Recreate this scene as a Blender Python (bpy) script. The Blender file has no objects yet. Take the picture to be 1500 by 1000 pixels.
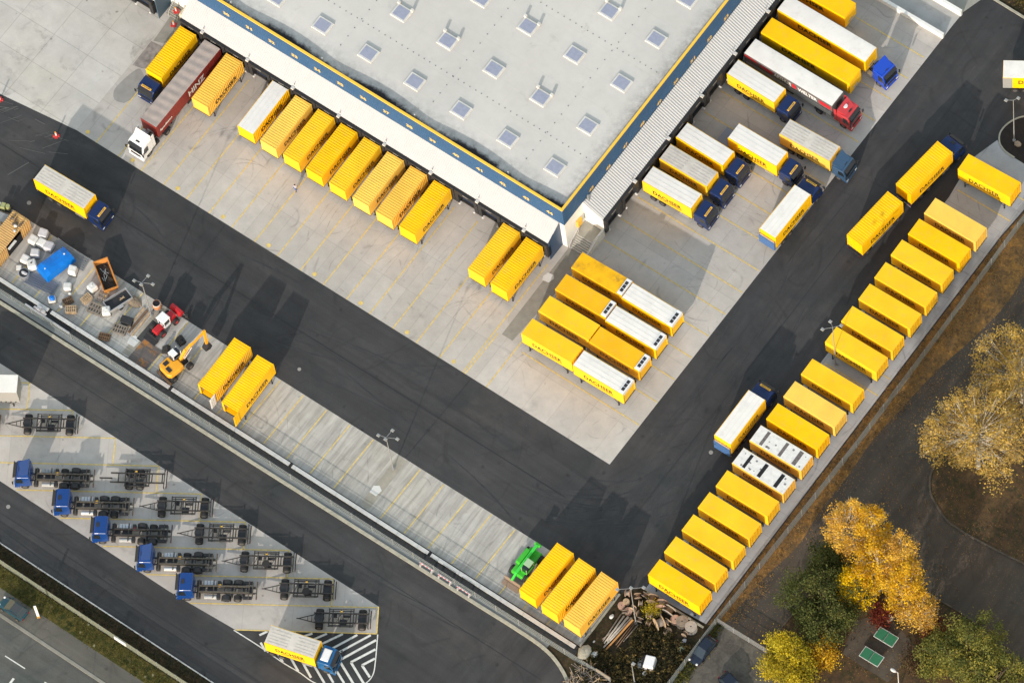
import bpy, math, random
from mathutils import Matrix, Vector
import numpy as np
random.seed(7); rng = np.random.default_rng(11)
R = math.radians
sc = bpy.context.scene
COL = sc.collection

# ------------------------------------------------------------------ camera
cam = bpy.data.cameras.new('camera'); co = bpy.data.objects.new('camera', cam); COL.objects.link(co)
cam.sensor_width = 36; cam.lens = 9307.3 / 1500 * 36; cam.clip_start = 5; cam.clip_end = 4000
Rm = (Matrix.Rotation(0.79127788, 3, 'Z') @ Matrix.Rotation(0.45825569, 3, 'X') @ Matrix.Rotation(-0.18002577, 3, 'Z'))
cpos = Rm.col[2] * 793.95
co.matrix_world = Matrix.Translation(cpos) @ Rm.to_4x4()
sc.camera = co

# ------------------------------------------------------------------ sky, sun, exposure
EL, SAZ = R(19.2), R(-74.3)
w = bpy.data.worlds.new('World'); sc.world = w; w.use_nodes = True
nt = w.node_tree; nt.nodes.clear()
sky = nt.nodes.new('ShaderNodeTexSky'); sky.sky_type = 'NISHITA'; sky.sun_disc = False
sky.sun_elevation = EL; sky.sun_rotation = R(164.3); sky.altitude = 100; sky.air_density = 2.2; sky.dust_density = 0.6; sky.ozone_density = 0.4
bg = nt.nodes.new('ShaderNodeBackground'); bg.inputs[1].default_value = 0.15
out = nt.nodes.new('ShaderNodeOutputWorld')
tn = nt.nodes.new('ShaderNodeMix'); tn.data_type = 'RGBA'; tn.blend_type = 'MULTIPLY'; tn.inputs[0].default_value = 1; tn.inputs[7].default_value = (1.03, 0.93, 0.96, 1)
nt.links.new(sky.outputs[0], tn.inputs[6]); nt.links.new(tn.outputs[2], bg.inputs[0]); nt.links.new(bg.outputs[0], out.inputs[0])
sl = bpy.data.lights.new('sun', 'SUN'); sl.energy = 2.1; sl.angle = R(0.6); sl.color = (1.0, 0.92, 0.84)
so = bpy.data.objects.new('sun', sl); COL.objects.link(so)
sd = Vector((math.cos(EL) * math.cos(SAZ), math.cos(EL) * math.sin(SAZ), math.sin(EL)))
so.rotation_euler = sd.to_track_quat('Z', 'Y').to_euler(); so.location = (0, 0, 100)
sc.view_settings.view_transform = 'Standard'; sc.view_settings.look = 'None'
sc.view_settings.exposure = 1.13; sc.view_settings.gamma = 1

# ------------------------------------------------------------------ materials
MT = {}
def mat(name, col, rough=0.6, metal=0.0, var=0.0, vscale=1.0, spec=0.4, objcol=False, dirt=0.0, dscale=0.6, dirtcol=(0.12, 0.11, 0.09), bump=0.0, bscale=8):
    if name in MT: return MT[name]
    m = bpy.data.materials.new(name); m.use_nodes = True; n = m.node_tree.nodes; l = m.node_tree.links
    b = n['Principled BSDF']; b.inputs['Roughness'].default_value = rough; b.inputs['Metallic'].default_value = metal
    b.inputs['Specular IOR Level'].default_value = spec
    b.inputs['Base Color'].default_value = (*col, 1)
    src = None
    if objcol:
        oi = n.new('ShaderNodeObjectInfo'); src = oi.outputs['Color']
    if var > 0 or dirt > 0:
        g = n.new('ShaderNodeNewGeometry')
    if var > 0:
        t = n.new('ShaderNodeTexNoise'); t.inputs['Scale'].default_value = vscale; t.inputs['Detail'].default_value = 5
        l.new(g.outputs['Position'], t.inputs['Vector'])
        mr = n.new('ShaderNodeMapRange'); mr.inputs[1].default_value = 0.3; mr.inputs[2].default_value = 0.7
        mr.inputs[3].default_value = 1 - var; mr.inputs[4].default_value = 1 + var
        l.new(t.outputs[0], mr.inputs[0])
        mx = n.new('ShaderNodeMix'); mx.data_type = 'RGBA'; mx.blend_type = 'MULTIPLY'; mx.inputs[0].default_value = 1
        if src: l.new(src, mx.inputs[6])
        else: mx.inputs[6].default_value = (*col, 1)
        l.new(mr.outputs[0], mx.inputs[7]); src = mx.outputs[2]
    if dirt > 0:
        t = n.new('ShaderNodeTexNoise'); t.inputs['Scale'].default_value = dscale; t.inputs['Detail'].default_value = 8; t.inputs['Roughness'].default_value = 0.7
        l.new(g.outputs['Position'], t.inputs['Vector'])
        mr = n.new('ShaderNodeMapRange'); mr.inputs[1].default_value = 0.52; mr.inputs[2].default_value = 0.75; mr.inputs[3].default_value = 0; mr.inputs[4].default_value = dirt
        l.new(t.outputs[0], mr.inputs[0])
        mx = n.new('ShaderNodeMix'); mx.data_type = 'RGBA'
        l.new(mr.outputs[0], mx.inputs[0])
        if src: l.new(src, mx.inputs[6])
        else: mx.inputs[6].default_value = (*col, 1)
        mx.inputs[7].default_value = (*dirtcol, 1); src = mx.outputs[2]
    if src: l.new(src, b.inputs['Base Color'])
    if bump > 0:
        t = n.new('ShaderNodeTexNoise'); t.inputs['Scale'].default_value = bscale
        bp = n.new('ShaderNodeBump'); bp.inputs['Strength'].default_value = bump; l.new(t.outputs[0], bp.inputs['Height']); l.new(bp.outputs[0], b.inputs['Normal'])
    MT[name] = m; return m

class NG:
    """small node graph helper"""
    def __init__(s, name, rough=0.8, spec=0.3):
        s.m = bpy.data.materials.new(name); s.m.use_nodes = True; s.n = s.m.node_tree.nodes; s.l = s.m.node_tree.links
        s.b = s.n['Principled BSDF']; s.b.inputs['Roughness'].default_value = rough; s.b.inputs['Specular IOR Level'].default_value = spec
        s.pos = s.n.new('ShaderNodeNewGeometry').outputs['Position']
        sp = s.n.new('ShaderNodeSeparateXYZ'); s.l.new(s.pos, sp.inputs[0]); s.x, s.y, s.z = sp.outputs
    def put(s, sock, v):
        if isinstance(v, (int, float)): sock.default_value = v
        elif isinstance(v, tuple): sock.default_value = (*v, 1) if len(v) == 3 else v
        else: s.l.new(v, sock)
    def math(s, op, a, b=0.0, c=0.0):
        n = s.n.new('ShaderNodeMath'); n.operation = op
        s.put(n.inputs[0], a); s.put(n.inputs[1], b); s.put(n.inputs[2], c); return n.outputs[0]
    def noise(s, scale, detail=4, rough=0.55, dist=0.0, stretch=None, rot=0):
        t = s.n.new('ShaderNodeTexNoise'); t.inputs['Scale'].default_value = scale; t.inputs['Detail'].default_value = detail
        t.inputs['Roughness'].default_value = rough; t.inputs['Distortion'].default_value = dist
        v = s.pos
        if stretch:
            mp = s.n.new('ShaderNodeMapping'); mp.inputs['Scale'].default_value = stretch; mp.inputs['Rotation'].default_value = (0, 0, rot); s.l.new(v, mp.inputs[0]); v = mp.outputs[0]
        s.l.new(v, t.inputs['Vector']); return t.outputs[0]
    def ramp(s, v, a, b, lo=0.0, hi=1.0):
        n = s.n.new('ShaderNodeMapRange'); s.put(n.inputs[0], v)
        for i, q in zip((1, 2, 3, 4), (a, b, lo, hi)): s.put(n.inputs[i], q)
        return n.outputs[0]
    def vor(s, scale, feature='DISTANCE_TO_EDGE', dist=0.0):
        t = s.n.new('ShaderNodeTexVoronoi'); t.feature = feature; t.inputs['Scale'].default_value = scale
        v = s.pos
        if dist:
            nn = s.n.new('ShaderNodeTexNoise'); nn.inputs['Scale'].default_value = scale * 1.7; s.l.new(v, nn.inputs['Vector'])
            a = s.n.new('ShaderNodeVectorMath'); a.operation = 'SCALE'; s.l.new(nn.outputs['Color'], a.inputs[0]); a.inputs[3].default_value = dist
            b = s.n.new('ShaderNodeVectorMath'); b.operation = 'ADD'; s.l.new(a.outputs[0], b.inputs[0]); s.l.new(v, b.inputs[1]); v = b.outputs[0]
        s.l.new(v, t.inputs['Vector']); return t.outputs['Distance']
    def mix(s, f, a, b, mode='MIX'):
        n = s.n.new('ShaderNodeMix'); n.data_type = 'RGBA'; n.blend_type = mode
        s.put(n.inputs[0], f); s.put(n.inputs[6], a); s.put(n.inputs[7], b); return n.outputs[2]
    def line(s, coord, period, width, off=0.0):
        """1 on a thin line every `period` metres"""
        u = s.math('FRACT', s.math('DIVIDE', s.math('ADD', coord, -off + 1000 * period), period))
        d = s.math('ABSOLUTE', s.math('SUBTRACT', u, 0.5))
        return s.ramp(d, 0.5 - width / period, 0.5 - width / period * 0.4, 0, 1)
    def done(s, col, rough=None, bump=None, bstr=0.2):
        s.put(s.b.inputs['Base Color'], col)
        if rough is not None: s.put(s.b.inputs['Roughness'], rough)
        if bump is not None:
            b = s.n.new('ShaderNodeBump'); b.inputs['Strength'].default_value = bstr; s.l.new(bump, b.inputs['Height']); s.l.new(b.outputs[0], s.b.inputs['Normal'])
        return s.m

def concrete(name, base, px=3.64, py=5.4, ox=0.0, oy=-6.9, joint=0.35, dirty=0.5, streak=None, marks=0.35, rot=0.0):
    g = NG(name, 0.85, 0.25)
    x, y = g.x, g.y
    if rot:
        c, s_ = math.cos(rot), math.sin(rot)
        x = g.math('ADD', g.math('MULTIPLY', g.x, c), g.math('MULTIPLY', g.y, s_))
        y = g.math('SUBTRACT', g.math('MULTIPLY', g.y, c), g.math('MULTIPLY', g.x, s_))
    big = g.noise(0.06, 4, 0.6); mid = g.noise(0.55, 6, 0.65); fine = g.noise(6, 4, 0.7)
    f = g.math('MULTIPLY', g.ramp(big, 0.3, 0.7, 0.88, 1.10), g.ramp(mid, 0.3, 0.7, 0.90, 1.07))
    f = g.math('MULTIPLY', f, g.ramp(fine, 0.2, 0.8, 0.94, 1.06))
    # one tone per slab
    cx = g.math('FLOOR', g.math('DIVIDE', g.math('ADD', x, -ox), px)); cy = g.math('FLOOR', g.math('DIVIDE', g.math('ADD', y, -oy), py))
    h = g.math('FRACT', g.math('MULTIPLY', g.math('SINE', g.math('ADD', g.math('MULTIPLY', cx, 12.99), g.math('MULTIPLY', cy, 78.23))), 437.5))
    f = g.math('MULTIPLY', f, g.ramp(h, 0, 1, 0.955, 1.045))
    if streak:   # tyre film dragged along one direction
        st = g.noise(1.0, 4, 0.6, 0.6, streak[0], streak[1])
        f = g.math('MULTIPLY', f, g.ramp(st, 0.35, 0.62, streak[2], 1.03))
    # dark stains
    sp = g.noise(0.23, 7, 0.75, 0.4)
    f = g.math('MULTIPLY', f, g.ramp(sp, 0.55, 0.78, 1.0, 1 - 0.32 * dirty))
    spots = g.vor(0.45, 'F1', 0.6); f = g.math('MULTIPLY', f, g.ramp(spots, 0.02, 0.10, 1 - 0.35 * dirty, 1.0))
    # curved tyre scribbles
    a = g.noise(0.085, 1, 0.4, 0.0); li = g.math('ABSOLUTE', g.math('SUBTRACT', g.math('FRACT', g.math('MULTIPLY', a, 13.0)), 0.5))
    msk = g.ramp(g.noise(0.35, 3), 0.50, 0.66, 0, 1)
    f = g.math('MULTIPLY', f, g.math('SUBTRACT', 1.0, g.math('MULTIPLY', g.ramp(li, 0.0, 0.07, marks, 0.0), msk)))
    j = g.math('MAXIMUM', g.line(x, px, 0.05, ox), g.line(y, py, 0.05, oy))
    f = g.math('MULTIPLY', f, g.math('SUBTRACT', 1.0, g.math('MULTIPLY', j, joint)))
    tint = g.mix(g.ramp(g.noise(0.11, 3), 0.35, 0.65), base, (base[0] * 0.98, base[1] * 1.0, base[2] * 1.04))
    return g.done(g.mix(1.0, tint, f, 'MULTIPLY'), bump=fine, bstr=0.15)

def asphalt(name, base, seam=True, brown=0.0):
    g = NG(name, 0.74, 0.3)
    big = g.noise(0.035, 5, 0.6, 0.5); mid = g.noise(0.4, 6, 0.6); fine = g.noise(9, 3, 0.8)
    f = g.math('MULTIPLY', g.ramp(big, 0.3, 0.7, 0.80, 1.20), g.ramp(mid, 0.3, 0.7, 0.90, 1.10))
    f = g.math('MULTIPLY', f, g.ramp(fine, 0.25, 0.75, 0.84, 1.16))
    # wheel-polished bands: along x on the long road, along y on the right-hand road
    sx = g.noise(1.0, 5, 0.65, 0.4, (0.035, 0.55, 1), 0); sy = g.noise(1.0, 5, 0.65, 0.4, (0.55, 0.035, 1), 0)
    sel = g.ramp(g.x, 16, 24, 0, 1); st = g.math('ADD', g.math('MULTIPLY', sx, g.math('SUBTRACT', 1.0, sel)), g.math('MULTIPLY', sy, sel))
    f = g.math('MULTIPLY', f, g.ramp(st, 0.32, 0.68, 0.78, 1.20))
    for sc_, k_, w_, am in ((0.05, 11.0, 0.07, 0.20), (0.03, 15.0, 0.05, 0.16), (0.11, 9.0, 0.06, 0.12)):
        a = g.noise(sc_, 1, 0.4); li = g.math('ABSOLUTE', g.math('SUBTRACT', g.math('FRACT', g.math('MULTIPLY', a, k_)), 0.5))
        f = g.math('MULTIPLY', f, g.math('SUBTRACT', 1.0, g.math('MULTIPLY', g.ramp(li, 0.0, w_, am, 0.0), g.ramp(g.noise(0.22, 3), 0.45, 0.6))))
    specks = g.vor(0.8, 'F1', 0.8); f = g.math('MULTIPLY', f, g.ramp(specks, 0.02, 0.06, 1.7, 1.0))
    drips = g.vor(0.33, 'F1', 0.5); f = g.math('MULTIPLY', f, g.ramp(drips, 0.03, 0.11, 0.62, 1.0))
    oil = g.noise(0.09, 7, 0.72, 0.9); col = g.mix(g.ramp(oil, 0.50, 0.66, 0, 0.75), base, (base[0] * 0.60, base[1] * 0.74, base[2] * 0.76))
    warm = g.noise(0.07, 5, 0.7, 0.3); col = g.mix(g.ramp(warm, 0.52, 0.68, 0, 0.7), col, (base[0] * 1.45, base[1] * 1.35, base[2] * 1.25))
    if brown:
        col = g.mix(g.ramp(g.noise(0.08, 5, 0.7), 0.36, 0.60, 0, brown), col, (0.074, 0.053, 0.037))
        den = g.math('ADD', g.noise(0.10, 6, 0.75), g.math('ADD', g.ramp(g.x, 45, 54, 0.20, 0.0), g.math('MULTIPLY', g.ramp(g.y, 18, 30, 0, 0.14), g.ramp(g.x, 55, 66, 1, 0))))
        lit = g.math('MULTIPLY', g.ramp(g.vor(3.2, 'F1', 0.1), 0.16, 0.24, 1, 0), g.ramp(den, 0.48, 0.66, 0.03, 0.85)); col = g.mix(lit, col, (0.26, 0.135, 0.045))
    return g.done(g.mix(1.0, col, f, 'MULTIPLY'), bump=fine, bstr=0.25)

def ground_mix(name, cols, scale, speck=None):
    g = NG(name, 0.95, 0.1)
    c = cols[0]; k = 0
    for q, sc_ in zip(cols[1:], (scale, scale * 2.3, scale * 5.1, scale * 9)):
        c = g.mix(g.ramp(g.noise(sc_, 7, 0.75), 0.46, 0.58), c, q)
    if speck:
        c = g.mix(g.math('MULTIPLY', g.ramp(g.vor(speck[1], 'F1', 0.2), 0.12, 0.2, 1, 0), g.ramp(g.noise(0.15, 5), 0.45, 0.6, 0.1, 1)), c, speck[0])
    n = g.noise(3, 6, 0.8)
    return g.done(g.mix(1.0, c, g.ramp(n, 0.25, 0.75, 0.7, 1.3), 'MULTIPLY'), bump=n, bstr=0.6)

M_CONC = concrete('yard_concrete', (0.452, 0.415, 0.368), joint=0.16, marks=0.3, ox=-4.42)
M_CONCL = concrete('slab_concrete', (0.50, 0.47, 0.42), px=5.5, py=4.7, joint=0.3, dirty=1.7, marks=0.2, ox=-64.0, oy=-6.9)
M_STRIP = concrete('strip_concrete', (0.455, 0.425, 0.375), px=3.64, py=4.1, ox=-2.5, oy=-28.6, joint=0.12, dirty=0.8, streak=((1.8, 0.16, 1), 0, 0.72))
M_PAD = concrete('pad_concrete', (0.445, 0.405, 0.36), px=6.2, py=3.72, joint=0.14, dirty=1.3, rot=R(32.7), marks=0.3)
M_RPAD = concrete('row_concrete', (0.40, 0.39, 0.375), px=8, py=3.6, ox=34, oy=-18.3, joint=0.2, dirty=0.8)
M_ASPH = asphalt('asphalt', (0.042, 0.041, 0.042))
M_ASPH2 = asphalt('service_asphalt', (0.045, 0.0435, 0.044))
M_PARK = asphalt('park_asphalt', (0.060, 0.052, 0.041), brown=0.9)
M_STREET = asphalt('street_asphalt', (0.085, 0.085, 0.078))
M_PAVE = asphalt('pavement_asphalt', (0.115, 0.108, 0.092))
M_LITTER = ground_mix('leaf_litter', [(0.13, 0.085, 0.042), (0.32, 0.165, 0.045), (0.085, 0.058, 0.032), (0.19, 0.105, 0.04)], 0.4, ((0.42, 0.21, 0.05), 3.0))
M_GRASS = ground_mix('verge_grass', [(0.045, 0.048, 0.014), (0.085, 0.075, 0.020), (0.028, 0.036, 0.012), (0.10, 0.08, 0.025)], 0.3, ((0.35, 0.32, 0.2), 0.9))
M_BED = ground_mix('planting_soil', [(0.040, 0.032, 0.018), (0.026, 0.030, 0.014), (0.065, 0.042, 0.024), (0.022, 0.02, 0.012)], 0.4)
M_DIRT = ground_mix('park_soil', [(0.062, 0.043, 0.028), (0.105, 0.066, 0.032), (0.040, 0.038, 0.020), (0.09, 0.055, 0.03)], 0.25, ((0.24, 0.13, 0.045), 2.6))
M_SCRUB = ground_mix('scrub_soil', [(0.035, 0.028, 0.018), (0.075, 0.055, 0.030), (0.020, 0.024, 0.012), (0.05, 0.035, 0.02)], 0.5)
M_LANE = ground_mix('gravel_lane', [(0.105, 0.098, 0.084), (0.125, 0.112, 0.092), (0.075, 0.068, 0.058)], 0.2)
M_YLINE = mat('yellow_line_paint', (0.62, 0.455, 0.14), 0.8, var=0.2, vscale=2.5, dirt=0.75, dscale=1.1, dirtcol=(0.42, 0.385, 0.31))
M_WLINE = mat('white_line_paint', (0.62, 0.62, 0.58), 0.8, var=0.15, vscale=3, dirt=0.6, dscale=1.5, dirtcol=(0.2, 0.2, 0.19))
M_KERB = mat('kerb_stone', (0.36, 0.34, 0.27), 0.9, var=0.15, vscale=2, dirt=0.5, dscale=0.8, dirtcol=(0.14, 0.13, 0.10))
M_CAP = mat('wall_cap', (0.55, 0.54, 0.515), 0.85, var=0.08, vscale=1.5, dirt=0.4, dscale=0.7, dirtcol=(0.3, 0.29, 0.27))
M_WWALL = mat('white_render', (0.70, 0.69, 0.65), 0.85, var=0.05, vscale=1)
M_YEL = mat('container_yellow', (0.8, 0.45, 0.01), 0.5, spec=0.22, var=0.05, vscale=0.9, objcol=True, dirt=0.35, dscale=0.8, dirtcol=(0.5, 0.33, 0.08))
M_YTOP = mat('container_roof_yellow', (0.8, 0.45, 0.01), 0.55, spec=0.2, var=0.08, vscale=0.35, objcol=True, dirt=0.38, dscale=1.3, dirtcol=(0.52, 0.36, 0.12))
M_WROOF = mat('white_tarpaulin', (0.72, 0.695, 0.65), 0.6, var=0.05, vscale=0.7, dirt=0.4, dscale=1.1, dirtcol=(0.45, 0.43, 0.40))
M_GROOF = mat('dirty_grey_tarpaulin', (0.54, 0.505, 0.455), 0.7, var=0.08, vscale=1.2, dirt=0.6, dscale=0.7, dirtcol=(0.36, 0.32, 0.28))
M_TAUPE = mat('taupe_tarpaulin', (0.36, 0.30, 0.265), 0.7, var=0.09, vscale=1.2, dirt=0.6, dscale=0.8, dirtcol=(0.26, 0.22, 0.19))
M_RED = mat('red_tarpaulin', (0.20, 0.022, 0.016), 0.5, var=0.06, vscale=1)
M_BLACK = mat('black_steel', (0.022, 0.022, 0.024), 0.6, var=0.2, vscale=4)
M_RUB = mat('tyre_rubber', (0.022, 0.021, 0.021), 0.85)
M_RIM = mat('wheel_rim', (0.16, 0.15, 0.14), 0.45, metal=0.5)
M_FRAME = mat('chassis_paint', (0.030, 0.028, 0.027), 0.6, var=0.3, vscale=3, dirt=0.6, dscale=1.3, dirtcol=(0.09, 0.075, 0.06))
M_ALU = mat('aluminium', (0.55, 0.55, 0.55), 0.35, metal=0.7, var=0.1)
M_GALV = mat('galvanised_steel', (0.30, 0.31, 0.31), 0.5, metal=0.3, var=0.1)
M_NAVY = mat('navy_cab_paint', (0.004, 0.018, 0.085), 0.3, spec=0.5)
M_BLUE = mat('blue_cab_paint', (0.003, 0.038, 0.18), 0.25, spec=0.6)
M_STEELB = mat('steel_blue_cab_paint', (0.025, 0.065, 0.13), 0.3, spec=0.6)
M_WCAB = mat('white_cab_paint', (0.72, 0.72, 0.72), 0.25, spec=0.6)
M_RCAB = mat('red_cab_paint', (0.45, 0.035, 0.04), 0.25, spec=0.6)
M_GLASS = mat('dark_glass', (0.012, 0.016, 0.02), 0.08, spec=0.8)
M_TAILB = mat('tail_lift_blue', (0.05, 0.12, 0.28), 0.5)
M_LETK = mat('black_lettering', (0.012, 0.012, 0.012), 0.6)
M_LETW = mat('white_lettering', (0.75, 0.75, 0.73), 0.6)
M_LETY = mat('yellow_lettering', (0.62, 0.42, 0.13), 0.6)
M_SIGNY = mat('yellow_sign', (0.75, 0.42, 0.05), 0.5)
M_FASC = mat('blue_cladding', (0.030, 0.085, 0.185), 0.6, var=0.06, vscale=0.5, spec=0.15)
M_FCAP = mat('yellow_coping', (0.78, 0.48, 0.05), 0.5)
M_DBLUE = mat('dock_wall_blue', (0.012, 0.025, 0.06), 0.5)
M_DARK = mat('dark_interior', (0.008, 0.008, 0.010), 0.8)
M_HEAD = mat('headlight', (0.7, 0.7, 0.7), 0.15, spec=0.8)
M_TAIL = mat('tail_lamp_red', (0.16, 0.006, 0.006), 0.3)
M_ORANGE = mat('orange_paint', (0.48, 0.19, 0.04), 0.5, var=0.15, vscale=2, dirt=0.5, dscale=2, dirtcol=(0.2, 0.09, 0.03))
M_YORANGE = mat('digger_yellow', (0.75, 0.34, 0.02), 0.4, var=0.05)
M_WOOD = mat('bare_timber', (0.40, 0.29, 0.18), 0.8, var=0.25, vscale=2.5)
M_WOODG = mat('weathered_timber', (0.20, 0.17, 0.14), 0.9, var=0.3, vscale=2)
M_BROWNW = mat('brown_timber', (0.14, 0.085, 0.05), 0.9, var=0.3, vscale=2)
M_BAG = mat('white_woven_bag', (0.60, 0.59, 0.56), 0.85, var=0.1, vscale=3)
M_LILAC = mat('greyish_woven_bag', (0.47, 0.46, 0.47), 0.85, var=0.1, vscale=3)
M_TARPB = mat('blue_tarpaulin', (0.0, 0.15, 0.55), 0.45, var=0.08, vscale=1.5)
M_REDP = mat('red_machine_paint', (0.42, 0.02, 0.025), 0.35)
M_GREENP = mat('green_machine_paint', (0.05, 0.42, 0.03), 0.35, var=0.1)
M_SOIL = mat('soil_load', (0.035, 0.025, 0.018), 0.95, var=0.4, vscale=3)
M_RUST = mat('rusty_plate', (0.12, 0.10, 0.09), 0.7, var=0.15, vscale=1, dirt=2.2, dscale=0.45, dirtcol=(0.36, 0.15, 0.03))
M_CREAM = mat('cream_cladding', (0.60, 0.52, 0.36), 0.7)
M_TRAV = mat('tan_container_paint', (0.55, 0.33, 0.12), 0.6, var=0.1, vscale=1, dirt=0.6, dscale=0.9, dirtcol=(0.34, 0.19, 0.08))
M_TTG = mat('table_green', (0.03, 0.16, 0.08), 0.5)
M_SKIN = mat('skin', (0.50, 0.30, 0.22), 0.6)
M_JEANS = mat('blue_trousers', (0.05, 0.09, 0.25), 0.9)
M_SHIRT = mat('dark_jacket', (0.05, 0.05, 0.06), 0.9)
M_HAIR = mat('dark_hair', (0.02, 0.015, 0.01), 0.9)
M_NAVYCAR = mat('dark_blue_car_paint', (0.006, 0.010, 0.022), 0.2, spec=0.7)
M_TEAL = mat('teal_car_paint', (0.007, 0.045, 0.062), 0.25, spec=0.7)
M_GREYV = mat('silver_van_side', (0.27, 0.27, 0.26), 0.5)
M_BARK = mat('pale_bark', (0.42, 0.38, 0.30), 0.9, var=0.2, vscale=3)
M_BARKD = mat('brown_bark', (0.12, 0.09, 0.06), 0.95, var=0.2, vscale=3)
M_MESH = mat('fence_wire', (0.24, 0.27, 0.27), 0.6)
M_MESHG = mat('green_grey_fence_wire', (0.20, 0.22, 0.17), 0.6)

def roof_mat():
    g = NG('roof_membrane', 0.9, 0.2)
    f = g.math('MULTIPLY', g.ramp(g.noise(0.07, 4, 0.6), 0.3, 0.7, 0.93, 1.06), g.ramp(g.noise(0.8, 6, 0.65), 0.3, 0.7, 0.965, 1.03))
    f = g.math('MULTIPLY', f, g.ramp(g.noise(0.45, 7, 0.8, 0.3), 0.60, 0.8, 1.0, 0.72))
    # grime along the gutter edges; the dark band also paints the parapet's scalloped shadow
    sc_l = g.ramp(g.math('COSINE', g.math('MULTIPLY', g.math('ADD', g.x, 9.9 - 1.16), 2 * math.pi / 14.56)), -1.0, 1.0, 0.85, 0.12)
    wet_shade = g.ramp(g.math('SUBTRACT', g.math('SUBTRACT', g.math('SUBTRACT', g.y, 14.85), sc_l), g.math('MULTIPLY', g.math('SUBTRACT', g.noise(0.9, 5, 0.7), 0.5), 1.3)), -0.25, 0.25, 1, 0)
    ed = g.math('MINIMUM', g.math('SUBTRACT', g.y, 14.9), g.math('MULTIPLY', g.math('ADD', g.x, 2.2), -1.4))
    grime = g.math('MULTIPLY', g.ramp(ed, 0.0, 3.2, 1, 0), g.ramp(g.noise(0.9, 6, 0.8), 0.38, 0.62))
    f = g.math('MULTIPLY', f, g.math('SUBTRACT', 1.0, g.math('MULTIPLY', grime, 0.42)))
    j = g.math('MAXIMUM', g.line(g.x, 7.28, 0.03, -9.8), g.line(g.y, 3.6, 0.03, 14.6))
    f = g.math('MULTIPLY', f, g.math('SUBTRACT', 1.0, g.math('MULTIPLY', j, 0.07)))
    return g.done(g.mix(wet_shade, g.mix(1.0, (0.485, 0.472, 0.448), f, 'MULTIPLY'), (0.035, 0.033, 0.035)))
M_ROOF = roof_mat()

def leaf_mat(name, rough=0.7, trans=0.35):
    m = bpy.data.materials.new(name); m.use_nodes = True; n = m.node_tree.nodes; l = m.node_tree.links
    b = n['Principled BSDF']; b.inputs['Roughness'].default_value = rough; b.inputs['Specular IOR Level'].default_value = 0.2
    a = n.new('ShaderNodeAttribute'); a.attribute_name = 'Col'; l.new(a.outputs['Color'], b.inputs['Base Color'])
    t = n.new('ShaderNodeBsdfTranslucent'); l.new(a.outputs['Color'], t.inputs[0])
    mx = n.new('ShaderNodeMixShader'); mx.inputs[0].default_value = trans
    l.new(b.outputs[0], mx.inputs[1]); l.new(t.outputs[0], mx.inputs[2]); l.new(mx.outputs[0], n['Material Output'].inputs[0])
    return m
M_LEAF = leaf_mat('leaves')

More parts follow.
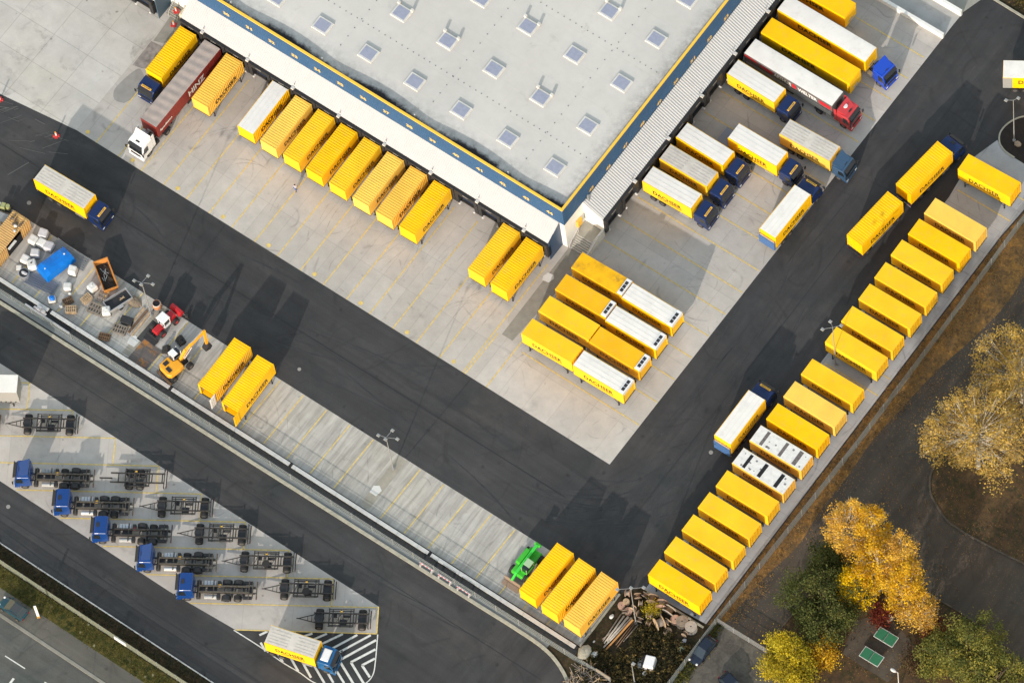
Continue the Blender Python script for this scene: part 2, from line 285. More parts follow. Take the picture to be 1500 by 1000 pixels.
# ------------------------------------------------------------------ geometry helpers
class MB:
    def __init__(s): s.v = []; s.f = []; s.mi = []; s.cur = 0
    def add(s, vs, fs):
        o = len(s.v); s.v += [tuple(p) for p in vs]; s.f += [tuple(i + o for i in q) for q in fs]; s.mi += [s.cur] * len(fs); return s
    def box(s, x0, x1, y0, y1, z0, z1, tx=0.0, ty=0.0):
        """tx, ty: taper of the top face"""
        return s.add([(x0, y0, z0), (x1, y0, z0), (x1, y1, z0), (x0, y1, z0), (x0 + tx, y0 + ty, z1), (x1 - tx, y0 + ty, z1), (x1 - tx, y1 - ty, z1), (x0 + tx, y1 - ty, z1)],
                     [(0, 3, 2, 1), (4, 5, 6, 7), (0, 1, 5, 4), (1, 2, 6, 5), (2, 3, 7, 6), (3, 0, 4, 7)])
    def prism(s, poly, z0, z1):
        n = len(poly); vs = [(x, y, z0) for x, y in poly] + [(x, y, z1) for x, y in poly]
        fs = [tuple(range(n))[::-1], tuple(range(n, 2 * n))] + [(i, (i + 1) % n, n + (i + 1) % n, n + i) for i in range(n)]
        return s.add(vs, fs)
    def sheet(s, poly, z): return s.add([(x, y, z) for x, y in poly], [tuple(range(len(poly)))])
    def xprism(s, prof, y0, y1):
        """prof in x,z extruded along y"""
        n = len(prof); vs = [(x, y0, z) for x, z in prof] + [(x, y1, z) for x, z in prof]
        fs = [tuple(range(n)), tuple(range(n, 2 * n))[::-1]] + [(i, n + i, n + (i + 1) % n, (i + 1) % n) for i in range(n)]
        return s.add(vs, fs)
    def cyl(s, p0, p1, r0, r1=None, n=10, caps=True):
        r1 = r0 if r1 is None else r1
        a = Vector(p0); b = Vector(p1); d = (b - a).normalized()
        u = d.orthogonal().normalized(); w_ = d.cross(u)
        vs = [a + (u * math.cos(t) + w_ * math.sin(t)) * r0 for t in [2 * math.pi * i / n for i in range(n)]]
        vs += [b + (u * math.cos(t) + w_ * math.sin(t)) * r1 for t in [2 * math.pi * i / n for i in range(n)]]
        fs = [(i, (i + 1) % n, n + (i + 1) % n, n + i) for i in range(n)]
        if caps: fs += [tuple(range(n))[::-1], tuple(range(n, 2 * n))]
        return s.add(vs, fs)
    def bar(s, p0, p1, w_, h):
        a = Vector(p0); b = Vector(p1); d = (b - a).normalized(); up = Vector((0, 0, 1))
        if abs(d.dot(up)) > 0.95: up = Vector((1, 0, 0))
        sd_ = d.cross(up).normalized() * w_ / 2; up = sd_.cross(d).normalized() * h / 2
        vs = [a - sd_ - up, a + sd_ - up, a + sd_ + up, a - sd_ + up, b - sd_ - up, b + sd_ - up, b + sd_ + up, b - sd_ + up]
        return s.add(vs, [(0, 1, 2, 3), (7, 6, 5, 4), (0, 4, 5, 1), (1, 5, 6, 2), (2, 6, 7, 3), (3, 7, 4, 0)])
    def ell(s, c, r, nu=12, nv=8, zmin=-1.0, jit=0.0):
        vs = []; fs = []
        for j in range(nv + 1):
            ph = math.pi * j / nv - math.pi / 2
            for i in range(nu):
                t = 2 * math.pi * i / nu; q = 1 + random.uniform(-jit, jit)
                vs.append((c[0] + r[0] * math.cos(ph) * math.cos(t) * q, c[1] + r[1] * math.cos(ph) * math.sin(t) * q, c[2] + r[2] * max(math.sin(ph), zmin) * q))
        for j in range(nv):
            for i in range(nu): fs.append((j * nu + i, j * nu + (i + 1) % nu, (j + 1) * nu + (i + 1) % nu, (j + 1) * nu + i))
        return s.add(vs, fs)
    def mesh(s, name, m, smooth=False):
        me = bpy.data.meshes.new(name); me.from_pydata(s.v, [], s.f)
        for q in (m if isinstance(m, (list, tuple)) else [m]): me.materials.append(q)
        if isinstance(m, (list, tuple)): me.polygons.foreach_set('material_index', s.mi)
        if smooth: me.polygons.foreach_set('use_smooth', [True] * len(me.polygons))
        me.update(); return me
    def build(s, name, m, parent=None, smooth=False):
        return link(name, s.mesh(name, m, smooth), parent)

def link(name, me, parent=None):
    o = bpy.data.objects.new(name, me); COL.objects.link(o)
    if parent: o.parent = parent
    return o
def tag(o, label, cat, group=None):
    o['label'] = label; o['category'] = cat
    if group: o['group'] = group
    return o
def thing(name, label, cat, loc=(0, 0, 0), rz=0.0, group=None):
    o = bpy.data.objects.new(name, None); COL.objects.link(o); o.location = loc; o.rotation_euler = (0, 0, rz); o.empty_display_size = 0.3
    return tag(o, label, cat, group)
def struct(name, mb, m): o = mb.build(name, m); o['kind'] = 'structure'; return o
def bevel(o, w_=0.05, seg=2):
    b = o.modifiers.new('bevel', 'BEVEL'); b.width = w_; b.segments = seg; b.limit_method = 'ANGLE'; b.angle_limit = R(35); return o
def dup(root, loc, rz, label, group=None, color=None):
    r = root.copy(); COL.objects.link(r); r.location = loc; r.rotation_euler = (0, 0, rz); r['label'] = label
    if group: r['group'] = group
    def rec(a, b):
        for ch in list(a.children):
            c = ch.copy(); COL.objects.link(c); c.parent = b
            if color: c.color = color
            rec(ch, c)
    rec(root, r); return r
def setcol(o, c):
    o.color = c
    for ch in o.children: setcol(ch, c)

_tc = {}
def text_mesh(s, width, height, bold=0.02, fit=True):
    k = (s, width, height)
    if k in _tc: return _tc[k]
    cu = bpy.data.curves.new('t', 'FONT'); cu.body = s; cu.size = 1; cu.offset = bold; cu.resolution_u = 2; cu.align_x = 'LEFT'
    ob = bpy.data.objects.new('t', cu); COL.objects.link(ob)
    dg = bpy.context.evaluated_depsgraph_get(); me = bpy.data.meshes.new_from_object(ob.evaluated_get(dg))
    bpy.data.objects.remove(ob); bpy.data.curves.remove(cu)
    co_ = np.empty(len(me.vertices) * 3); me.vertices.foreach_get('co', co_); co_ = co_.reshape(-1, 3)
    mn = co_.min(0); mx = co_.max(0); co_ -= mn; co_[:, 0] *= width / (mx[0] - mn[0]); co_[:, 1] *= height / (mx[1] - mn[1])
    _tc[k] = (co_, [tuple(p.vertices) for p in me.polygons]); return _tc[k]
def add_text(mb, s, width, height, o, ux, uy, bold=0.02):
    """lay text in the plane o + ux*x + uy*y (thin printed film)"""
    c, fs = text_mesh(s, width, height, bold); o = Vector(o); ux = Vector(ux); uy = Vector(uy)
    mb.add([o + ux * float(p[0]) + uy * float(p[1]) for p in c], fs); return mb

# ------------------------------------------------------------------ GROUND
X0, X1, Y0, Y1 = -170, 170, -150, 170
struct('ground', MB().sheet([(-900, -900), (900, -900), (900, 900), (-900, 900)], -0.12), M_DIRT)
struct('yard_asphalt', MB().sheet([(X0, -31.6), (23, -31.3), (28, -31.45), (31.2, -32.4), (33.2, -33.6), (42.4, -18), (42.6, Y1), (X0, Y1)], 0.0), M_ASPH)
def arc(pts, n=6):
    """Catmull-Rom through points"""
    o = []
    P_ = [pts[0]] + list(pts) + [pts[-1]]
    for i in range(1, len(P_) - 2):
        for k in range(n):
            t = k / n; a, b, c, d = P_[i - 1:i + 3]
            o.append(tuple(0.5 * (2 * b[j] + (c[j] - a[j]) * t + (2 * a[j] - 5 * b[j] + 4 * c[j] - d[j]) * t * t + (3 * b[j] - a[j] - 3 * c[j] + d[j]) * t ** 3) for j in (0, 1)))
    o.append(pts[-1]); return o
KC = arc([(X0, -31.75), (-60, -31.75), (10, -31.4), (23, -31.3), (28, -31.5), (31.2, -32.5), (33.2, -33.9), (34.6, -36), (35.2, -39), (35.2, -60)])
struct('service_road', MB().sheet(KC + [(35.2, -57.9), (X0, -57.9)], 0.012), M_ASPH2)
def ribbon(pts, w_, z0, z1, side=0.0):
    """band of width w_ along a polyline"""
    mb = MB(); n = len(pts); L = []; Rr = []
    for i in range(n):
        a = Vector(pts[max(i - 1, 0)]); b = Vector(pts[min(i + 1, n - 1)]); d = (b - a).normalized(); nrm = Vector((-d.y, d.x)); p = Vector(pts[i])
        L.append(p + nrm * (side + w_ / 2)); Rr.append(p + nrm * (side - w_ / 2))
    for i in range(n - 1):
        q = [L[i], Rr[i], Rr[i + 1], L[i + 1]]
        vs = [(p.x, p.y, z0) for p in q] + [(p.x, p.y, z1) for p in q]
        fs = [(4, 5, 6, 7), (0, 4, 7, 3), (1, 2, 6, 5)]
        if i == 0: fs.append((0, 1, 5, 4))
        if i == n - 2: fs.append((2, 3, 7, 6))
        mb.add(vs, fs)
    return mb
struct('road_kerb', ribbon(KC[:-6], 0.42, 0.0, 0.14), M_KERB)
# concrete yards
struct('loading_yard', MB().sheet([(-64.0, -6.9), (20.0, -6.9), (20.45, 65.2), (20.6, Y1), (-64.0, Y1)], 0.014), M_CONC)
struct('slab_yard', MB().sheet([(X0, -8.6), (-76, -8.3), (-64.0, -6.9), (-64.0, Y1), (X0, Y1)], 0.014), M_CONCL)
struct('parking_strip', MB().sheet([(X0, -20.55), (31.0, -20.45), (31.4, -28.75), (X0, -28.9)], 0.018), M_STRIP)
pad = [(X0, -38.65), (7.65, -38.35), (9.65, -41.35), (-5.15, -50.75), (-15, -51.25), (X0, -51.3)]
struct('chassis_parking_pad', MB().sheet(pad, 0.022), M_PAD)
struct('row_parking_strip', MB().sheet([(33.4, -18.2), (42.3, -17.7), (42.45, 46), (42.8, 50.5), (44, 56), (36, 56.2), (34.4, 57), (33.2, 53), (33.9, 47)], 0.020), M_RPAD)
struct('footpath', MB().sheet([(-1.75, 14.6), (-1.65, 0.1), (0.0, 0.1), (1.05, 14.7)], 0.024), mat('path_gravel', (0.25, 0.235, 0.20), 0.9, var=0.12, vscale=1.2))
isl = MB()
for x in (-2.5, -39.9): isl.sheet([(x, -28.6), (x + 1.35, -28.6), (x + 1.35, -20.6), (x, -20.6)], 0.026)
struct('lamp_island', isl, mat('island_paving', (0.30, 0.275, 0.225), 0.9, var=0.15, vscale=1))
pz = MB(); pz.prism([(-1.9, 9.05), (-1.0, 9.2), (-0.75, 10.0), (-1.1, 10.4), (-1.9, 10.3), (-2.1, 9.6)], 0.024, 0.05)
pz.prism([(-2.5, -26.6), (-1.5, -26.6), (-1.35, -25.6), (-2.0, -25.2), (-2.6, -25.6)], 0.026, 0.05)
pz.prism([(-40.2, -27.2), (-39.1, -27.2), (-39.0, -26.0), (-39.9, -25.8), (-40.4, -26.2)], 0.026, 0.05)
struct('inspection_slab', pz, mat('new_concrete', (0.58, 0.57, 0.54), 0.9, var=0.05))
# worn patch and cracked triangle of the top-left yard
struct('asphalt_patch', MB().sheet(arc([(-61.3, -0.4), (-60.7, 1.2), (-60.9, 3.4), (-62.3, 4.6), (-63.0, 4.3), (-63.5, 2), (-63.5, 0.3), (-62.6, -0.7), (-61.3, -0.4)], 4)[:-1], 0.022), mat('patch_mortar', (0.27, 0.26, 0.24), 0.9, var=0.1))
struct('old_paving', MB().sheet([(-64.0, 12.7), (-63.7, 8.9), (-62.4, 9.3), (-61.0, 11.4), (-61.2, 14.4), (-64.2, 14.4)], 0.022), mat('old_paving_stone', (0.26, 0.25, 0.22), 0.9, var=0.15))
struct('broken_paving', MB().sheet([(-63.9, 8.7), (-63.8, 4.6), (-62.4, 4.9), (-60.8, 6.0), (-60.7, 9.2), (-62.2, 8.9)], 0.020), mat('broken_paving_stone', (0.24, 0.215, 0.20), 0.95, var=0.35, vscale=1.4))
# lower left street zone
struct('planting_bed', MB().sheet([(X0, -57.9), (35.2, -57.9), (35.2, -60.3), (X0, -60.3)], 0.008), M_BED)
struct('grass_verge', MB().sheet([(X0, -60.3), (35.2, -60.3), (35.2, -62.7), (X0, -62.6)], 0.010), M_GRASS)
struct('pavement', MB().sheet([(X0, -62.6), (35.2, -62.7), (35.2, -65.4), (X0, -65.4)], 0.012), M_PAVE)
struct('street', MB().sheet([(X0, -65.4), (170, -65.4), (170, Y0), (X0, Y0)], -0.05), M_STREET)
struct('street_kerb', MB().box(X0, 60, -65.75, -65.35, -0.1, 0.05), mat('street_kerb_stone', (0.22, 0.21, 0.18), 0.9, var=0.12, vscale=1.5))
struct('bed_kerb', MB().box(X0, 35, -58.0, -57.86, 0.0, 0.11), M_CAP)
# waste ground, east side
struct('waste_ground', MB().sheet([(31.4, -28.75), (31.1, -20.4), (33.2, -17.9), (42.4, -17.7), (43.8, -17), (43.4, -30), (36, -40), (35.2, -60), (34.8, -36), (33.2, -33.6), (31.2, -32.4), (28, -31.2), (22, -31.2), (22, -28.9)], 0.016), M_SCRUB)
struct('leaf_verge', MB().sheet(arc([(42.3, -17.7), (44.0, -16.9), (44.4, -12), (44.7, -8), (45.6, -3), (45.2, 2), (45.3, 8), (45.1, 14), (45.6, 20), (46.4, 27), (47.6, 33), (48.2, 40), (47, 50), (46, 60)], 4) + [ (44, 60), (42.8, 50), (42.45, 46)], 0.012), M_LITTER)
struct('park_path', MB().sheet([(43.6, -16.9), (110, -16.8), (140, 0), (140, 140), (46, 140), (45, 60), (44.8, 40), (44.3, 28), (44.3, 14), (44.0, 0), (43.8, -8)], 0.004), M_PARK)
struct('lane', MB().sheet([(43.5, -16.8), (54, -16.9), (54, -60), (36, -60), (43.5, -30)], 0.012), M_LANE)
cA = arc([(53.45, 18), (53.4, 16), (53.5, 14.5), (54.3, 12.9), (55.65, 11.56), (58.5, 10.2), (60.2, 9.97), (63.2, 10.0), (69.8, 10.6), (90, 13)])
struct('planted_island', MB().sheet(cA + [(110, 30), (80, 60), (60, 44), (54.5, 30)], 0.016), M_DIRT)
struct('island_kerb', ribbon(cA, 0.25, 0.0, 0.12), mat('mossy_kerb', (0.085, 0.068, 0.05), 0.9, var=0.35, vscale=1.5))
cB = arc([(50, -16.8), (50.2, -12), (50.8, -4), (52.4, 0.2), (57, 1.4), (60.5, 0.8), (68, 0.9), (72, 0.2), (95, -4)])
struct('tree_bed', MB().sheet(cB + [(110, -40), (54, -60), (54, -17)], 0.018), M_DIRT)
struct('tree_bed_kerb', ribbon(cB, 0.2, 0.0, 0.10), mat('mossy_kerb', (0.16, 0.14, 0.11)))
struct('table_court', MB().sheet([(58.3, -11.6), (57.0, -7.2), (59.6, -4.2), (65.3, -5.9), (65.0, -11.6)], 0.026), mat('court_paving', (0.075, 0.061, 0.045), 0.9, var=0.3, vscale=0.5, dirt=.8, dscale=1.2, dirtcol=(.09, .05, .025)))
# kerbed corner island by the right-hand lamp
iC = arc([(37.6, 56.1), (36, 56.25), (34.8, 56.9), (34.1, 58.2), (34.3, 60), (35.4, 61.7), (37.5, 62.8)])
struct('lamp_bed', MB().sheet(iC + [(44, 63.2), (48, 60), (44, 56)], 0.03), mat('dark_mulch', (0.020, 0.015, 0.012), 0.95, var=0.3, vscale=2))
struct('lamp_bed_kerb', ribbon(iC + [(44, 63.4)], 0.2, 0.0, 0.12), M_KERB)
# sunken ramp at the top right
struct('ramp_surface', MB().sheet([(-1.9, 65.5), (20.4, 65.5), (20.5, 69.0), (-1.9, 69.0)], 0.02), mat('ramp_concrete', (0.36, 0.355, 0.34), 0.9, var=0.1, vscale=0.5, dirt=0.4))
for y, x1, h in ((65.3, 20.5, 0.95), (69.25, 20.6, 1.15)):
    wl = MB().box(-1.9, x1, y - 0.16, y + 0.16, 0, h).box(-1.9, x1, y - 0.22, y + 0.22, h, h + 0.07)
    o = wl.build('ramp_wall', M_WWALL); tag(o, 'long white concrete wall on the near side of the ramp' if y < 66 else 'long white concrete wall on the far side of the ramp', 'wall', 'white walls of the ramp')
struct('far_apron', MB().sheet([(-1.9, 69.5), (20.4, 69.5), (21.5, 73), (23, 80), (-1.9, 80)], 0.022), mat('apron_concrete', (0.30, 0.29, 0.25), 0.9, var=0.12, vscale=0.4, dirt=0.5))
kk = ribbon([(22.6, 73.5), (27.5, 73.4), (48, 73.0)], 0.3, 0.0, 0.14); struct('far_kerb', kk, M_KERB)
struct('far_verge', MB().sheet([(22.6, 73.5), (48, 73), (60, 90), (22, 120)], 0.018), M_BED)
# markings ----------------------------------------------------------
yl = MB(); LW = 0.15
def ln(mb, a, b, w_=LW, z=0.034):
    a = Vector(a); b = Vector(b); d = (b - a).normalized(); n = Vector((-d.y, d.x)) * w_ / 2
    mb.sheet([tuple(a - n), tuple(b - n), tuple(b + n), tuple(a + n)], z)
for i in range(-16, 2):
    x = -2.6 + 3.64 * i
    ln(yl, (x, -6.9), (x, 11.2), LW, 0.027)
ln(yl, (-2.25, -6.9), (-2.1, 0.0), LW, 0.027)
for i in range(-8, 1):
    c = (-4.42 + 7.28 * i, -6.3); yl.sheet([(c[0] + 0.3 * math.cos(t * math.pi / 6), c[1] + 0.3 * math.sin(t * math.pi / 6)) for t in range(12)], 0.027)
for i in range(0, 14):
    y = 14.3 + 3.64 * i; ln(yl, (1.3, y + 0.0), (20.0 if i else 20, y), LW, 0.027)
for y in (-0.5, 3.3, 7.05, 10.7): ln(yl, (14, y) if y > 0 else (2, y), (19.95, y), LW, 0.027)
for i in range(-26, 8):
    x = 0.9 + 3.64 * i
    if -2.9 < x < -0.9 or -40.3 < x < -38: continue
    ln(yl, (x, -20.6), (x - 0.15, -28.7), LW, 0.031)
dv = Vector((math.cos(R(32.6)), math.sin(R(32.6))))
for k in range(-9, 1):
    x = 7.65 + 6.83 * k; a = Vector((x, -38.5)); L = 12.7 / math.sin(R(32.6))
    b = a - dv * (min(L, 23.3)); ln(yl, a, b, LW, 0.036)
    nrm = Vector((dv.y, -dv.x)); 
    if k < 0: p = a - dv * 0.0 + Vector((0, 0)); ln(yl, a, a + nrm * 3.68, LW, 0.036)
    q = b + dv * 2.0
ln(yl, (7.65, -38.4), (9.6, -41.4), 0.15, 0.040); ln(yl, (9.6, -41.4), (-5.15, -50.75), 0.15, 0.040)
for y in (51.8, 48.4, 22.0, 19.3): ln(yl, (34.2, y), (42.2, y), LW, 0.031)
struct('yellow_bay_lines', yl, M_YLINE)
wl = MB(); zz = 0.040
for ap, u, d in (((7.89, -46.82), (10.03, -42.11), (11.25, -48.35)), ((9.22, -46.21), (10.70, -43.14), (12.25, -47.6)), ((10.59, -45.77), (11.37, -44.16), (12.33, -46.5))):
    ln(wl, ap, u, 0.3, zz); ln(wl, ap, d, 0.3, zz)
for a, b in (((7.38, -47.65), (10.19, -48.89)), ((6.8, -48.5), (9.07, -49.6)), ((5.5, -49.0), (8.19, -50.25)), ((4.0, -49.4), (6.39, -50.6)), ((2.73, -49.9), (4.58, -50.8)), ((0.8, -50.2), (2.28, -50.9)), ((-1.56, -50.36), (-0.36, -50.93)),
             ((6.21, -46.08), (7.71, -42.85)), ((6.95, -46.57), (9.1, -41.95)), ((4.74, -46.39), (6.16, -43.75)), ((3.3, -46.9), (4.51, -44.82)), ((1.9, -47.4), (3.01, -45.8)), ((-2.27, -49.66), (-1.75, -48.7)), ((0.4, -48.8), (1.3, -46.9))):
    ln(wl, a, b, 0.28, zz)
bd = arc([(-5.3, -50.9), (-1.4, -50.85), (2.3, -50.95), (4.8, -50.85), (7.1, -50.9), (9.8, -50.2), (11.6, -49.0), (12.4, -47.4), (12.44, -46.0), (11.6, -44.35), (9.75, -41.4)])
for a, b in zip(bd, bd[1:]): ln(wl, a, b, 0.14, 0.044)
struct('hatched_marking', wl, M_WLINE)
tm = MB(); tk_ = MB(); _q = random.Random(9); nz = 0
def curve_mark(mb, p, h, turn, L, w_, z):
    pts = [tuple(p)]; hd = h; n_ = 16
    for i in range(n_): hd += turn / n_; p = p + Vector((math.cos(hd), math.sin(hd))) * (L / n_); pts.append(tuple(p))
    q_ = ribbon_flat(pts, w_, z); mb.add(q_.v, q_.f)
def ribbon_flat(pts, w_, z):
    m = MB(); L_ = []; n_ = len(pts)
    for i in range(n_):
        a = Vector(pts[max(i - 1, 0)]); b = Vector(pts[min(i + 1, n_ - 1)]); d = (b - a).normalized(); nn = Vector((-d.y, d.x)) * w_ / 2 * min(1.0, .25 + 1.5 * min(i, n_ - 1 - i) / n_); L_ += [(pts[i][0] + nn.x, pts[i][1] + nn.y, z), (pts[i][0] - nn.x, pts[i][1] - nn.y, z)]
    m.add(L_, [(2 * i, 2 * i + 1, 2 * i + 3, 2 * i + 2) for i in range(n_ - 1)]); return m
for k in range(30):      # trucks swinging out of the left docks
    x = _q.uniform(-58, 3); y = _q.uniform(-4.5, 4); h_ = math.pi / 2 + _q.gauss(0, .35); t_ = _q.choice((-1, 1)) * _q.uniform(.3, 1.3); L_ = _q.uniform(4, 9)
    if y + L_ * math.sin(h_) > 9: continue
    for o_ in (0, _q.uniform(.3, 2.0)): curve_mark(tk_, Vector((x + o_, y)), h_, t_, L_, _q.uniform(.05, .16), .0202 + nz * .00002); nz += 1
for k in range(22):      # and out of the right ones
    x = _q.uniform(9, 15); y = _q.uniform(14, 58); h_ = _q.gauss(0, .4); t_ = _q.choice((-1, 1)) * _q.uniform(.3, 1.2); L_ = _q.uniform(3, 6.5)
    for o_ in (0, _q.uniform(.3, 2.0)): curve_mark(tk_, Vector((x, y + o_)), h_, t_, min(L_, 19 - x), _q.uniform(.05, .15), .0202 + nz * .00002); nz += 1
struct('concrete_tyre_marks', tk_, mat('rubber_film', (0.37, 0.342, 0.308), .9, var=.25, vscale=1.5))
for k in range(34):      # round the corner of the yard road
    r_ = _q.uniform(6, 17); c_ = Vector((12 + _q.gauss(0, 2), -2 + _q.gauss(0, 2))); a0 = _q.uniform(-1.7, -.4); pts = [(c_.x + (r_ + 6) * math.cos(a0 + i * .055), c_.y + (r_ + 4) * math.sin(a0 + i * .055)) for i in range(14)]
    if all((x > 20.6 or y < -7.4) and y > -20 and x < 33 for x, y in pts): q_ = ribbon_flat(pts, _q.uniform(.08, .3), .0042 + k * .00003); tm.add(q_.v, q_.f)
for k in range(26):
    x = _q.uniform(-68, 16); y = _q.uniform(-19, -9); curve_mark(tm, Vector((x, y)), _q.gauss(0, .14), _q.gauss(0, .25), min(_q.uniform(8, 24), 30 - x), _q.uniform(.08, .25), .0055 + k * .00003)
for k in range(18):
    x = _q.uniform(21.5, 30); y = _q.uniform(-5, 45); curve_mark(tm, Vector((x, y)), math.pi / 2 + _q.gauss(0, .06), _q.gauss(0, .12), _q.uniform(8, 20), _q.uniform(.08, .25), .0068 + k * .00003)
for k in range(20):
    x = _q.uniform(-40, 18); y = _q.uniform(-56.5, -53.2) if k % 2 else _q.uniform(-37.6, -33.2); curve_mark(tm, Vector((x, y)), _q.gauss(0, .04), _q.gauss(0, .08), min(14, 30 - x), _q.uniform(.08, .2), .0160 + k * .00003)
struct('asphalt_tyre_marks', tm, mat('tyre_track', (0.030, 0.0295, 0.031), .6, var=.2, vscale=1))
sm_ = MB()
for a_, b_ in (((-90, -13.9), (18, -13.6)), ((26.6, -14), (26.9, 60)), ((-1.6, -20.3), (-1.2, -7.2)), ((-39.5, -20.3), (-39.9, -7.1)), ((-90, -35.2), (30, -35.0)), ((-90, -54.7), (30, -54.6))): ln(sm_, a_, b_, .07, .0195)
struct('asphalt_seams', sm_, mat('bitumen_seam', (0.022, 0.022, 0.023), .5))
ds_ = MB(); _r = random.Random(5)
for k in range(70):
    a0 = Vector((-71.5 + _r.gauss(0, 2.6), -9.6 + _r.gauss(0, 2.0))) if k % 3 else Vector((-66.0 + _r.gauss(0, .7), -7.6 + _r.gauss(0, 1.8))); an = _r.gauss(.75, .4); l_ = _r.uniform(.5, 3.6)
    b0 = a0 + Vector((math.cos(an), math.sin(an))) * l_
    if max(a0.y, b0.y) > -8.3: continue
    ln(ds_, a0, b0, _r.uniform(.03, .10), .030 + k * .00004)
struct('dust_streaks', ds_, mat('pale_dust', (0.11, 0.11, 0.105), .95))
wl2 = MB()
for i in range(-10, 12): ln(wl2, (-26.7 + i * 6.2, -69.5), (-23.6 + i * 6.2, -69.45), 0.14, -0.04)
ln(wl2, (-23.95, -71.25), (-23.9, -72.6), 0.3, -0.04); ln(wl2, (-24.2, -73.4), (-20, -73.4), 0.14, -0.04)
struct('street_lane_dashes', wl2, M_WLINE)
def disc(x, y, r, lab, dark=False):
    t = MB().cyl((x, y, 0.0), (x, y, 0.05), r * .8, n=16).build('manhole_cover', mat('worn_iron_cover', (.26, .25, .23), .8) if not dark else M_BLACK); tag(t, lab, 'manhole cover', 'manhole covers in the asphalt')
disc(-19.9, -18.0, 0.30, 'round pale manhole cover beside the open-ended containers')
disc(29.45, 1.45, 0.34, 'round pale manhole cover in the road left of the white-roofed blue-tailed lorry')
disc(-62.7, -18.55, 0.36, 'round grey manhole cover in the road beside the rubble compound')
disc(22.6, -12.4, 0.3, 'small dark gully cover below the concrete corner', True)
disc(-38.75, -53.45, 0.34, 'round pale manhole cover in the road below the blue chassis lorries')

# ------------------------------------------------------------------ WAREHOUSE
WX, WY = -1.9, 14.55            # outer corner of the hall
WL, WH = -110.0, 112.0
ZP, ZR, ZF, ZC = 10.42, 10.08, 6.35, 4.66
hall = thing('warehouse', 'large flat-roofed warehouse with blue fascia, yellow coping and white dock canopies', 'warehouse', (0, 0, 0))
def roof():
    """membrane that sags towards drains along the street side"""
    xs = np.linspace(-109.6, WX - 0.2, 182); ys = [14.74, 15.2, 15.5, 15.9, 16.4, 17.0, 17.8, 19, 60, 111.5]
    vs = []; fs = []
    for x in xs:
        ph = (x + 9.9) / 14.56; d = 0.5 - 0.5 * math.cos(2 * math.pi * (ph - 0.08)); d = d ** 0.8
        for y in ys:
            k = max(0.0, 1 - (y - 14.95) / 3.4); vs.append((x, y, ZR - (0.12 + 0.42 * d) * k ** 0.9))
    n = len(ys)
    for i in range(len(xs) - 1):
        for j in range(n - 1): a = i * n + j; fs.append((a, a + n, a + n + 1, a + 1))
    m = MB(); m.add(vs, fs); return m
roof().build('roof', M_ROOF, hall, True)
MB().box(WL, WX + 0.0, WY, WY + 0.4, 0, ZF).box(WX - 0.4, WX, WY + 0.4, WH, 0, ZF).build('wall', M_WWALL, hall)
fm = MB().box(WL, WX + 0.12, WY - 0.12, WY + 0.08, ZF, ZP - 0.14).box(WX - 0.08, WX + 0.12, WY + 0.08, WH, ZF, ZP - 0.14)
fm.build('fascia', M_FASC, hall)
rb = MB()
for i in range(300): y = WY + 0.35 + 0.33 * i; rb.box(WX + 0.12, WX + 0.135, y, y + 0.05, ZF + 0.1, ZP - 0.2)
for i in range(320): x = WX - 0.1 - 0.33 * i; rb.box(x - 0.05, x, WY - 0.132, WY - 0.12, ZF + 0.1, ZP - 0.2)
rb.build('cladding_ribs', M_FASC, hall)
MB().box(WL, WX + 0.17, WY - 0.17, WY + 0.13, ZP - 0.14, ZP + 0.06).box(WX - 0.13, WX + 0.17, WY + 0.13, WH, ZP - 0.14, ZP + 0.06).build('coping', M_FCAP, hall)
MB().box(WL, WX - 0.2, WY + 0.085, WY + 0.19, ZR - 0.95, ZP - 0.08).build('upstand', M_BLACK, hall)
def canopy(length, depth, z0, z1, pitch=0.33, h=0.055):
    """ribbed sheet roof; local x along the facade, y outward (down-slope)"""
    mb = MB(); n = int(length / pitch)
    for i in range(n):
        a = i * pitch
        pr = [(a, 0), (a + pitch * 0.42, 0), (a + pitch * 0.55, h), (a + pitch * 0.87, h), (a + pitch, 0)]
        for (xa, ha), (xb, hb) in zip(pr, pr[1:]): mb.add([(xa, 0, z1 + ha), (xb, 0, z1 + hb), (xb, depth, z0 + hb), (xa, depth, z0 + ha)], [(0, 1, 2, 3)])
    mb.add([(0, 0, z1 - .12), (length, 0, z1 - .12), (length, depth, z0 - .12), (0, depth, z0 - .12)], [(3, 2, 1, 0)])
    return mb
ZI = 6.30
CX0, CX1 = -60.85, -2.64
c1 = canopy(CX1 - CX0, 2.5, ZC, ZI, 0.30, 0.035).build('canopy_roof', mat('white_sheet_roof', (0.455, 0.46, 0.465), 0.7, var=0.03, vscale=0.8, spec=0.1), hall); c1.matrix_local = Matrix(((1, 0, 0, CX0), (0, -1, 0, WY - 0.13), (0, 0, 1, 0), (0, 0, 0, 1)))
CY0 = 18.45
c2 = canopy(WH - CY0 - 2, 2.85, ZC - 0.15, ZI - 0.1, 0.345, 0.05).build('canopy_roof', MT['white_sheet_roof'], hall); c2.matrix_local = Matrix(((0, 1, 0, WX + 0.14), (1, 0, 0, CY0), (0, 0, 1, 0), (0, 0, 0, 1)))
c3 = canopy(44, 2.5, ZC, ZI, 0.30, 0.035).build('canopy_roof', MT['white_sheet_roof'], hall); c3.matrix_local = Matrix(((1, 0, 0, -109), (0, -1, 0, WY - 0.13), (0, 0, 1, 0), (0, 0, 0, 1)))
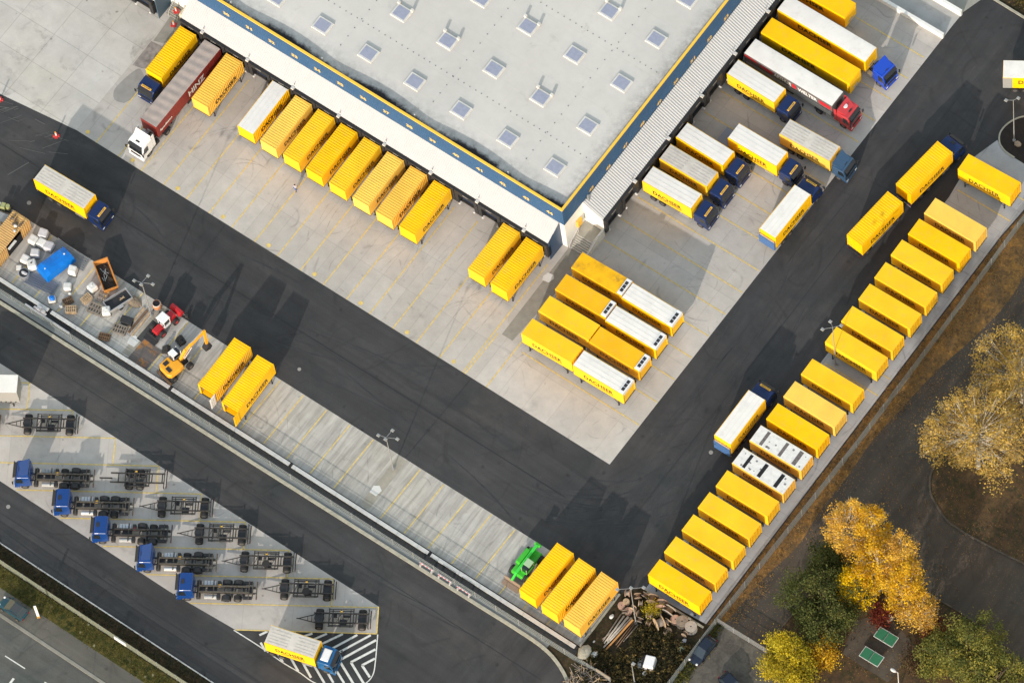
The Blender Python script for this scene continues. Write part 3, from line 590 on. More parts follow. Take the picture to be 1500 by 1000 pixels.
def endwall(x, ymin, m, name='side_wall'):
    MB().add([(x, ymin, 0), (x, WY, 0), (x, WY, ZI - 0.1), (x, ymin, ZC - 0.05), (x - 0.14, ymin, 0), (x - 0.14, WY, 0), (x - 0.14, WY, ZI - 0.1), (x - 0.14, ymin, ZC - 0.05)],
             [(0, 1, 2, 3), (7, 6, 5, 4), (0, 3, 7, 4), (3, 2, 6, 7), (1, 5, 6, 2)]).build(name, m, hall)
endwall(CX1, 11.95, mat('side_wall_blue', (0.022, 0.055, 0.12), 0.4)); endwall(-65.0, 11.95, mat('side_wall_slate', (0.05, 0.09, 0.13), 0.4)); endwall(CX0 + 0.16, 11.95, M_DBLUE)
# the right canopy's white end wall
MB().add([(WX, CY0, 1.2), (1.1, CY0, 1.2), (1.1, CY0, ZC - 0.2), (WX, CY0, ZI - 0.2), (WX, CY0 + .15, 1.2), (1.1, CY0 + .15, 1.2), (1.1, CY0 + .15, ZC - 0.2), (WX, CY0 + .15, ZI - 0.2)],
         [(0, 1, 2, 3), (7, 6, 5, 4), (1, 5, 6, 2), (3, 2, 6, 7)]).build('end_wall', M_WWALL, hall)
# recessed dock walls behind the shelters
MB().box(CX0, CX1 - 0.14, 12.35, 12.5, 0, ZC).box(-109, -65.14, 12.35, 12.5, 0, ZC).build('dock_wall', M_DBLUE, hall)
MB().box(0.5, 0.65, CY0 + 0.16, WH - 2, 0, ZC - 0.2).build('dock_wall', M_DBLUE, hall)
MB().box(CX0, CX1, 11.98, 12.04, ZC - 0.22, ZC - 0.03).box(-109, -65, 11.98, 12.04, ZC - 0.22, ZC - 0.03).box(0.98, 1.06, CY0, WH - 2, ZC - 0.34, ZC - 0.17).build('gutter', M_GALV, hall)
# drains and fixings on the roof
dr = MB()
for k in range(-7, 1): dr.cyl((-10.6 + 14.56 * k, 15.1, 9.7), (-10.6 + 14.56 * k, 15.1, 10.4), 0.09, n=8)
dr.build('roof_drain', M_CAP, hall)
fx = MB()
for row in (22.3, 37.0):
    x = -60
    while x < -3: fx.box(x - .06, x + .06, row - .06, row + .06, ZR, ZR + 0.03); x += 0.9 + random.uniform(-.06, .06)
for colx in (-24.4, -9.9, -39):
    y = 18.0
    while y < 70: fx.box(colx - .06, colx + .06, y - .06, y + .06, ZR, ZR + 0.03); y += 1.5 + random.uniform(-.1, .1)
o = fx.build('roof_fixing', mat('roof_fixing_grey', (0.12, 0.12, 0.12), 0.8), hall); o['kind'] = 'stuff'
# canopy lamps and posts
def lamp_head(x, y, z, ax):
    m = MB(); m.box(x - .2, x + .2, y - .2, y + .2, z - 0.16, z + 0.1); m.build('canopy_lamp', M_CAP, hall)
    q = MB().cyl((x - ax[0] * .4, y - ax[1] * .4, z + 0.05), (x - ax[0] * .4, y - ax[1] * .4, z + 0.55), 0.05, n=6); q.build('lamp_stub', M_GALV, hall)
for i in range(0, 8): lamp_head(-57.2 + 7.28 * i, 11.72, ZC - 0.02, (0, -1))
for i in range(0, 7): lamp_head(1.32, 25.1 + 7.28 * i, ZC - 0.15, (1, 0))
MB().box(-1.75, -1.35, 19.0, 19.3, 6.0, 6.25).cyl((-1.5, 19.15, 6.2), (-1.5, 19.15, 7.3), 0.1, n=8).build('vent_pipe', M_GALV, hall)
# dock numbers
def num_on(txt, x, y, z, ux):
    m = MB(); add_text(m, txt, 1.0, 0.75, (x, y, z), ux, (0, 0, 1), 0.05); m.build('dock_number', M_LETY, hall)
for i in range(15): num_on(str(30 + i), -54.95 + 3.64 * i - 0.45, WY - 0.136, 7.25, (1, 0, 0))
for i in range(13): num_on(str(45 + i), WX + 0.14, 19.75 + 3.66 * i, 6.6, (0, 1, 0))

# skylights ----------------------------------------------------------
SKG = mat('frosted_skylight', (0.27, 0.29, 0.38), 0.35, spec=0.5, var=0.08, vscale=2.5)
def skylight(vent):
    t = thing('skylight', '', 'skylight')
    MB().box(-1.13, 1.13, -0.97, 0.97, 0, 0.24, 0.03, 0.03).build('curb', M_CAP, t)
    MB().box(-0.88, 0.88, -0.72, 0.72, 0.24, 0.27).build('pane', SKG, t)
    if vent:
        for sx in (-1, 1): MB().box(sx * 1.05 - 0.17, sx * 1.05 + 0.17, 0.80, 1.12, 0.1, 0.62).build('wind_deflector', M_CAP, t)
    return t
sk0 = skylight(False); sk1 = skylight(True); used = set()
rows = {18.95: list(range(-10, 1)), 25.95: range(-8, 1), 33.25: range(-8, 1), 40.75: range(-6, 1), 47.6: range(-6, 1), 54.9: range(-5, 1)}
vented = {(25.95, -4), (25.95, -3), (33.25, -2), (25.95, -1), (40.75, -1)}
ordn = ['first', 'second', 'third', 'fourth', 'fifth', 'sixth', 'seventh', 'eighth', 'ninth', 'tenth', 'eleventh']
for ri, (y, ks) in enumerate(rows.items()):
    for k in ks:
        x = -6.15 + 7.28 * k; v = (y, k) in vented; src = sk1 if v else sk0
        if (x < -52 + (y - 19) * 1.25 + 0): continue
        lab = f"skylight{' with two wind guards' if v else ''}, {ordn[-k]} from right, {ordn[ri]} row behind the left fascia"
        loc = (x, y, ZR - 0.02)
        if id(src) not in used: used.add(id(src)); src.location = loc; src['label'] = lab; src['group'] = 'skylights on the warehouse roof'
        else: dup(src, loc, 0, lab, 'skylights on the warehouse roof')

# dock shelters ------------------------------------------------------
def dock_shelter():
    """local y points outward from the wall, x along it"""
    t = thing('dock_shelter', '', 'dock shelter')
    MB().box(-1.74, 1.74, 0, 0.78, 3.55, 4.36, 0, 0).box(-1.8, 1.8, 0, 0.8, 4.36, 4.42).build('header_curtain', M_BLACK, t)
    for s_ in (-1, 1):
        MB().box(s_ * 1.5 - 0.28, s_ * 1.5 + 0.28, 0, 0.76, 1.15, 3.56).build('side_curtain', M_BLACK, t)
        b = MB().cyl((s_ * 1.15, 0.5, 1.15), (s_ * 1.15, 0.86, 1.15), 0.16, n=10); b.build('bumper_lamp', M_CAP, t)
    MB().box(-0.42, 0.42, 0.79, 0.81, 4.0, 4.14).build('label_plate', M_ALU, t)
    MB().box(-1.2, 1.2, -0.02, 0.04, 1.2, 3.6).build('dock_door', M_DBLUE, t)
    MB().box(-1.25, 1.25, 0.0, 0.35, 0.95, 1.2).build('dock_leveller', M_FRAME, t)
    return t
ds = dock_shelter(); first = True
DG = 'dock shelters under the canopies'
LD = ['at the tail of the bright container beside the blue end wall', 'at the tail of the second container from the blue end wall', 'empty, next to the pair by the blue end wall', 'empty, beside the rightmost of eight containers', 'at the tail of the rightmost of eight containers',
      'at the tail of the seventh of eight containers', 'at the tail of the sixth of eight containers', 'at the tail of the fifth of eight containers', 'at the tail of the fourth of eight containers', 'at the tail of the third of eight containers',
      'at the tail of the second of eight containers', 'at the tail of the leftmost, white-topped of eight containers', 'empty, between the white-topped container and the amber one', 'at the tail of the amber container beside the red trailer', 'at the tail of the long red trailer', 'at the tail of the leftmost navy lorry']
RD = ['empty, next to the corner stairs', 'empty, second from the corner stairs', 'behind the lorry nearest the corner stairs', 'behind the grubby grey-roofed lorry', 'behind the third lorry from the corner stairs', 'empty, beside the third lorry from the stairs', 'empty, beside the lorry next to the red-striped trailer',
      'behind the lorry next to the red-striped trailer', 'behind the red-striped trailer', 'behind the all-yellow long trailer', 'behind the trailer of the bright blue tractor', 'behind the topmost yellow trailer', 'beyond the topmost yellow trailer']
for i in range(0, 16):
    x = -4.42 - 3.64 * i; lab = 'black dock shelter ' + LD[i]
    if first: ds.location = (x, 12.34, 0); ds.rotation_euler = (0, 0, math.pi); ds['label'] = lab; ds['group'] = DG; first = False
    else: dup(ds, (x, 12.34, 0), math.pi, lab, DG)
for i in range(2): dup(ds, (-67.2 - 3.64 * i, 12.34, 0), math.pi, ['black dock shelter of the separate top-left dock with the slate end wall', 'second black dock shelter from the slate end wall'][i], DG)
for i in range(0, 13): dup(ds, (0.66, 20.25 + 3.66 * i, 0), -math.pi / 2, 'black dock shelter ' + RD[i], DG)

# corner stairs ------------------------------------------------------
st = thing('entrance_stairs', 'concrete stairs with pale railings at the warehouse corner', 'stairs', (0, 0, 0))
MB().box(-1.86, 0.95, 16.5, 18.42, 0, 1.2).build('landing', mat('landing_concrete', (0.33, 0.31, 0.26), 0.9, var=0.1), st)
for k in range(7): MB().box(-1.5, 0.9, 14.7 + 0.255 * k, 16.5, 0.17 * k, 0.17 * (k + 1)).build('step', MT['landing_concrete'], st)
tr = MB()
for k in range(7): tr.box(-1.5, 0.9, 14.69 + 0.255 * k, 14.76 + 0.255 * k, 0.17 * (k + 1), 0.17 * (k + 1) + 0.02)
tr.build('step_nosing', M_CAP, st)
MB().add([(0.96, 14.3, 0), (0.96, 18.42, 0), (0.96, 18.42, 1.9), (0.96, 17.3, 1.9), (0.96, 14.9, 0.8), (0.96, 14.3, 0.6), (1.12, 14.3, 0), (1.12, 18.42, 0), (1.12, 18.42, 1.9), (1.12, 17.3, 1.9), (1.12, 14.9, 0.8), (1.12, 14.3, 0.6)],
         [(0, 1, 2, 3, 4, 5), (11, 10, 9, 8, 7, 6), (0, 5, 11, 6), (5, 4, 10, 11), (4, 3, 9, 10), (3, 2, 8, 9), (2, 1, 7, 8)]).build('side_parapet', M_CAP, st)
for x in (-1.6, 1.04): hr = MB(); hr.cyl((x, 14.6, 1.0 + (0.2 if x > 0 else 0)), (x, 16.6, 2.2), 0.035, n=6).cyl((x, 16.6, 2.2), (x, 18.3, 2.2), 0.035, n=6).cyl((x, 14.6, 0), (x, 14.6, 1.1), 0.035, n=6).cyl((x, 16.6, 1.2), (x, 16.6, 2.2), 0.035, n=6); hr.build('handrail', M_CAP, st)
o = MB().box(-1.88, -1.55, 16.7, 17.6, 2.2, 3.6).box(-1.55, -1.52, 16.75, 17.55, 2.25, 3.55).build('door_sign', M_SIGNY); tag(o, 'yellow box sign on the white wall above the corner stairs', 'sign')

# left stairs gap
sg = thing('side_stairs', 'old stone stairs with rail between the two left-hand docks', 'stairs', (0, 0, 0))
for k in range(6): MB().box(-64.7, -62.9, 13.0 + .25 * k, 14.5, 0.17 * k, 0.17 * (k + 1)).build('step', MT['old_paving_stone'], sg)
MB().cyl((-64.2, 12.9, 0), (-64.2, 12.9, 1), 0.03, n=6).cyl((-64.2, 14.4, 1), (-64.2, 14.4, 2), 0.03, n=6).cyl((-64.2, 12.9, 1), (-64.2, 14.4, 2), 0.03, n=6).build('handrail', M_CAP, sg)
o = MB().box(-62.4, -61.1, 12.9, 14.4, 0, 2.4, 0.1, 0.1).build('stored_crate', M_CREAM); tag(o, 'tall cream cabinet at the left end of the long canopy', 'cabinet')
bevel(o, 0.08)

# ------------------------------------------------------------------ FENCES AND WALLS
def fence(name, label, pts, h, m, post=2.5, pitch=0.1, wire=0.045, group=None, cap=True):
    t = thing(name, label, 'fence', (pts[0][0], pts[0][1], 0)); o0 = Vector((pts[0][0], pts[0][1], 0))
    if group: t['group'] = group
    pan = MB(); posts = []
    for a, b in zip(pts, pts[1:]):
        a = Vector((a[0], a[1], 0)) - o0; b = Vector((b[0], b[1], 0)) - o0; L = (b - a).length; d = (b - a) / L
        k = int(L / pitch)
        for i in range(k):
            p = a + d * (i * pitch); q = p + d * wire
            pan.add([(p.x, p.y, 0.05), (q.x, q.y, 0.05), (q.x, q.y, h), (p.x, p.y, h)], [(0, 1, 2, 3)])
        for z in (0.06, h * 0.33, h * 0.66, h - 0.04): pan.bar(a + Vector((0, 0, z)), b + Vector((0, 0, z)), 0.03, 0.05)
        k = max(1, round(L / post))
        for i in range(k + 1): posts.append(a + d * (L * i / k))
    pan.build('mesh_panel', m, t)
    if len(posts) > 60:
        pm = MB()
        for p in posts: pm.box(p.x - .04, p.x + .04, p.y - .04, p.y + .04, 0, h + 0.05)
        pm.build('post', M_GALV, t)
    else:
        me = MB().box(-.04, .04, -.04, .04, 0, h + 0.05).mesh('post', M_GALV)
        for p in posts: q = link('post', me, t); q.location = p
    return t
fence('mesh_fence', 'long grey mesh fence on the gravel below the white wall cap', [(-100, -30.75), (20, -30.7), (37.2, -30.6)], 1.7, M_MESH, 3.2, 0.1, 0.028)
fence('mesh_fence', 'grey mesh fence running behind the long row of yellow containers', [(43.4, -30), (43.35, -17.2), (43.6, -5), (44.0, 12), (43.9, 30), (43.6, 48), (43.9, 60)], 1.9, M_MESH, 3.0, 0.1, 0.045)
fence('mesh_fence', 'short pale mesh fence crossing between the lane and the dark playground', [(43.5, -16.8), (52.5, -16.7)], 1.5, M_GALV, 2.4, 0.12, 0.055)
fence('mesh_fence', 'green-grey mesh fence between the planting bed and the flowery verge', [(-100, -60.15), (35, -60.15)], 1.7, M_MESHG, 3.0, 0.1, 0.068)
rw = thing('retaining_wall', 'long low retaining wall with a pale cap along the lower edge of the parking strip', 'wall', (0, 0, 0))
MB().box(-100, 31.3, -29.35, -29.0, -0.1, 0.28).build('wall', M_BLACK, rw)
cp = MB(); x = -100.0
for xe in (-50.7, -31.4, -12.5, 9.0, 31.35):
    cp.box(x, xe - 0.45, -29.5, -29.02, 0.28, 0.42); x = xe
cp.build('wall_cap', M_CAP, rw)
struct('fence_band', ribbon([(X0, -30.95), (20, -30.9), (28, -30.95)], 0.75, 0.0, 0.026), mat('fence_band_grey', (0.17, 0.18, 0.18), 0.9, var=0.08, vscale=1.0))  # added ground strip in the mesh's grey, standing in for the fence band
gv = ribbon([(X0, -30.0), (20, -29.95), (31.4, -29.9)], 1.15, 0.0, 0.028); struct('gravel_margin', gv, mat('shaded_gravel', (0.035, 0.037, 0.038), 0.95, var=0.25, vscale=4, bump=0.5))  # gravel coloured dark to carry the fence's shadow at the wall foot
st_ = MB().box(31.1, 31.36, -28.8, -20.4, 0, 0.16).box(33.8, 42.3, -18.4, -18.15, 0, 0.15); struct('edge_kerb', st_, M_KERB)
gu = MB(); 
for a, b in (((42.35, -17.7), (42.45, 20)), ((42.45, 20), (42.45, 46)), ((42.45, 46), (42.8, 51))): ln(gu, a, b, 0.16, 0.03)
struct('drain_channel', gu, M_BLACK)

# ------------------------------------------------------------------ SWAP BODIES
SAT = (0.90, 0.495, 0.002, 1); MID = (0.87, 0.505, 0.014, 1); PALE = (0.85, 0.53, 0.085, 1); TAN = (0.82, 0.47, 0.065, 1); AMB = (0.80, 0.42, 0.008, 1)
ZB = 1.42
def ribbed_roof(L, W, z, m=M_YTOP, pitch=0.33, h=0.030, axis='x', x0=None):
    mb = MB(); a = -L / 2 + 0.22; n = int((L - 0.44) / pitch); pitch = (L - 0.44) / n; y = W / 2 - 0.05
    for i in range(n):
        b = a + i * pitch; pr = [(b, 0), (b + pitch * .3, 0), (b + pitch * .42, h), (b + pitch * .88, h), (b + pitch, 0)]
        for (xa, ha), (xb, hb) in zip(pr, pr[1:]): mb.add([(xa, -y, z + ha), (xb, -y, z + hb), (xb, y, z + hb), (xa, y, z + ha)], [(0, 1, 2, 3)])
    mb.add([(-L / 2 + .02, -y, z), (a, -y, z), (a, y, z), (-L / 2 + .02, y, z), (L / 2 - .22, -y, z), (L / 2 - .02, -y, z), (L / 2 - .02, y, z), (L / 2 - .22, y, z)], [(0, 1, 2, 3), (4, 5, 6, 7)])
    return mb
def ribbed_side(L, z0, z1, y, sgn, pitch=0.30, d=0.05):
    mb = MB(); n = int((L - .3) / pitch); p = (L - .3) / n; a = -L / 2 + .15
    for i in range(n):
        b = a + i * p; pr = [(b, 0), (b + p * .45, 0), (b + p * .55, -d), (b + p * .9, -d), (b + p, 0)]
        for (xa, ha), (xb, hb) in zip(pr, pr[1:]):
            q = [(xa, sgn * (y + ha), z0), (xb, sgn * (y + hb), z0), (xb, sgn * (y + hb), z1), (xa, sgn * (y + ha), z1)]
            mb.add(q, [(0, 1, 2, 3)] if sgn < 0 else [(3, 2, 1, 0)])
    return mb
_legs = None
def add_legs(t, L, top):
    global _legs
    if _legs is None:
        _legs = MB().box(-.05, .05, -.05, .05, 0, top).box(-.1, .1, -.1, .1, 0, .03).bar((0, 0, .35), (0.75, 0, top - 0.02), .05, .05).mesh('leg', M_BLACK)
        global _legs2
        _legs2 = MB().box(-.05, .05, -.05, .05, 0, top).box(-.1, .1, -.1, .1, 0, .03).bar((0, 0, .35), (-0.75, 0, top - 0.02), .05, .05).mesh('leg', M_BLACK)
    for sx, me in ((-1, _legs), (1, _legs2)):
        for sy in (-1, 1): o = link('leg', me, t); o.location = (sx * (L / 2 - 0.95), sy * 1.17, 0)
def swap_body(kind, L=7.7, legs=True, doors='closed', text='DACHSER', zt=3.95, W=2.5, roof='yellow', name='swap_body', tx=None, zb=ZB, visible=(-1,)):
    t = thing(name, '', 'container'); H2 = W / 2
    rr = kind.startswith('ribbed'); full = kind == 'ribbed_full'
    b = MB(); e = 0.10
    open_ = doors in ('open_white', 'open_yellow')
    # frame posts and rails always present
    for sx in (-1, 1):
        for sy in (-1, 1): b.box(sx * L / 2 - (e if sx > 0 else 0), sx * L / 2 + (0 if sx > 0 else e), sy * H2 - (e if sy > 0 else 0), sy * H2 + (0 if sy > 0 else e), zb, zt)
    for sy in (-1, 1): b.box(-L / 2 + e, L / 2 - e, sy * H2 - (.08 if sy > 0 else 0), sy * H2 + (0 if sy > 0 else .08), zt - .16, zt).box(-L / 2 + e, L / 2 - e, sy * H2 - (.08 if sy > 0 else 0), sy * H2 + (0 if sy > 0 else .08), zb, zb + .14)
    # front wall (local -x): plain pressed steel
    b.box(-L / 2 + .03, -L / 2 + .09, -H2 + e, H2 - e, zb, zt - .002)
    if not open_: b.box(L / 2 - .10, L / 2 - .055, -H2 + e, H2 - e, zb, zt - .002)
    else: b.box(L / 2 - .10, L / 2, -H2 + e, H2 - e, zt - .2, zt - .002).box(-L/2+.1, L/2-.1, -H2+.1, H2-.1, zb, zb+.05)
    if full:
        for sgn in (-1, 1):
            q = ribbed_side(L, zb + .1, zt - .1, H2 - .01, sgn); b.add(q.v, q.f)
    else:
        for sgn in (-1, 1): b.box(-L / 2 + e, L / 2 - e, sgn * (H2 - .025) - .012, sgn * (H2 - .025) + .012, zb + .14, zt - .16)
    b.build('body', M_YEL, t)
    if doors == 'closed':
        d = MB()
        for k in range(4): y = -H2 + .17 + k * (W - .3) / 4; d.box(L / 2 - .055, L / 2 - .02, y, y + (W - .3) / 4 - .07, zb + .18, zt - .3)
        d.build('rear_door', M_YEL, t)
        lb = MB()
        for k in range(4): y = -H2 + .17 + (k + .5) * (W - .3) / 4; lb.cyl((L / 2 - .005, y, zb + .1), (L / 2 - .005, y, zt - .2), .018, n=5)
        lb.build('lock_bar', M_YEL, t)
    elif open_:
        mt = M_WCAB if doors == 'open_white' else M_YEL
        MB().box(L / 2 - 0.05, L / 2 + .02, -H2 + .12, -H2 + .2, zb, zt - .2).build('door_post', M_YEL, t)
        # one leaf folded to the +y side, the other swung along the -y side
        for sy, mm in ((1, mt), (-1, M_YEL if doors == 'open_yellow' else M_YEL)):
            dd = MB(); x0_, x1_ = L / 2 - 1.15, L / 2 - .02
            if sy > 0 and doors == 'open_yellow' or sy > 0 and doors == 'open_white':
                dd.box(L / 2 - .02, L / 2 + 1.05, sy * (H2 - .02), sy * (H2 + .03), zb, zt - .05)
                for k in range(3): dd.box(L / 2 + .1 + k * .32, L / 2 + .3 + k * .32, sy * H2 + .03, sy * H2 + .06, zb + .1, zt - .15)
            else: dd.box(x0_, x1_, -H2 - .09, -H2 - .04, zb, zt - .05)
            dd.build('open_door', mm, t)
        MB().box(-L / 2 + .12, L / 2 - .12, H2 - .07, H2 - .05, zb + .1, zt - .2).box(-L / 2 + .12, L / 2 - .12, -H2 + .05, -H2 + .07, zb + .1, zt - .2).build('inner_lining', M_CREAM, t)
    if roof == 'yellow':
        if rr: ribbed_roof(L, W, zt - .03).build('roof', M_YTOP, t)
        else:
            r = MB().box(-L / 2 + .02, L / 2 - .02, -H2 + .02, H2 - .02, zt, zt + .012); r.build('roof', M_YTOP, t)
    elif roof in ('white', 'grey', 'whitefull'):
        mb = MB(); k = 9; ys = np.linspace(-H2 + .07, H2 - .07, 5)
        if roof == 'whitefull': ys = np.linspace(-H2 + .0, H2 - .0, 5)
        xs = np.linspace(-L / 2 + .05, L / 2 - .05, 2 * k + 1); vs = []
        for i, x in enumerate(xs):
            for j, y in enumerate(ys): vs.append((x, y, zt + 0.015 + (0.008 if i % 2 else 0.0) + (0.02 if 0 < j < 4 else 0) + random.uniform(0, .006)))
        mb.add(vs, [(i * 5 + j, (i + 1) * 5 + j, (i + 1) * 5 + j + 1, i * 5 + j + 1) for i in range(2 * k) for j in range(4)])
        mb.build('roof', M_GROOF if roof == 'grey' else M_WROOF, t, True)
        if roof == 'grey':
            s_ = MB()
            for y in (-.8, -.4, .05, .45, .85): s_.box(-L / 2 + .3, -.5, y, y + .12, zt + .045, zt + .06).box(.4, L / 2 - .3, y, y + .12, zt + .045, zt + .06)
            s_.build('roof_seam', mat('tarpaulin_seam', (0.46, 0.425, 0.38), 0.7, var=0.2, vscale=3), t)
        else:
            s_ = MB()
            for y in (-.62, 0, .62): s_.box(-L / 2 + .15, L / 2 - .15, y, y + .05, zt + .05, zt + .062)
            s_.build('roof_seam', mat('pale_seam', (0.67, 0.648, 0.61), 0.7), t)
    if text:
        tw = L * 0.58; tl = -tw / 2 if tx is None else tx
        for sgn in visible:
            m = MB(); y = sgn * (H2 + .006); z = zb + 0.72
            if sgn < 0: add_text(m, text, tw, 0.86, (tl, y, z), (1, 0, 0), (0, 0, 1)); m.sheet([], 0) if False else None; m.add([(tl + .7, y, z - .28), (tl + tw, y, z - .28), (tl + tw, y, z - .19), (tl + .7, y, z - .19)], [(0, 1, 2, 3)])
            else: add_text(m, text, tw, 0.86, (tl + tw, y, z), (-1, 0, 0), (0, 0, 1)); m.add([(tl + tw - .7, y, z - .28), (tl, y, z - .28), (tl, y, z - .19), (tl + tw - .7, y, z - .19)], [(0, 1, 2, 3)])
            m.build('lettering', M_LETK, t)
    u = MB()
    for y in (-.55, .55): u.box(-L / 2 + .1, L / 2 - .1, y - .09, y + .09, zb - .2, zb)
    for k in range(7): x = -L / 2 + .3 + k * (L - .6) / 6; u.box(x - .06, x + .06, -H2 + .03, H2 - .03, zb - .12, zb - .001)
    u.box(-L / 2, -L / 2 + .1, -H2, H2, zb - .16, zb - .001).box(L / 2 - .1, L / 2, -H2, H2, zb - .16, zb - .001)
    for sy in (-1, 1): u.box(-L / 2 + .1, L / 2 - .1, sy * (H2 - .04) - .03, sy * (H2 - .04) + .03, zb - .14, zb - .001)
    u.build('underframe', M_BLACK, t)
    if legs: add_legs(t, L, zb - .12)
    return t
_sb = {}
def put_body(key, loc, rz, label, color, group, **kw):
    k = (key, tuple(sorted((a, str(b)) for a, b in kw.items())))
    cat_label = label
    if k not in _sb:
        t = swap_body(key, **kw); _sb[k] = t; t.location = loc; t.rotation_euler = (0, 0, rz); t['label'] = label; t['group'] = group; setcol(t, color); return t
    return dup(_sb[k], loc, rz, label, group, color)
GD = 'yellow containers at the left docks'; GR = 'yellow containers in the fence-side row'; GQ = 'containers parked in pairs below the stairs'; GS = 'containers on the lower parking strip'; GT = 'truck bodies of the lorries'
H = math.pi / 2
# left docks: doors to the building
for x, y, yaw, kind, roof, c, lab in (
    (-51.69, 7.5, 91.6, 'ribbed_full', 'yellow', TAN, 'amber ribbed container on legs at a left dock, right beside the long red trailer'),
    (-44.40, 7.6, 91.2, 'ribbed_full', 'white', SAT, 'white-topped yellow container on legs, leftmost of the eight standing side by side'),
    (-40.70, 7.55, 90.8, 'ribbed', 'yellow', PALE, 'pale yellow ribbed container, second of the eight, next to the white-topped one'),
    (-37.10, 7.58, 91.0, 'ribbed', 'yellow', MID, 'yellow ribbed container third of the eight side by side'),
    (-33.45, 7.56, 90.9, 'ribbed', 'yellow', SAT, 'bright yellow ribbed container fourth of the eight side by side'),
    (-29.80, 7.6, 91.0, 'ribbed', 'yellow', MID, 'yellow ribbed container fifth of the eight side by side'),
    (-26.10, 7.6, 91.1, 'ribbed', 'yellow', PALE, 'pale yellow ribbed container sixth of the eight side by side'),
    (-22.45, 7.6, 91.2, 'ribbed_full', 'yellow', TAN, 'amber container with fluted sides, seventh of the eight side by side'),
    (-18.77, 7.6, 91.0, 'ribbed', 'yellow', SAT, 'bright yellow ribbed container on legs, rightmost of the eight, beside two empty docks'),
    (-7.96, 7.6, 90.4, 'ribbed', 'yellow', MID, 'left one of the two ribbed containers next to the blue end wall'),
    (-4.42, 7.56, 90.2, 'ribbed', 'yellow', SAT, 'bright yellow ribbed container right beside the blue end wall of the canopy')):
    put_body(kind, (x, y, 0), R(yaw), lab, c, GD, roof=roof)
# fence-side row
rc = [(-16.35, SAT), (-12.77, MID), (-9.15, MID), (-5.6, MID), (-1.95, MID), (1.6, 'g1'), (5.35, 'g2'), (8.9, SAT), (12.55, PALE), (16.3, MID), (21.55, MID), (25.0, MID), (28.75, MID), (32.3, MID), (36.0, MID), (39.6, SAT), (43.1, PALE)]
nm = {0: 'bright yellow smooth container on legs, lowest in the fence-side row, beside the cable drums', 1: 'smooth yellow container, second from the cable drums in the fence-side row', 2: 'smooth yellow container, third from the cable drums in the fence-side row',
      3: 'smooth yellow container, fourth from the cable drums, two below the white-roofed pair', 4: 'smooth yellow container directly below the two white-roofed ones in the fence-side row',
      5: 'lower one of two containers with ruined white roofs, three black gaps in its roof', 6: 'upper one of two containers with ruined white roofs, narrow grey and brown gaps',
      7: 'bright yellow smooth container directly above the ruined white-roofed pair', 8: 'pale yellow smooth container, second above the ruined white-roofed pair', 9: 'smooth yellow container just below the gap with the lamp post',
      10: 'smooth yellow container just above the gap with the lamp post', 11: 'smooth yellow container, second above the gap with the lamp post', 12: 'smooth yellow container, third above the gap with the lamp post',
      13: 'smooth yellow container, fourth from the top end of the fence-side row', 14: 'smooth yellow container, third from the top end of the fence-side row', 15: 'deep yellow smooth container, second from the top end of the fence-side row', 16: 'palest smooth container, topmost in the unbroken fence-side row'}
for i, (y, c) in enumerate(rc):
    g_ = isinstance(c, str)
    t = put_body('smooth', (37.52 + random.uniform(-.08, .08), y, 0), R(random.uniform(-.6, .6) + .4), nm[i], TAN if g_ else c, GR, **({'roof': c} if g_ else {}))
    if g_:
        L, W, zt = 7.7, 2.5, 3.95
        MB().box(-L / 2 + .05, L / 2 - .05, -W / 2 + .05, W / 2 - .05, zt + .004, zt + .03).build('roof', mat('stained_white_roof', (0.66, 0.65, 0.62), 0.7, var=0.08, vscale=2, dirt=0.5, dscale=1.5, dirtcol=(0.3, 0.28, 0.27)), t)
        gaps = ((-2.55, .42, 0), (-.35, .5, 0), (2.1, .5, 0)) if c == 'g1' else ((-2.6, .42, 1), (.15, .42, 1), (2.2, .55, 1))
        for x, wd, k in gaps: MB().box(x, x + wd, -W / 2 + (.25 if c == 'g1' else .2), W / 2 - .25, zt + .02, zt + .045).build('roof_gap', M_DARK if k == 0 else mat('rust_grey_gap', (0.13, 0.115, 0.11), 0.9, var=0.3, vscale=4), t)
        sp = MB()
        for k in range(14): x, y_ = random.uniform(-3.3, 3.4), random.choice((-.75, 0, .7)) + random.uniform(-.1, .1); s_ = random.uniform(.06, .13); sp.box(x - s_, x + s_, y_ - s_, y_ + s_, zt + .032, zt + .04)
        sp.build('roof_patch', mat('patch_grey', (0.2, 0.19, 0.19), 0.9), t)
put_body('smooth', (37.57, 50.62, 0), R(2.2), 'deep yellow smooth container on legs, alone at the top end beside the kerbed lamp bed', SAT, GR)
# pairs below the stairs
def reefer(t, L=7.7, zt=3.95):
    MB().box(L / 2 - .75, L / 2 - .02, -1.15, 1.15, zt - .5, zt + .22).build('cooling_unit', M_WCAB, t)
    f = MB()
    for y in (-.8, -.25, .3): f.box(L / 2 - .62, L / 2 - .2, y, y + .46, zt + .22, zt + .24)
    f.build('fan_grille', M_BLACK, t)
def qbody(x, y, yaw, roof, c, lab, rf):
    t = swap_body('smooth', roof=roof, L=7.6); t.location = (x, y, 0); t.rotation_euler = (0, 0, R(yaw)); t['label'] = lab; t['group'] = GQ; setcol(t, c)
    if 'sooty' in lab:
        for ch in t.children:
            if ch.name.startswith('roof'): ch.data = ch.data.copy(); ch.data.materials[0] = mat('sooty_roof_yellow', (0.8, 0.45, 0.01), 0.6, objcol=True, spec=.2, var=.15, vscale=.8, dirt=1.0, dscale=.55, dirtcol=(.22, .14, .04))
    if rf:
        for ch in list(t.children):
            if ch.name.startswith(('rear_door', 'lock_bar')): bpy.data.objects.remove(ch)
        reefer(t, 7.6)
    return t
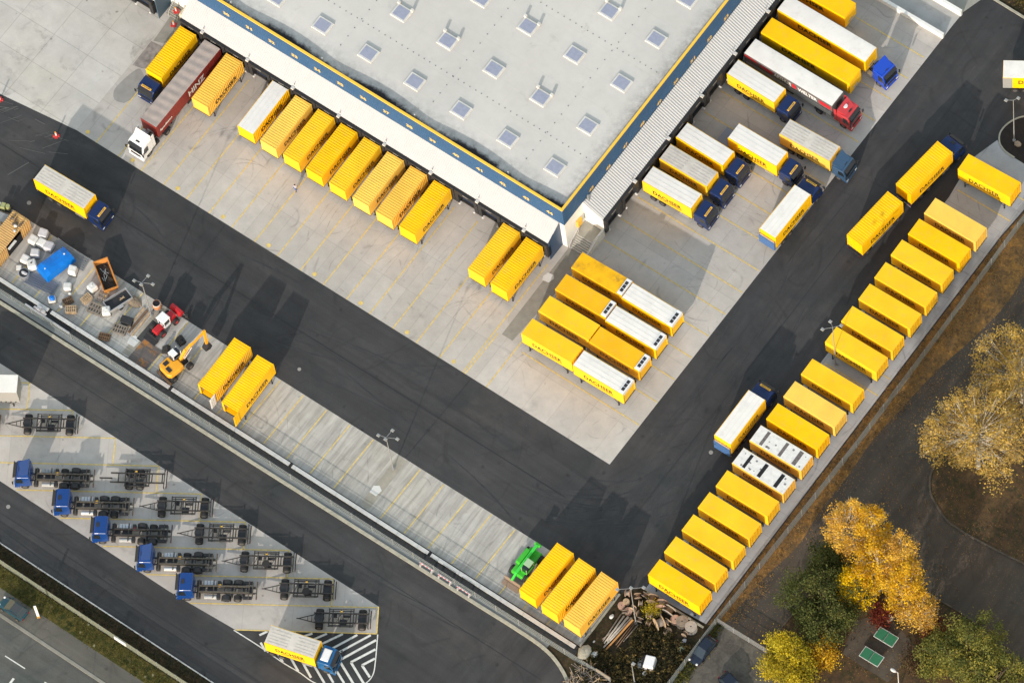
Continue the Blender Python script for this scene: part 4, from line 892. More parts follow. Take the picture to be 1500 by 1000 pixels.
qbody(5.25, 12.44, 1.5, 'yellow', AMB, 'amber container with a sooty roof and cooling unit, uppermost left of the pairs', True)
qbody(12.95, 12.44, .5, 'white', SAT, 'white-roofed container with a cooling unit, uppermost right of the pairs', True)
qbody(5.35, 8.85, 1.5, 'yellow', AMB, 'amber container with a cooling unit, left one in the second pair from the stairs', True)
qbody(13.1, 8.75, 1, 'white', SAT, 'white-roofed container with a cooling unit, right one in the second pair from the stairs', True)
qbody(5.4, 5.24, 1.2, 'yellow', MID, 'plain yellow container, left one in the third pair from the stairs', False)
qbody(13.15, 5.25, .5, 'yellow', AMB, 'amber container with a cooling unit, right one in the third pair from the stairs', True)
qbody(5.45, 1.5, 1.6, 'yellow', MID, 'yellow container on legs, lower left corner of the four pairs', False)
qbody(13.35, 1.5, 1, 'white', MID, 'white-roofed container with a cooling unit on legs, lower right corner of the four pairs', True)
# strip
put_body('ribbed_full', (-26.49, -24.11, 0), R(-88.9), 'open-ended ribbed container with a white swung door, beside the orange excavator', SAT, GS, doors='open_white', visible=(1,))
put_body('ribbed', (-22.61, -24.39, 0), R(-88.1), 'open-ended ribbed container with a yellow swung door, on the lower parking strip', SAT, GS, doors='open_yellow', visible=(1,))
put_body('ribbed', (23.22, -24.2, 0), R(88.6), 'bright ribbed container next to the green telehandler', SAT, GS)
put_body('ribbed_full', (26.62, -24.36, 0), R(88.7), 'ribbed container in the middle of three on the lower strip', MID, GS)
put_body('ribbed', (29.95, -24.3, 0), R(88.4), 'faded orange ribbed container with roof specks, beside the cable drums and poles', TAN, GS)

# ------------------------------------------------------------------ TRUCKS
def wheel_mb(r=0.5, w_=0.3, double=False):
    m = MB(); m.cyl((0, -w_ / 2, 0), (0, w_ / 2, 0), r, n=16)
    if double: m.cyl((0, w_ / 2 + .04, 0), (0, w_ * 1.5 + .04, 0), r, n=16)
    return m
_wm = wheel_mb().mesh('wheel', M_RUB); _wmd = MB(); _wmd.cyl((0, -.3, 0), (0, -.02, 0), .5, n=16).cyl((0, .02, 0), (0, .3, 0), .5, n=16); _wmd = _wmd.mesh('wheel', M_RUB)
_rm = MB().cyl((0, -.165, 0), (0, .165, 0), .27, n=12).cyl((0, -.2, 0), (0, .2, 0), .1, n=8).mesh('rim', M_RIM)
_rmd = MB().cyl((0, -.315, 0), (0, .315, 0), .27, n=12).cyl((0, -.35, 0), (0, .35, 0), .1, n=8).mesh('rim', M_RIM)
def wheels(t, x, half=1.05, double=False):
    for s_ in (-1, 1):
        q = link('wheel', _wmd if double else _wm, t); q.location = (x, s_ * (half - (.12 if double else 0)), .5)
        r_ = link('rim', _rmd if double else _rm, q)
def cab(t, m, high=False, sign=True, deflector=None, grille=M_BLACK, dx=0.0):
    W = 1.22; zt = 3.25 if high else 2.95
    prof = [(0, .42), (0, 1.15), (-.06, 1.62), (-.36, zt - .28), (-.62, zt - .06), (-1.1, zt), (-2.05, zt), (-2.18, zt - .1), (-2.18, .95), (-1.85, .95), (-1.75, .75), (-.75, .75), (-.65, .42)]
    c = MB(); c.xprism([(x + dx, z) for x, z in prof], -W, W); o = c.build('cab', m, t); bevel(o, .10, 3)
    g = MB()
    g.add([(dx - .045, -1.08, 1.66), (dx - .045, 1.08, 1.66), (dx - .335, 1.0, zt - .36), (dx - .335, -1.0, zt - .36)], [(0, 1, 2, 3)])
    g.box(dx - .30, dx - .06, -1.08, 1.08, 1.66, 1.70, 0, 0)
    g.build('windscreen', M_GLASS, t)
    for s_ in (-1, 1):
        q = MB(); q.add([(dx - .25, s_ * (W + .012), 1.72), (dx - 1.2, s_ * (W + .012), 1.66), (dx - 1.2, s_ * (W + .012), zt - .42), (dx - .48, s_ * (W + .012), zt - .42)], [(0, 1, 2, 3)] if s_ < 0 else [(3, 2, 1, 0)]); q.build('side_window', M_GLASS, t)
        a = MB(); a.box(dx + .02, dx + .13, s_ * 1.38 - .11, s_ * 1.38 + .11, 1.75, 2.35).bar((dx - .1, s_ * 1.2, 2.3), (dx + .08, s_ * 1.36, 2.25), .04, .04); a.build('mirror', M_BLACK, t)
        h_ = MB().box(dx - .04, dx + .025, s_ * .95 - .18, s_ * .95 + .18, .62, .82); h_.build('headlight', M_HEAD, t)
    v = MB(); v.add([(dx + .02, -1.05, zt - .30), (dx + .02, 1.05, zt - .30), (dx - .42, 1.05, zt - .14), (dx - .42, -1.05, zt - .14), (dx + .02, -1.05, zt - .35), (dx + .02, 1.05, zt - .35)], [(0, 1, 2, 3), (4, 5, 1, 0)]); v.build('sun_visor', M_BLACK, t)
    gr = MB().box(dx - .02, dx + .02, -.8, .8, .95, 1.4); 
    for k in range(3): gr.box(dx + .02, dx + .035, -.78, .78, 1.0 + k * .14, 1.04 + k * .14)
    gr.build('grille', grille, t)
    bm = MB().box(dx - .3, dx + .06, -1.2, 1.2, .3, .58); o = bm.build('bumper', m, t); bevel(o, .05)
    MB().box(dx - 1.15, dx - .75, -.28, .28, zt, zt + .05).build('roof_hatch', M_BLACK if not sign else m, t)
    if sign:
        MB().box(dx - .78, dx - .52, -.75, .75, zt - .02, zt + .10).build('roof_sign', M_SIGNY, t)
        q = MB(); add_text(q, 'DACHSER', 1.2, .16, (dx - .56, -.6, zt + .106), (0, 1, 0), (-1, 0, 0)); q.build('lettering', M_LETK, t)
    if deflector == 'wedge':
        d = MB(); d.add([(dx - .75, -1.0, zt), (dx - .75, 1.0, zt), (dx - 2.1, 1.12, zt), (dx - 2.1, -1.12, zt), (dx - 2.1, -1.12, zt + .75), (dx - 2.1, 1.12, zt + .75)], [(0, 1, 5, 4), (1, 2, 5), (0, 4, 3), (2, 3, 4, 5)]); o = d.build('roof_fairing', m, t)
    if deflector == 'white':
        o = MB().box(dx - 1.9, dx - .8, -.85, .85, zt, zt + .22, .15, .12).build('roof_fairing', M_WCAB, t); bevel(o, .06)
    if deflector == 'wings':
        d = MB(); d.add([(dx - .9, -.9, zt), (dx - .9, .9, zt), (dx - 2.1, 1.15, zt), (dx - 2.1, -1.15, zt), (dx - 2.1, -1.15, zt + .65), (dx - 2.1, 1.15, zt + .65)], [(0, 1, 5, 4), (1, 2, 5), (0, 4, 3), (2, 3, 4, 5)])
        for s_ in (-1, 1): d.box(dx - 2.6, dx - 2.18, s_ * 1.18 - .03, s_ * 1.18 + .03, 1.0, zt + .5)
        d.build('roof_fairing', m, t)
    MB().cyl((dx - 1.2, -.95, .5), (dx - 1.2, .95, .5), .07, n=6).build('front_axle', M_BLACK, t)
    wheels(t, dx - 1.25, 1.05)
def frame(t, x0, x1, rails=.42, z=.95, cross=(), m=M_FRAME, outr=None):
    f = MB()
    for s_ in (-1, 1): f.box(x1, x0, s_ * rails - .06, s_ * rails + .06, z - .14, z + .12)
    for x in cross: f.box(x - .06, x + .06, -rails - .05, rails + .05, z - .08, z + .08)
    for x in (outr or ()): f.box(x - .07, x + .07, -1.2, 1.2, z + .1, z + .22)
    f.build('frame', m, t)
def rigid(label, loc, yaw, m=M_NAVY, L=7.7, sign=True, deflector=None, tail=False, bare=False, high=False, axles=2, group='lorries', m_front=None, platform=False):
    t = thing('truck', label, 'truck', (*loc, 0), yaw, group)
    cab(t, m, high, sign, deflector)
    e = -2.45 - L
    frame(t, -2.1, e, .42, 1.0, [-3, -4.2, -5.6, -7.2, -8.6], M_FRAME, [-2.75, -4.8, -7.0, e + .4])
    wheels(t, -7.0 if axles == 2 else -6.3, 1.05, True)
    if axles == 2: wheels(t, -8.35, 1.05, True)
    MB().box(-4.4, -3.0, -1.15, -.62, .45, 1.0).build('fuel_tank', M_ALU, t); MB().box(-4.1, -3.2, .62, 1.15, .45, 1.0).build('battery_box', M_BLACK, t)
    for s_ in (-1, 1): MB().box(e - .02, e + .03, s_ * .95 - .2, s_ * .95 + .2, .75, .9).build('tail_lamp', M_TAIL, t)
    MB().box(e - .05, e + .05, -1.15, 1.15, .5, .65).build('rear_bumper', M_ALU, t)
    if tail:
        MB().box(e - .28, e - .14, -1.2, 1.2, 1.0, 2.75).build('tail_lift', M_TAILB, t)
        MB().box(e - .14, e - .02, -1.22, -1.12, .9, 2.9).box(e - .14, e - .02, 1.12, 1.22, .9, 2.9).box(e - .16, e - .02, -1.2, 1.2, 2.75, 2.9).build('lift_frame', M_ALU, t)
    if platform: MB().box(e - 1.9, e - .1, -1.2, 1.2, .95, 1.05).build('tail_lift', mat('lift_platform', (0.22, 0.23, 0.26), 0.5), t)
    return t
def combo(n, body, yaw, L, kind, roof, c, lt, lb, vis, **kw):
    """truck derived from the body's centre"""
    y = R(yaw); g = 2.4; f = (body[0] + math.cos(y) * (L / 2 + g), body[1] + math.sin(y) * (L / 2 + g))
    rigid(lt, f, y, L=L, **kw)
    put_body(kind, (body[0], body[1], 0), y + math.pi, lb, c, GT, roof=roof, legs=False, L=L, visible=vis, zb=1.3, zt=3.7 if n == 'M2' else 3.95)
V = (1,)   # bodies are turned so their doors face the rear: the side seen from the camera is local +y for trucks heading +x
combo('R8', (5.49, 27.2), 1.5, 7.4, 'smooth', 'white', MID, 'navy cab lorry nearest the corner stairs at the right docks', 'white-roofed truck body on the lorry nearest the corner stairs', V)
combo('R7', (5.43, 30.9), .3, 7.3, 'smooth', 'grey', MID, 'navy cab lorry under the grubby grey roof, middle of three at the right docks', 'grubby grey-roofed truck body in the middle of three at the right docks', V)
combo('R6', (5.41, 34.5), -.8, 7.3, 'smooth', 'white', SAT, 'navy cab lorry, third from the corner stairs at the right docks, beside empty docks', 'bright white-roofed truck body third from the corner stairs', V)
combo('R5', (5.60, 45.4), -1, 7.4, 'smooth', 'white', MID, 'navy cab lorry directly beside the long trailer with the red cab', 'white-roofed truck body between the empty docks and the red-striped trailer', V)
combo('T1', (10.97, 38.1), .3, 7.45, 'smooth', 'white', SAT, 'navy cab lorry standing off the docks with its grey tail lift lowered', 'white-roofed truck body standing off the docks with a lowered tail lift behind', V, platform=True)
combo('T2', (16.04, 42.26), 2.2, 7.5, 'smooth', 'grey', TAN, 'steel blue cab lorry with a wedge roof fairing near the asphalt edge', 'truck body with a streaky grey roof behind the steel blue cab', V, m=M_STEELB, sign=False, deflector='wedge')
combo('T3', (19.23, 32.33), 88.8, 7.5, 'smooth', 'white', SAT, 'navy cab lorry crossing the edge of the concrete, heading up with a blue tail lift', 'white-roofed truck body straddling the edge of the concrete and the road', V, tail=True)
combo('T7', (30.87, 5.94), 90.1, 7.4, 'smooth', 'white', MID, 'dark navy cab lorry on the road beside the ruined white-roofed containers', 'white-roofed truck body with blue tail lift on the road beside the fence-side row', V, tail=True)
combo('T4', (30.21, 47.02), 83.2, 7.9, 'ribbed', 'yellow', SAT, 'navy cab lorry pulling a drawbar trailer along the road at the upper right', 'ribbed yellow truck body directly behind the navy cab of the road train', V, sign=False)
combo('M1', (-58.62, -15.5), 1.4, 8.0, 'smooth', 'grey', SAT, 'navy cab lorry driving alone on the road at the left', 'grey-roofed yellow truck body driving alone at the left', V, tail=False)
combo('M2', (2.95, -49.1), 15.0, 6.6, 'smooth', 'grey', MID, 'small blue cab lorry with a white roof box parked across the hatched marking', 'short grey-roofed truck body standing on the hatched marking', V, m=mat('mid_blue_cab_paint', (0.01, 0.09, 0.24), 0.3), sign=False, deflector='white')
combo('D0', (-59.1, 7.45), -89.0, 7.5, 'ribbed', 'yellow', SAT, 'navy cab lorry reversed to the leftmost dock with its nose towards the viewer', 'ribbed yellow truck body at the leftmost dock of the long canopy', (-1,))
# drawbar trailer of the road train
def drawbar_trailer(label, loc, yaw, L=7.6, group='drawbar trailers', spare=False, guard=True, tandem=False):
    """local x forward (towards the drawbar); origin at the middle of the load frame"""
    t = thing('drawbar_trailer', label, 'trailer', (*loc, 0), yaw, group); h = L / 2
    cr = [-h + .3, -h + 1.6, -h + 3.2, 0.2, h - 2.6, h - 1.2]
    frame(t, h - .2, -h, .62, 1.0, cr, M_FRAME, [-h + 1.9, h - 2.1])
    f = MB()
    for s_ in (-1, 1): f.bar((h - 2.0, s_ * 1.15, 1.05), (-h + 2.0, s_ * 1.15, 1.05), .09, .09)
    for s_ in (-1, 1): f.box(-h, -h + .12, s_ * 1.2 - .06, s_ * 1.2 + .06, .6, 1.1)
    f.box(-h, -h + .1, -1.2, 1.2, .95, 1.05); f.box(-h - .25, -h - .15, -1.2, 1.2, .55, .7)
    for s_ in (-1, 1): f.box(-h + 2.0, h - 2.1, s_ * .95 - .035, s_ * .95 + .035, .88, 1.0)
    for x in (-h + 2.3, 0.0, h - 2.5): f.box(x - .05, x + .05, -1.15, 1.15, .82, .9); f.bar((x, -.6, .9), (x + .5, .6, .9), .05, .05)
    f.build('outer_rail', M_FRAME, t)
    MB().box(-.75, .1, .15, .85, .55, .95).box(.5, 1.0, -.75, -.2, .6, .9).cyl((-1.2, -.35, .75), (-.3, -.35, .75), .16, n=10).build('brake_gear', M_BLACK, t)
    fx_ = h - 1.1 if not tandem else .8
    if tandem: wheels(t, -.4, 1.05, True); wheels(t, .95, 1.05, True)
    else:
        wheels(t, h - .85, 1.05, True); wheels(t, -h + .85, 1.05, True)
        MB().cyl((h - .85, 0, .82), (h - .85, 0, .96), .62, n=18).box(h - 1.35, h - .35, -.5, .5, .62, .82).build('turntable', M_BLACK, t)
        MB().box(-h + .35, -h + 1.35, -.5, .5, .6, .85).build('rear_axle', M_BLACK, t)
    d = MB()
    if tandem: d.box(h - .4, h + 1.2, -.08, .08, .7, .85)
    else:
        for s_ in (-1, 1): d.bar((h - .6, s_ * .62, .72), (h + 1.75, 0, .62), .09, .10)
        d.bar((h + .6, -.32, .66), (h + .6, .32, .66), .07, .07).bar((h + .1, -.45, .68), (h + .1, .45, .68), .07, .07).cyl((h + 1.7, 0, .62), (h + 2.0, 0, .62), .07, n=6)
    d.build('drawbar', M_FRAME, t)
    if spare: MB().cyl((-.1, .45, 1.0), (-.1, .45, 1.22), .48, n=14).build('spare_wheel', M_RUB, t)
    if guard: MB().box(-h + 1.8, h - 1.9, -1.22, -1.16, .55, .85).build('side_guard', M_ALU, t)
    MB().cyl((-.2 if not tandem else 0, -.85, .95), (.05 if not tandem else .25, -.85, .95), .14, n=10).build('marker_lamp', M_SIGNY, t)
    for s_ in (-1, 1): MB().box(-h - .28, -h - .24, s_ * .95 - .12, s_ * .95 + .12, .62, .72).build('tail_lamp', M_TAIL, t)
    return t
drawbar_trailer('dark drawbar trailer of the road train under the ribbed yellow body', (29.05, 37.75), R(84.3), group='trailers')
put_body('ribbed', (29.11, 37.75, 0), R(84.3) + math.pi, 'ribbed yellow body on the drawbar trailer of the road train', SAT, GT, roof='yellow', legs=False, L=7.9, visible=V, zb=1.3)
# long semi-trailers at the docks -----------------------------------
def semi(label, loc, yaw, L=13.6, side=M_YEL, roof='yellow', color=SAT, texts=(), stripe=None, group='long semi-trailers', door=True, lower=None, rv=-1, zt=3.98):
    t = thing('semi_trailer', label, 'semi-trailer', (*loc, 0), yaw, group); W = 1.25; zb = 1.25   # local +x = nose of the trailer
    b = MB().box(-L / 2, L / 2, -W, W, zb, zt - .01)
    o = b.build('body', side, t)
    for sy in (-1, 1):
        pr = MB()
        for k in range(12): x = -L / 2 + .4 + k * (L - .8) / 11; pr.box(x - .04, x + .04, min(sy * W, sy * (W + .02)), max(sy * W, sy * (W + .02)), zb, zt - .1)
        pr.build('side_pillars', side, t)
    if roof == 'yellow': MB().box(-L / 2 + .03, L / 2 - .03, -W + .03, W - .03, zt, zt + .01).build('roof', M_YTOP, t)
    else:
        n = 26; xs = np.linspace(-L / 2 + .02, L / 2 - .02, n * 2 + 1); vs = []; mb = MB()
        for i, x in enumerate(xs):
            for j, y in enumerate(np.linspace(-W + .01, W - .01, 7)): vs.append((x, y, zt + (.0 if j in (0, 6) else .03 + (.035 * math.sin(i * 1.35 + j * .25) if roof is M_TAUPE else .006 * (i % 2)) )))
        mb.add(vs, [(i * 7 + j, (i + 1) * 7 + j, (i + 1) * 7 + j + 1, i * 7 + j + 1) for i in range(2 * n) for j in range(6)]); mb.build('roof', roof, t, True)
    if lower:
        MB().box(-L / 2 + .2, L / 2 - .2, rv * (W + .025) - .01, rv * (W + .025) + .01, zb - .1, zb + .95).build('side_board', lower, t)
    for (tt, wd, ht, x, z, m) in texts:
        q = MB()
        if rv < 0: add_text(q, tt, wd, ht, (x, -W - .04, z), (1, 0, 0), (0, 0, 1), .03)
        else: add_text(q, tt, wd, ht, (x, W + .04, z), (-1, 0, 0), (0, 0, 1), .03)
        q.build('lettering', m, t)
    for (poly, m) in (stripe or ()):
        q = MB(); q.add([(x, rv * (W + .032), z) for x, z in poly], [tuple(range(len(poly))) if rv < 0 else tuple(range(len(poly)))[::-1]]); q.build('stripe', m, t)
    f = MB()
    for s_ in (-1, 1): f.box(-L / 2 + .1, L / 2 - .3, s_ * .5 - .07, s_ * .5 + .07, .95, zb)
    for k in range(9): x = -L / 2 + .5 + k * (L - 1) / 8; f.box(x - .05, x + .05, -1.15, 1.15, 1.1, zb - .001)
    f.build('chassis', M_BLACK, t)
    for x in (-L / 2 + 2.2, -L / 2 + 3.5, -L / 2 + 4.8): wheels(t, x, 1.05, True)
    for s_ in (-1, 1): MB().box(L / 2 - 3.1, L / 2 - 2.9, s_ * .8 - .08, s_ * .8 + .08, 0.02, 1.0).build('support_leg', M_BLACK, t)
    MB().box(L / 2 - .01, L / 2 + .03, -.5, .5, 1.5, 1.95).build('coupling_panel', M_ALU, t)
    MB().box(-.6, .6, rv * 1.05 - .12, rv * 1.05 + .12, .45, .95).build('pallet_box', M_BLACK, t)
    if side is M_YEL: setcol(t, color)
    return t
semi('white-roofed yellow trailer coupled to the bright blue tractor at the right docks', (8.72, 56.55), R(-.2), 13.6, M_YEL, M_WROOF, SAT, texts=(('DACHSER', 5.2, .95, -3.6, 2.3, M_LETK),))
semi('all-yellow long trailer without a tractor at the right docks', (8.84, 52.8), R(.4), 13.6, M_YEL, 'yellow', SAT, texts=(('DACHSER', 5.2, .95, -3.6, 2.3, M_LETK),))
M_REDS = mat('signal_red_stripe', (0.50, 0.02, 0.03), 0.5); M_GSIDE = mat('grey_side_curtain', (0.13, 0.12, 0.12), 0.5); M_SILV = mat('silver_side_board', (0.35, 0.36, 0.35), 0.5)
semi('long trailer with white roof, grey sides and red stripe coupled to the red tractor', (8.83, 49.05), R(-.4), 13.6, M_GSIDE, M_WROOF,
     texts=(('ARTHUR', 2.7, .75, -2.2, 2.75, M_LETW), ('WELTER', 3.0, .75, 1.5, 2.75, M_LETW)),
     stripe=(([(-6.7, 3.85), (-6.7, 3.3), (-4.6, 3.1), (-4.9, 3.6)], M_REDS), ([(-4.4, 3.55), (-4.2, 3.0), (-2.4, 2.6), (-2.4, 3.4)], M_REDS), ([(.6, 3.6), (.6, 2.7), (1.35, 2.7), (1.1, 3.6)], M_REDS), ([(4.7, 3.6), (4.9, 2.7), (6.6, 2.7), (6.6, 3.6)], M_REDS)), lower=M_SILV)
semi('long red trailer with a wrinkled taupe roof and white lettering at the left docks', (-55.29, 4.5), R(-89.9), 13.6, M_RED, M_TAUPE, rv=1,
     texts=(('HINZ', 3.3, 1.25, .2, 1.95, M_LETW), ('Spedition', 2.5, .6, 4.1 - .2 + 2.4, 2.0, M_LETW)))
semi('mostly hidden yellow trailer at the topmost right dock', (2.9, 60.2), R(1.2), 13.6, M_YEL, 'yellow', SAT, texts=(('DACHSER', 5.2, .95, -1.6, 2.3, M_LETK),))
def tractor(label, front, yaw, m, **kw):
    t = thing('tractor_unit', label, 'truck', (*front, 0), yaw, 'tractor units'); cab(t, m, True, False, **kw)
    frame(t, -2.1, -6.1, .42, .95, [-3.2, -4.4, -5.6]); wheels(t, -4.95, 1.05, True)
    MB().box(-5.4, -4.3, -.5, .5, 1.07, 1.16, .15, .1).build('fifth_wheel', M_BLACK, t)
    MB().box(-3.9, -2.5, -1.15, -.6, .45, 1.0).build('fuel_tank', M_ALU, t); MB().box(-3.4, -2.6, .6, 1.15, .45, 1.0).build('battery_box', M_BLACK, t)
    for s_ in (-1, 1): MB().box(-5.6, -4.3, s_ * 1.05 - .3, s_ * 1.05 + .3, 1.02, 1.07).build('mudguard', M_BLACK, t)
    return t
M_RBLUE = mat('bright_blue_cab_paint', (0.006, 0.05, 0.42), 0.22, spec=.6)
tractor('bright blue tractor unit turned slightly at the right docks', (18.95, 56.1), R(-7), M_RBLUE, deflector='wedge')
t = tractor('red tractor unit with a white disc on its roof fairing', (18.5, 48.85), R(0), M_RCAB, deflector='wings')
MB().cyl((-1.55, 0, 3.62), (-1.6, 0, 3.75), .3, n=16).build('roof_disc', M_WCAB, t)
tractor('white tractor unit in front of the long red trailer', (-55.1, -5.75), R(-90.5), M_WCAB, deflector='wings')

# parked chassis lorries --------------------------------------------
YC = R(32.6)
def chassis_truck(label, front, kind=0):
    t = thing('chassis_truck', label, 'truck', (*front, 0), YC + math.pi, 'blue chassis lorries in the slanted bays')
    cab(t, M_BLUE, True, False, deflector='wedge' if kind in (0, 3) else None)
    E_ = -9.9
    frame(t, -2.1, E_ + .2, .42, .95, [-2.5, -3.3, -4.6, -5.9, -7.2, -8.3, -9.3], M_FRAME, [])
    f = MB()
    for x in (-2.7, -4.5, -8.9): f.box(x - .06, x + .06, -1.2, 1.2, 1.07, 1.17)
    for s_ in (-1, 1): f.box(-9.0, -2.7, s_ * .40 - .09, s_ * .40 + .09, 1.12, 1.25)
    f.box(E_, E_ + .12, -1.2, 1.2, .8, 1.0).box(E_ + .5, E_ + .6, -1.0, 1.0, .8, 1.1); f.bar((E_ + .5, -.3, .8), (E_ + .1, -.3, .8), .1, .1).bar((E_ + .5, .3, .8), (E_ + .1, .3, .8), .1, .1)
    f.build('load_frame', mat('worn_frame_top', (0.075, 0.066, 0.054), 0.7, var=.3, vscale=4) if kind != 2 else M_FRAME, t)
    wheels(t, -6.1, 1.05, True); wheels(t, -7.5, 1.05, True)
    MB().box(-3.4, -2.5, -.38, .38, .6, 1.0).build('gearbox', M_BLACK, t); MB().box(-4.9, -3.7, -.36, .30, .65, .95).build('air_filter', M_BLACK, t); MB().box(-6.9, -6.7, -.9, .9, .55, .95).build('axle_beam', M_BLACK, t); MB().box(-8.4, -8.1, -.9, .9, .6, .9).build('axle_beam', M_BLACK, t); MB().box(-9.3, -8.6, -.34, .34, .7, .95).build('coupling_box', M_BLACK, t)
    for s_ in (-1, 1):
        MB().box(-5.35, -4.95, s_ * .85 - .3, s_ * .85 + .3, .45, 1.05).build('storage_box', M_BLACK, t)
        sr = MB().box(-9.3, -8.2, s_ * 1.0 - .2, s_ * 1.0 + .2, .75, .98); sr.build('rear_support', M_BLACK, t)
    ho = MB()
    for k in range(4): ho.bar((-2.3, -.3 + .2 * k, 1.25), (-3.1, -.2 + .15 * k, 1.0), .05, .05)
    ho.build('air_hose', M_BLACK, t)
    mg = MB()
    for s_ in (-1, 1):
        for x in (-6.1, -7.5):
            if (kind + (s_ > 0) + (x < -7)) % 3: mg.xprism([(x + .62 * math.cos(a), .5 + .62 * math.sin(a)) for a in [math.pi * k / 8 for k in range(9)]], s_ * 1.05 - .3, s_ * 1.05 + .3)
    mg.build('mudguard', M_BLACK, t)
    MB().cyl((-3.4, .9, .72), (-4.9, .9, .72), .3, n=12).build('air_tank', M_ALU if kind % 2 else M_GALV, t)
    tk = MB()
    for k in range(4): tk.box(-3.3 - k * .38, -3.62 - k * .38, -1.15, -.6, .45, 1.02)
    tk.build('fuel_tank', M_ALU if kind != 0 else M_GALV, t)
    MB().box(-2.9, -2.4, .5, 1.15, .5, 1.1).box(-2.9, -2.4, -1.15, -.5, .5, 1.1).build('battery_box', M_BLACK, t)
    MB().cyl((-5.1, -.5, 1.0), (-5.4, -.5, 1.1), .18, n=10).build('warning_lamp', M_SIGNY if kind != 2 else M_TAIL, t)
    MB().cyl((-4.9, 0, .8), (-2.6, 0, .9), .09, n=8).build('drive_shaft', M_RIM, t)
    for s_ in (-1, 1): MB().box(E_ - .03, E_, s_ * .95 - .2, s_ * .95 + .2, .82, .98).build('tail_lamp', M_TAIL, t)
    return t
cl = ['topmost blue chassis lorry in the slanted bays, angular roof fairing, brown worn frame', 'second blue chassis lorry from the top, with shiny ribbed tanks', 'third blue chassis lorry from the top, middle of the five', 'fourth blue chassis lorry from the top, notched roof fairing', 'lowest blue chassis lorry in the slanted bays, pale frame rails']
for i, f in enumerate([(-40.15, -49.95), (-33.7, -50.25), (-27.5, -50.5), (-20.5, -50.45), (-14.1, -50.65)]): chassis_truck(cl[i], f, i)
dl = ['bare drawbar trailer behind the topmost blue chassis lorry, wheels paired in its middle', 'bare drawbar trailer behind the second blue chassis lorry', 'bare drawbar trailer behind the third blue chassis lorry', 'bare drawbar trailer behind the fourth blue chassis lorry', 'bare drawbar trailer with spare wheel behind the lowest blue chassis lorry', 'bare drawbar trailer standing alone in the lowest slanted bay', 'bare drawbar trailer standing alone in the bay under the white van']
for i, (x, y) in enumerate([(-27.4, -41.6), (-20.3, -41.4), (-14.2, -41.7), (-7.3, -41.55), (-.95, -41.75), (5.0, -42.5), (-41.2, -41.85)]):
    L = 7.0
    drawbar_trailer(dl[i], (x, y), YC + math.pi, L, spare=i in (3, 4), guard=i in (0, 2, 3, 4), tandem=(i == 0))
chassis_truck('blue chassis lorry mostly beyond the left edge, only its dark tail in view', (-54.6, -50.6), 1)
drawbar_trailer('bare trailer just cut by the left edge below the white van', (-49.3, -47.2), YC + math.pi, 6.3)
# box van at the left edge
t = thing('box_container', 'grey-sided white-roofed box body at the left edge above the bare trailers', 'container', (-49.5, -42.5, 0), R(33.0))
MB().box(-3.5, 3.5, -1.25, 1.25, 1.2, 3.9).build('body', M_GREYV, t); MB().box(-3.46, 3.46, -1.22, 1.22, 3.905, 3.94).build('roof', M_WROOF, t)
q = MB()
for k in range(11): q.box(-3.3 + k * .62, -3.1 + k * .62, -1.27, -1.25, 1.2, 1.4)
q.build('side_clamp', M_BLACK, t); MB().box(-3.4, 3.4, -.8, .8, .9, 1.19).build('underframe', M_BLACK, t)
add_legs(t, 7.0, 1.2)
# box truck at the right edge
t = thing('box_truck', 'white-roofed yellow box lorry with a grey rear panel at the right edge', 'truck', (33.66, 66.05, 0), R(32.3))
Lb = 7.4
MB().box(-Lb / 2, Lb / 2, -1.25, 1.25, 1.3, 3.93).build('body', M_YEL, t)
MB().box(-Lb / 2 + .03, Lb / 2 - .03, -1.22, 1.22, 3.93, 3.97).build('roof', M_WROOF, t); MB().box(-Lb / 2 - .01, -Lb / 2 + 1.2, -1.27, -1.25, 1.3, 3.85).build('rear_panel', M_GREYV, t)
q = MB(); add_text(q, 'DACHSER', 4.4, .9, (-1.75, -1.262, 2.35), (1, 0, 0), (0, 0, 1)); q.build('lettering', M_LETK, t)
for x in (-2.2, -.9): wheels(t, x, 1.05, True)
MB().box(-3.6, 3.6, -.5, .5, .8, 1.29).build('chassis', M_BLACK, t)
setcol(t, SAT)

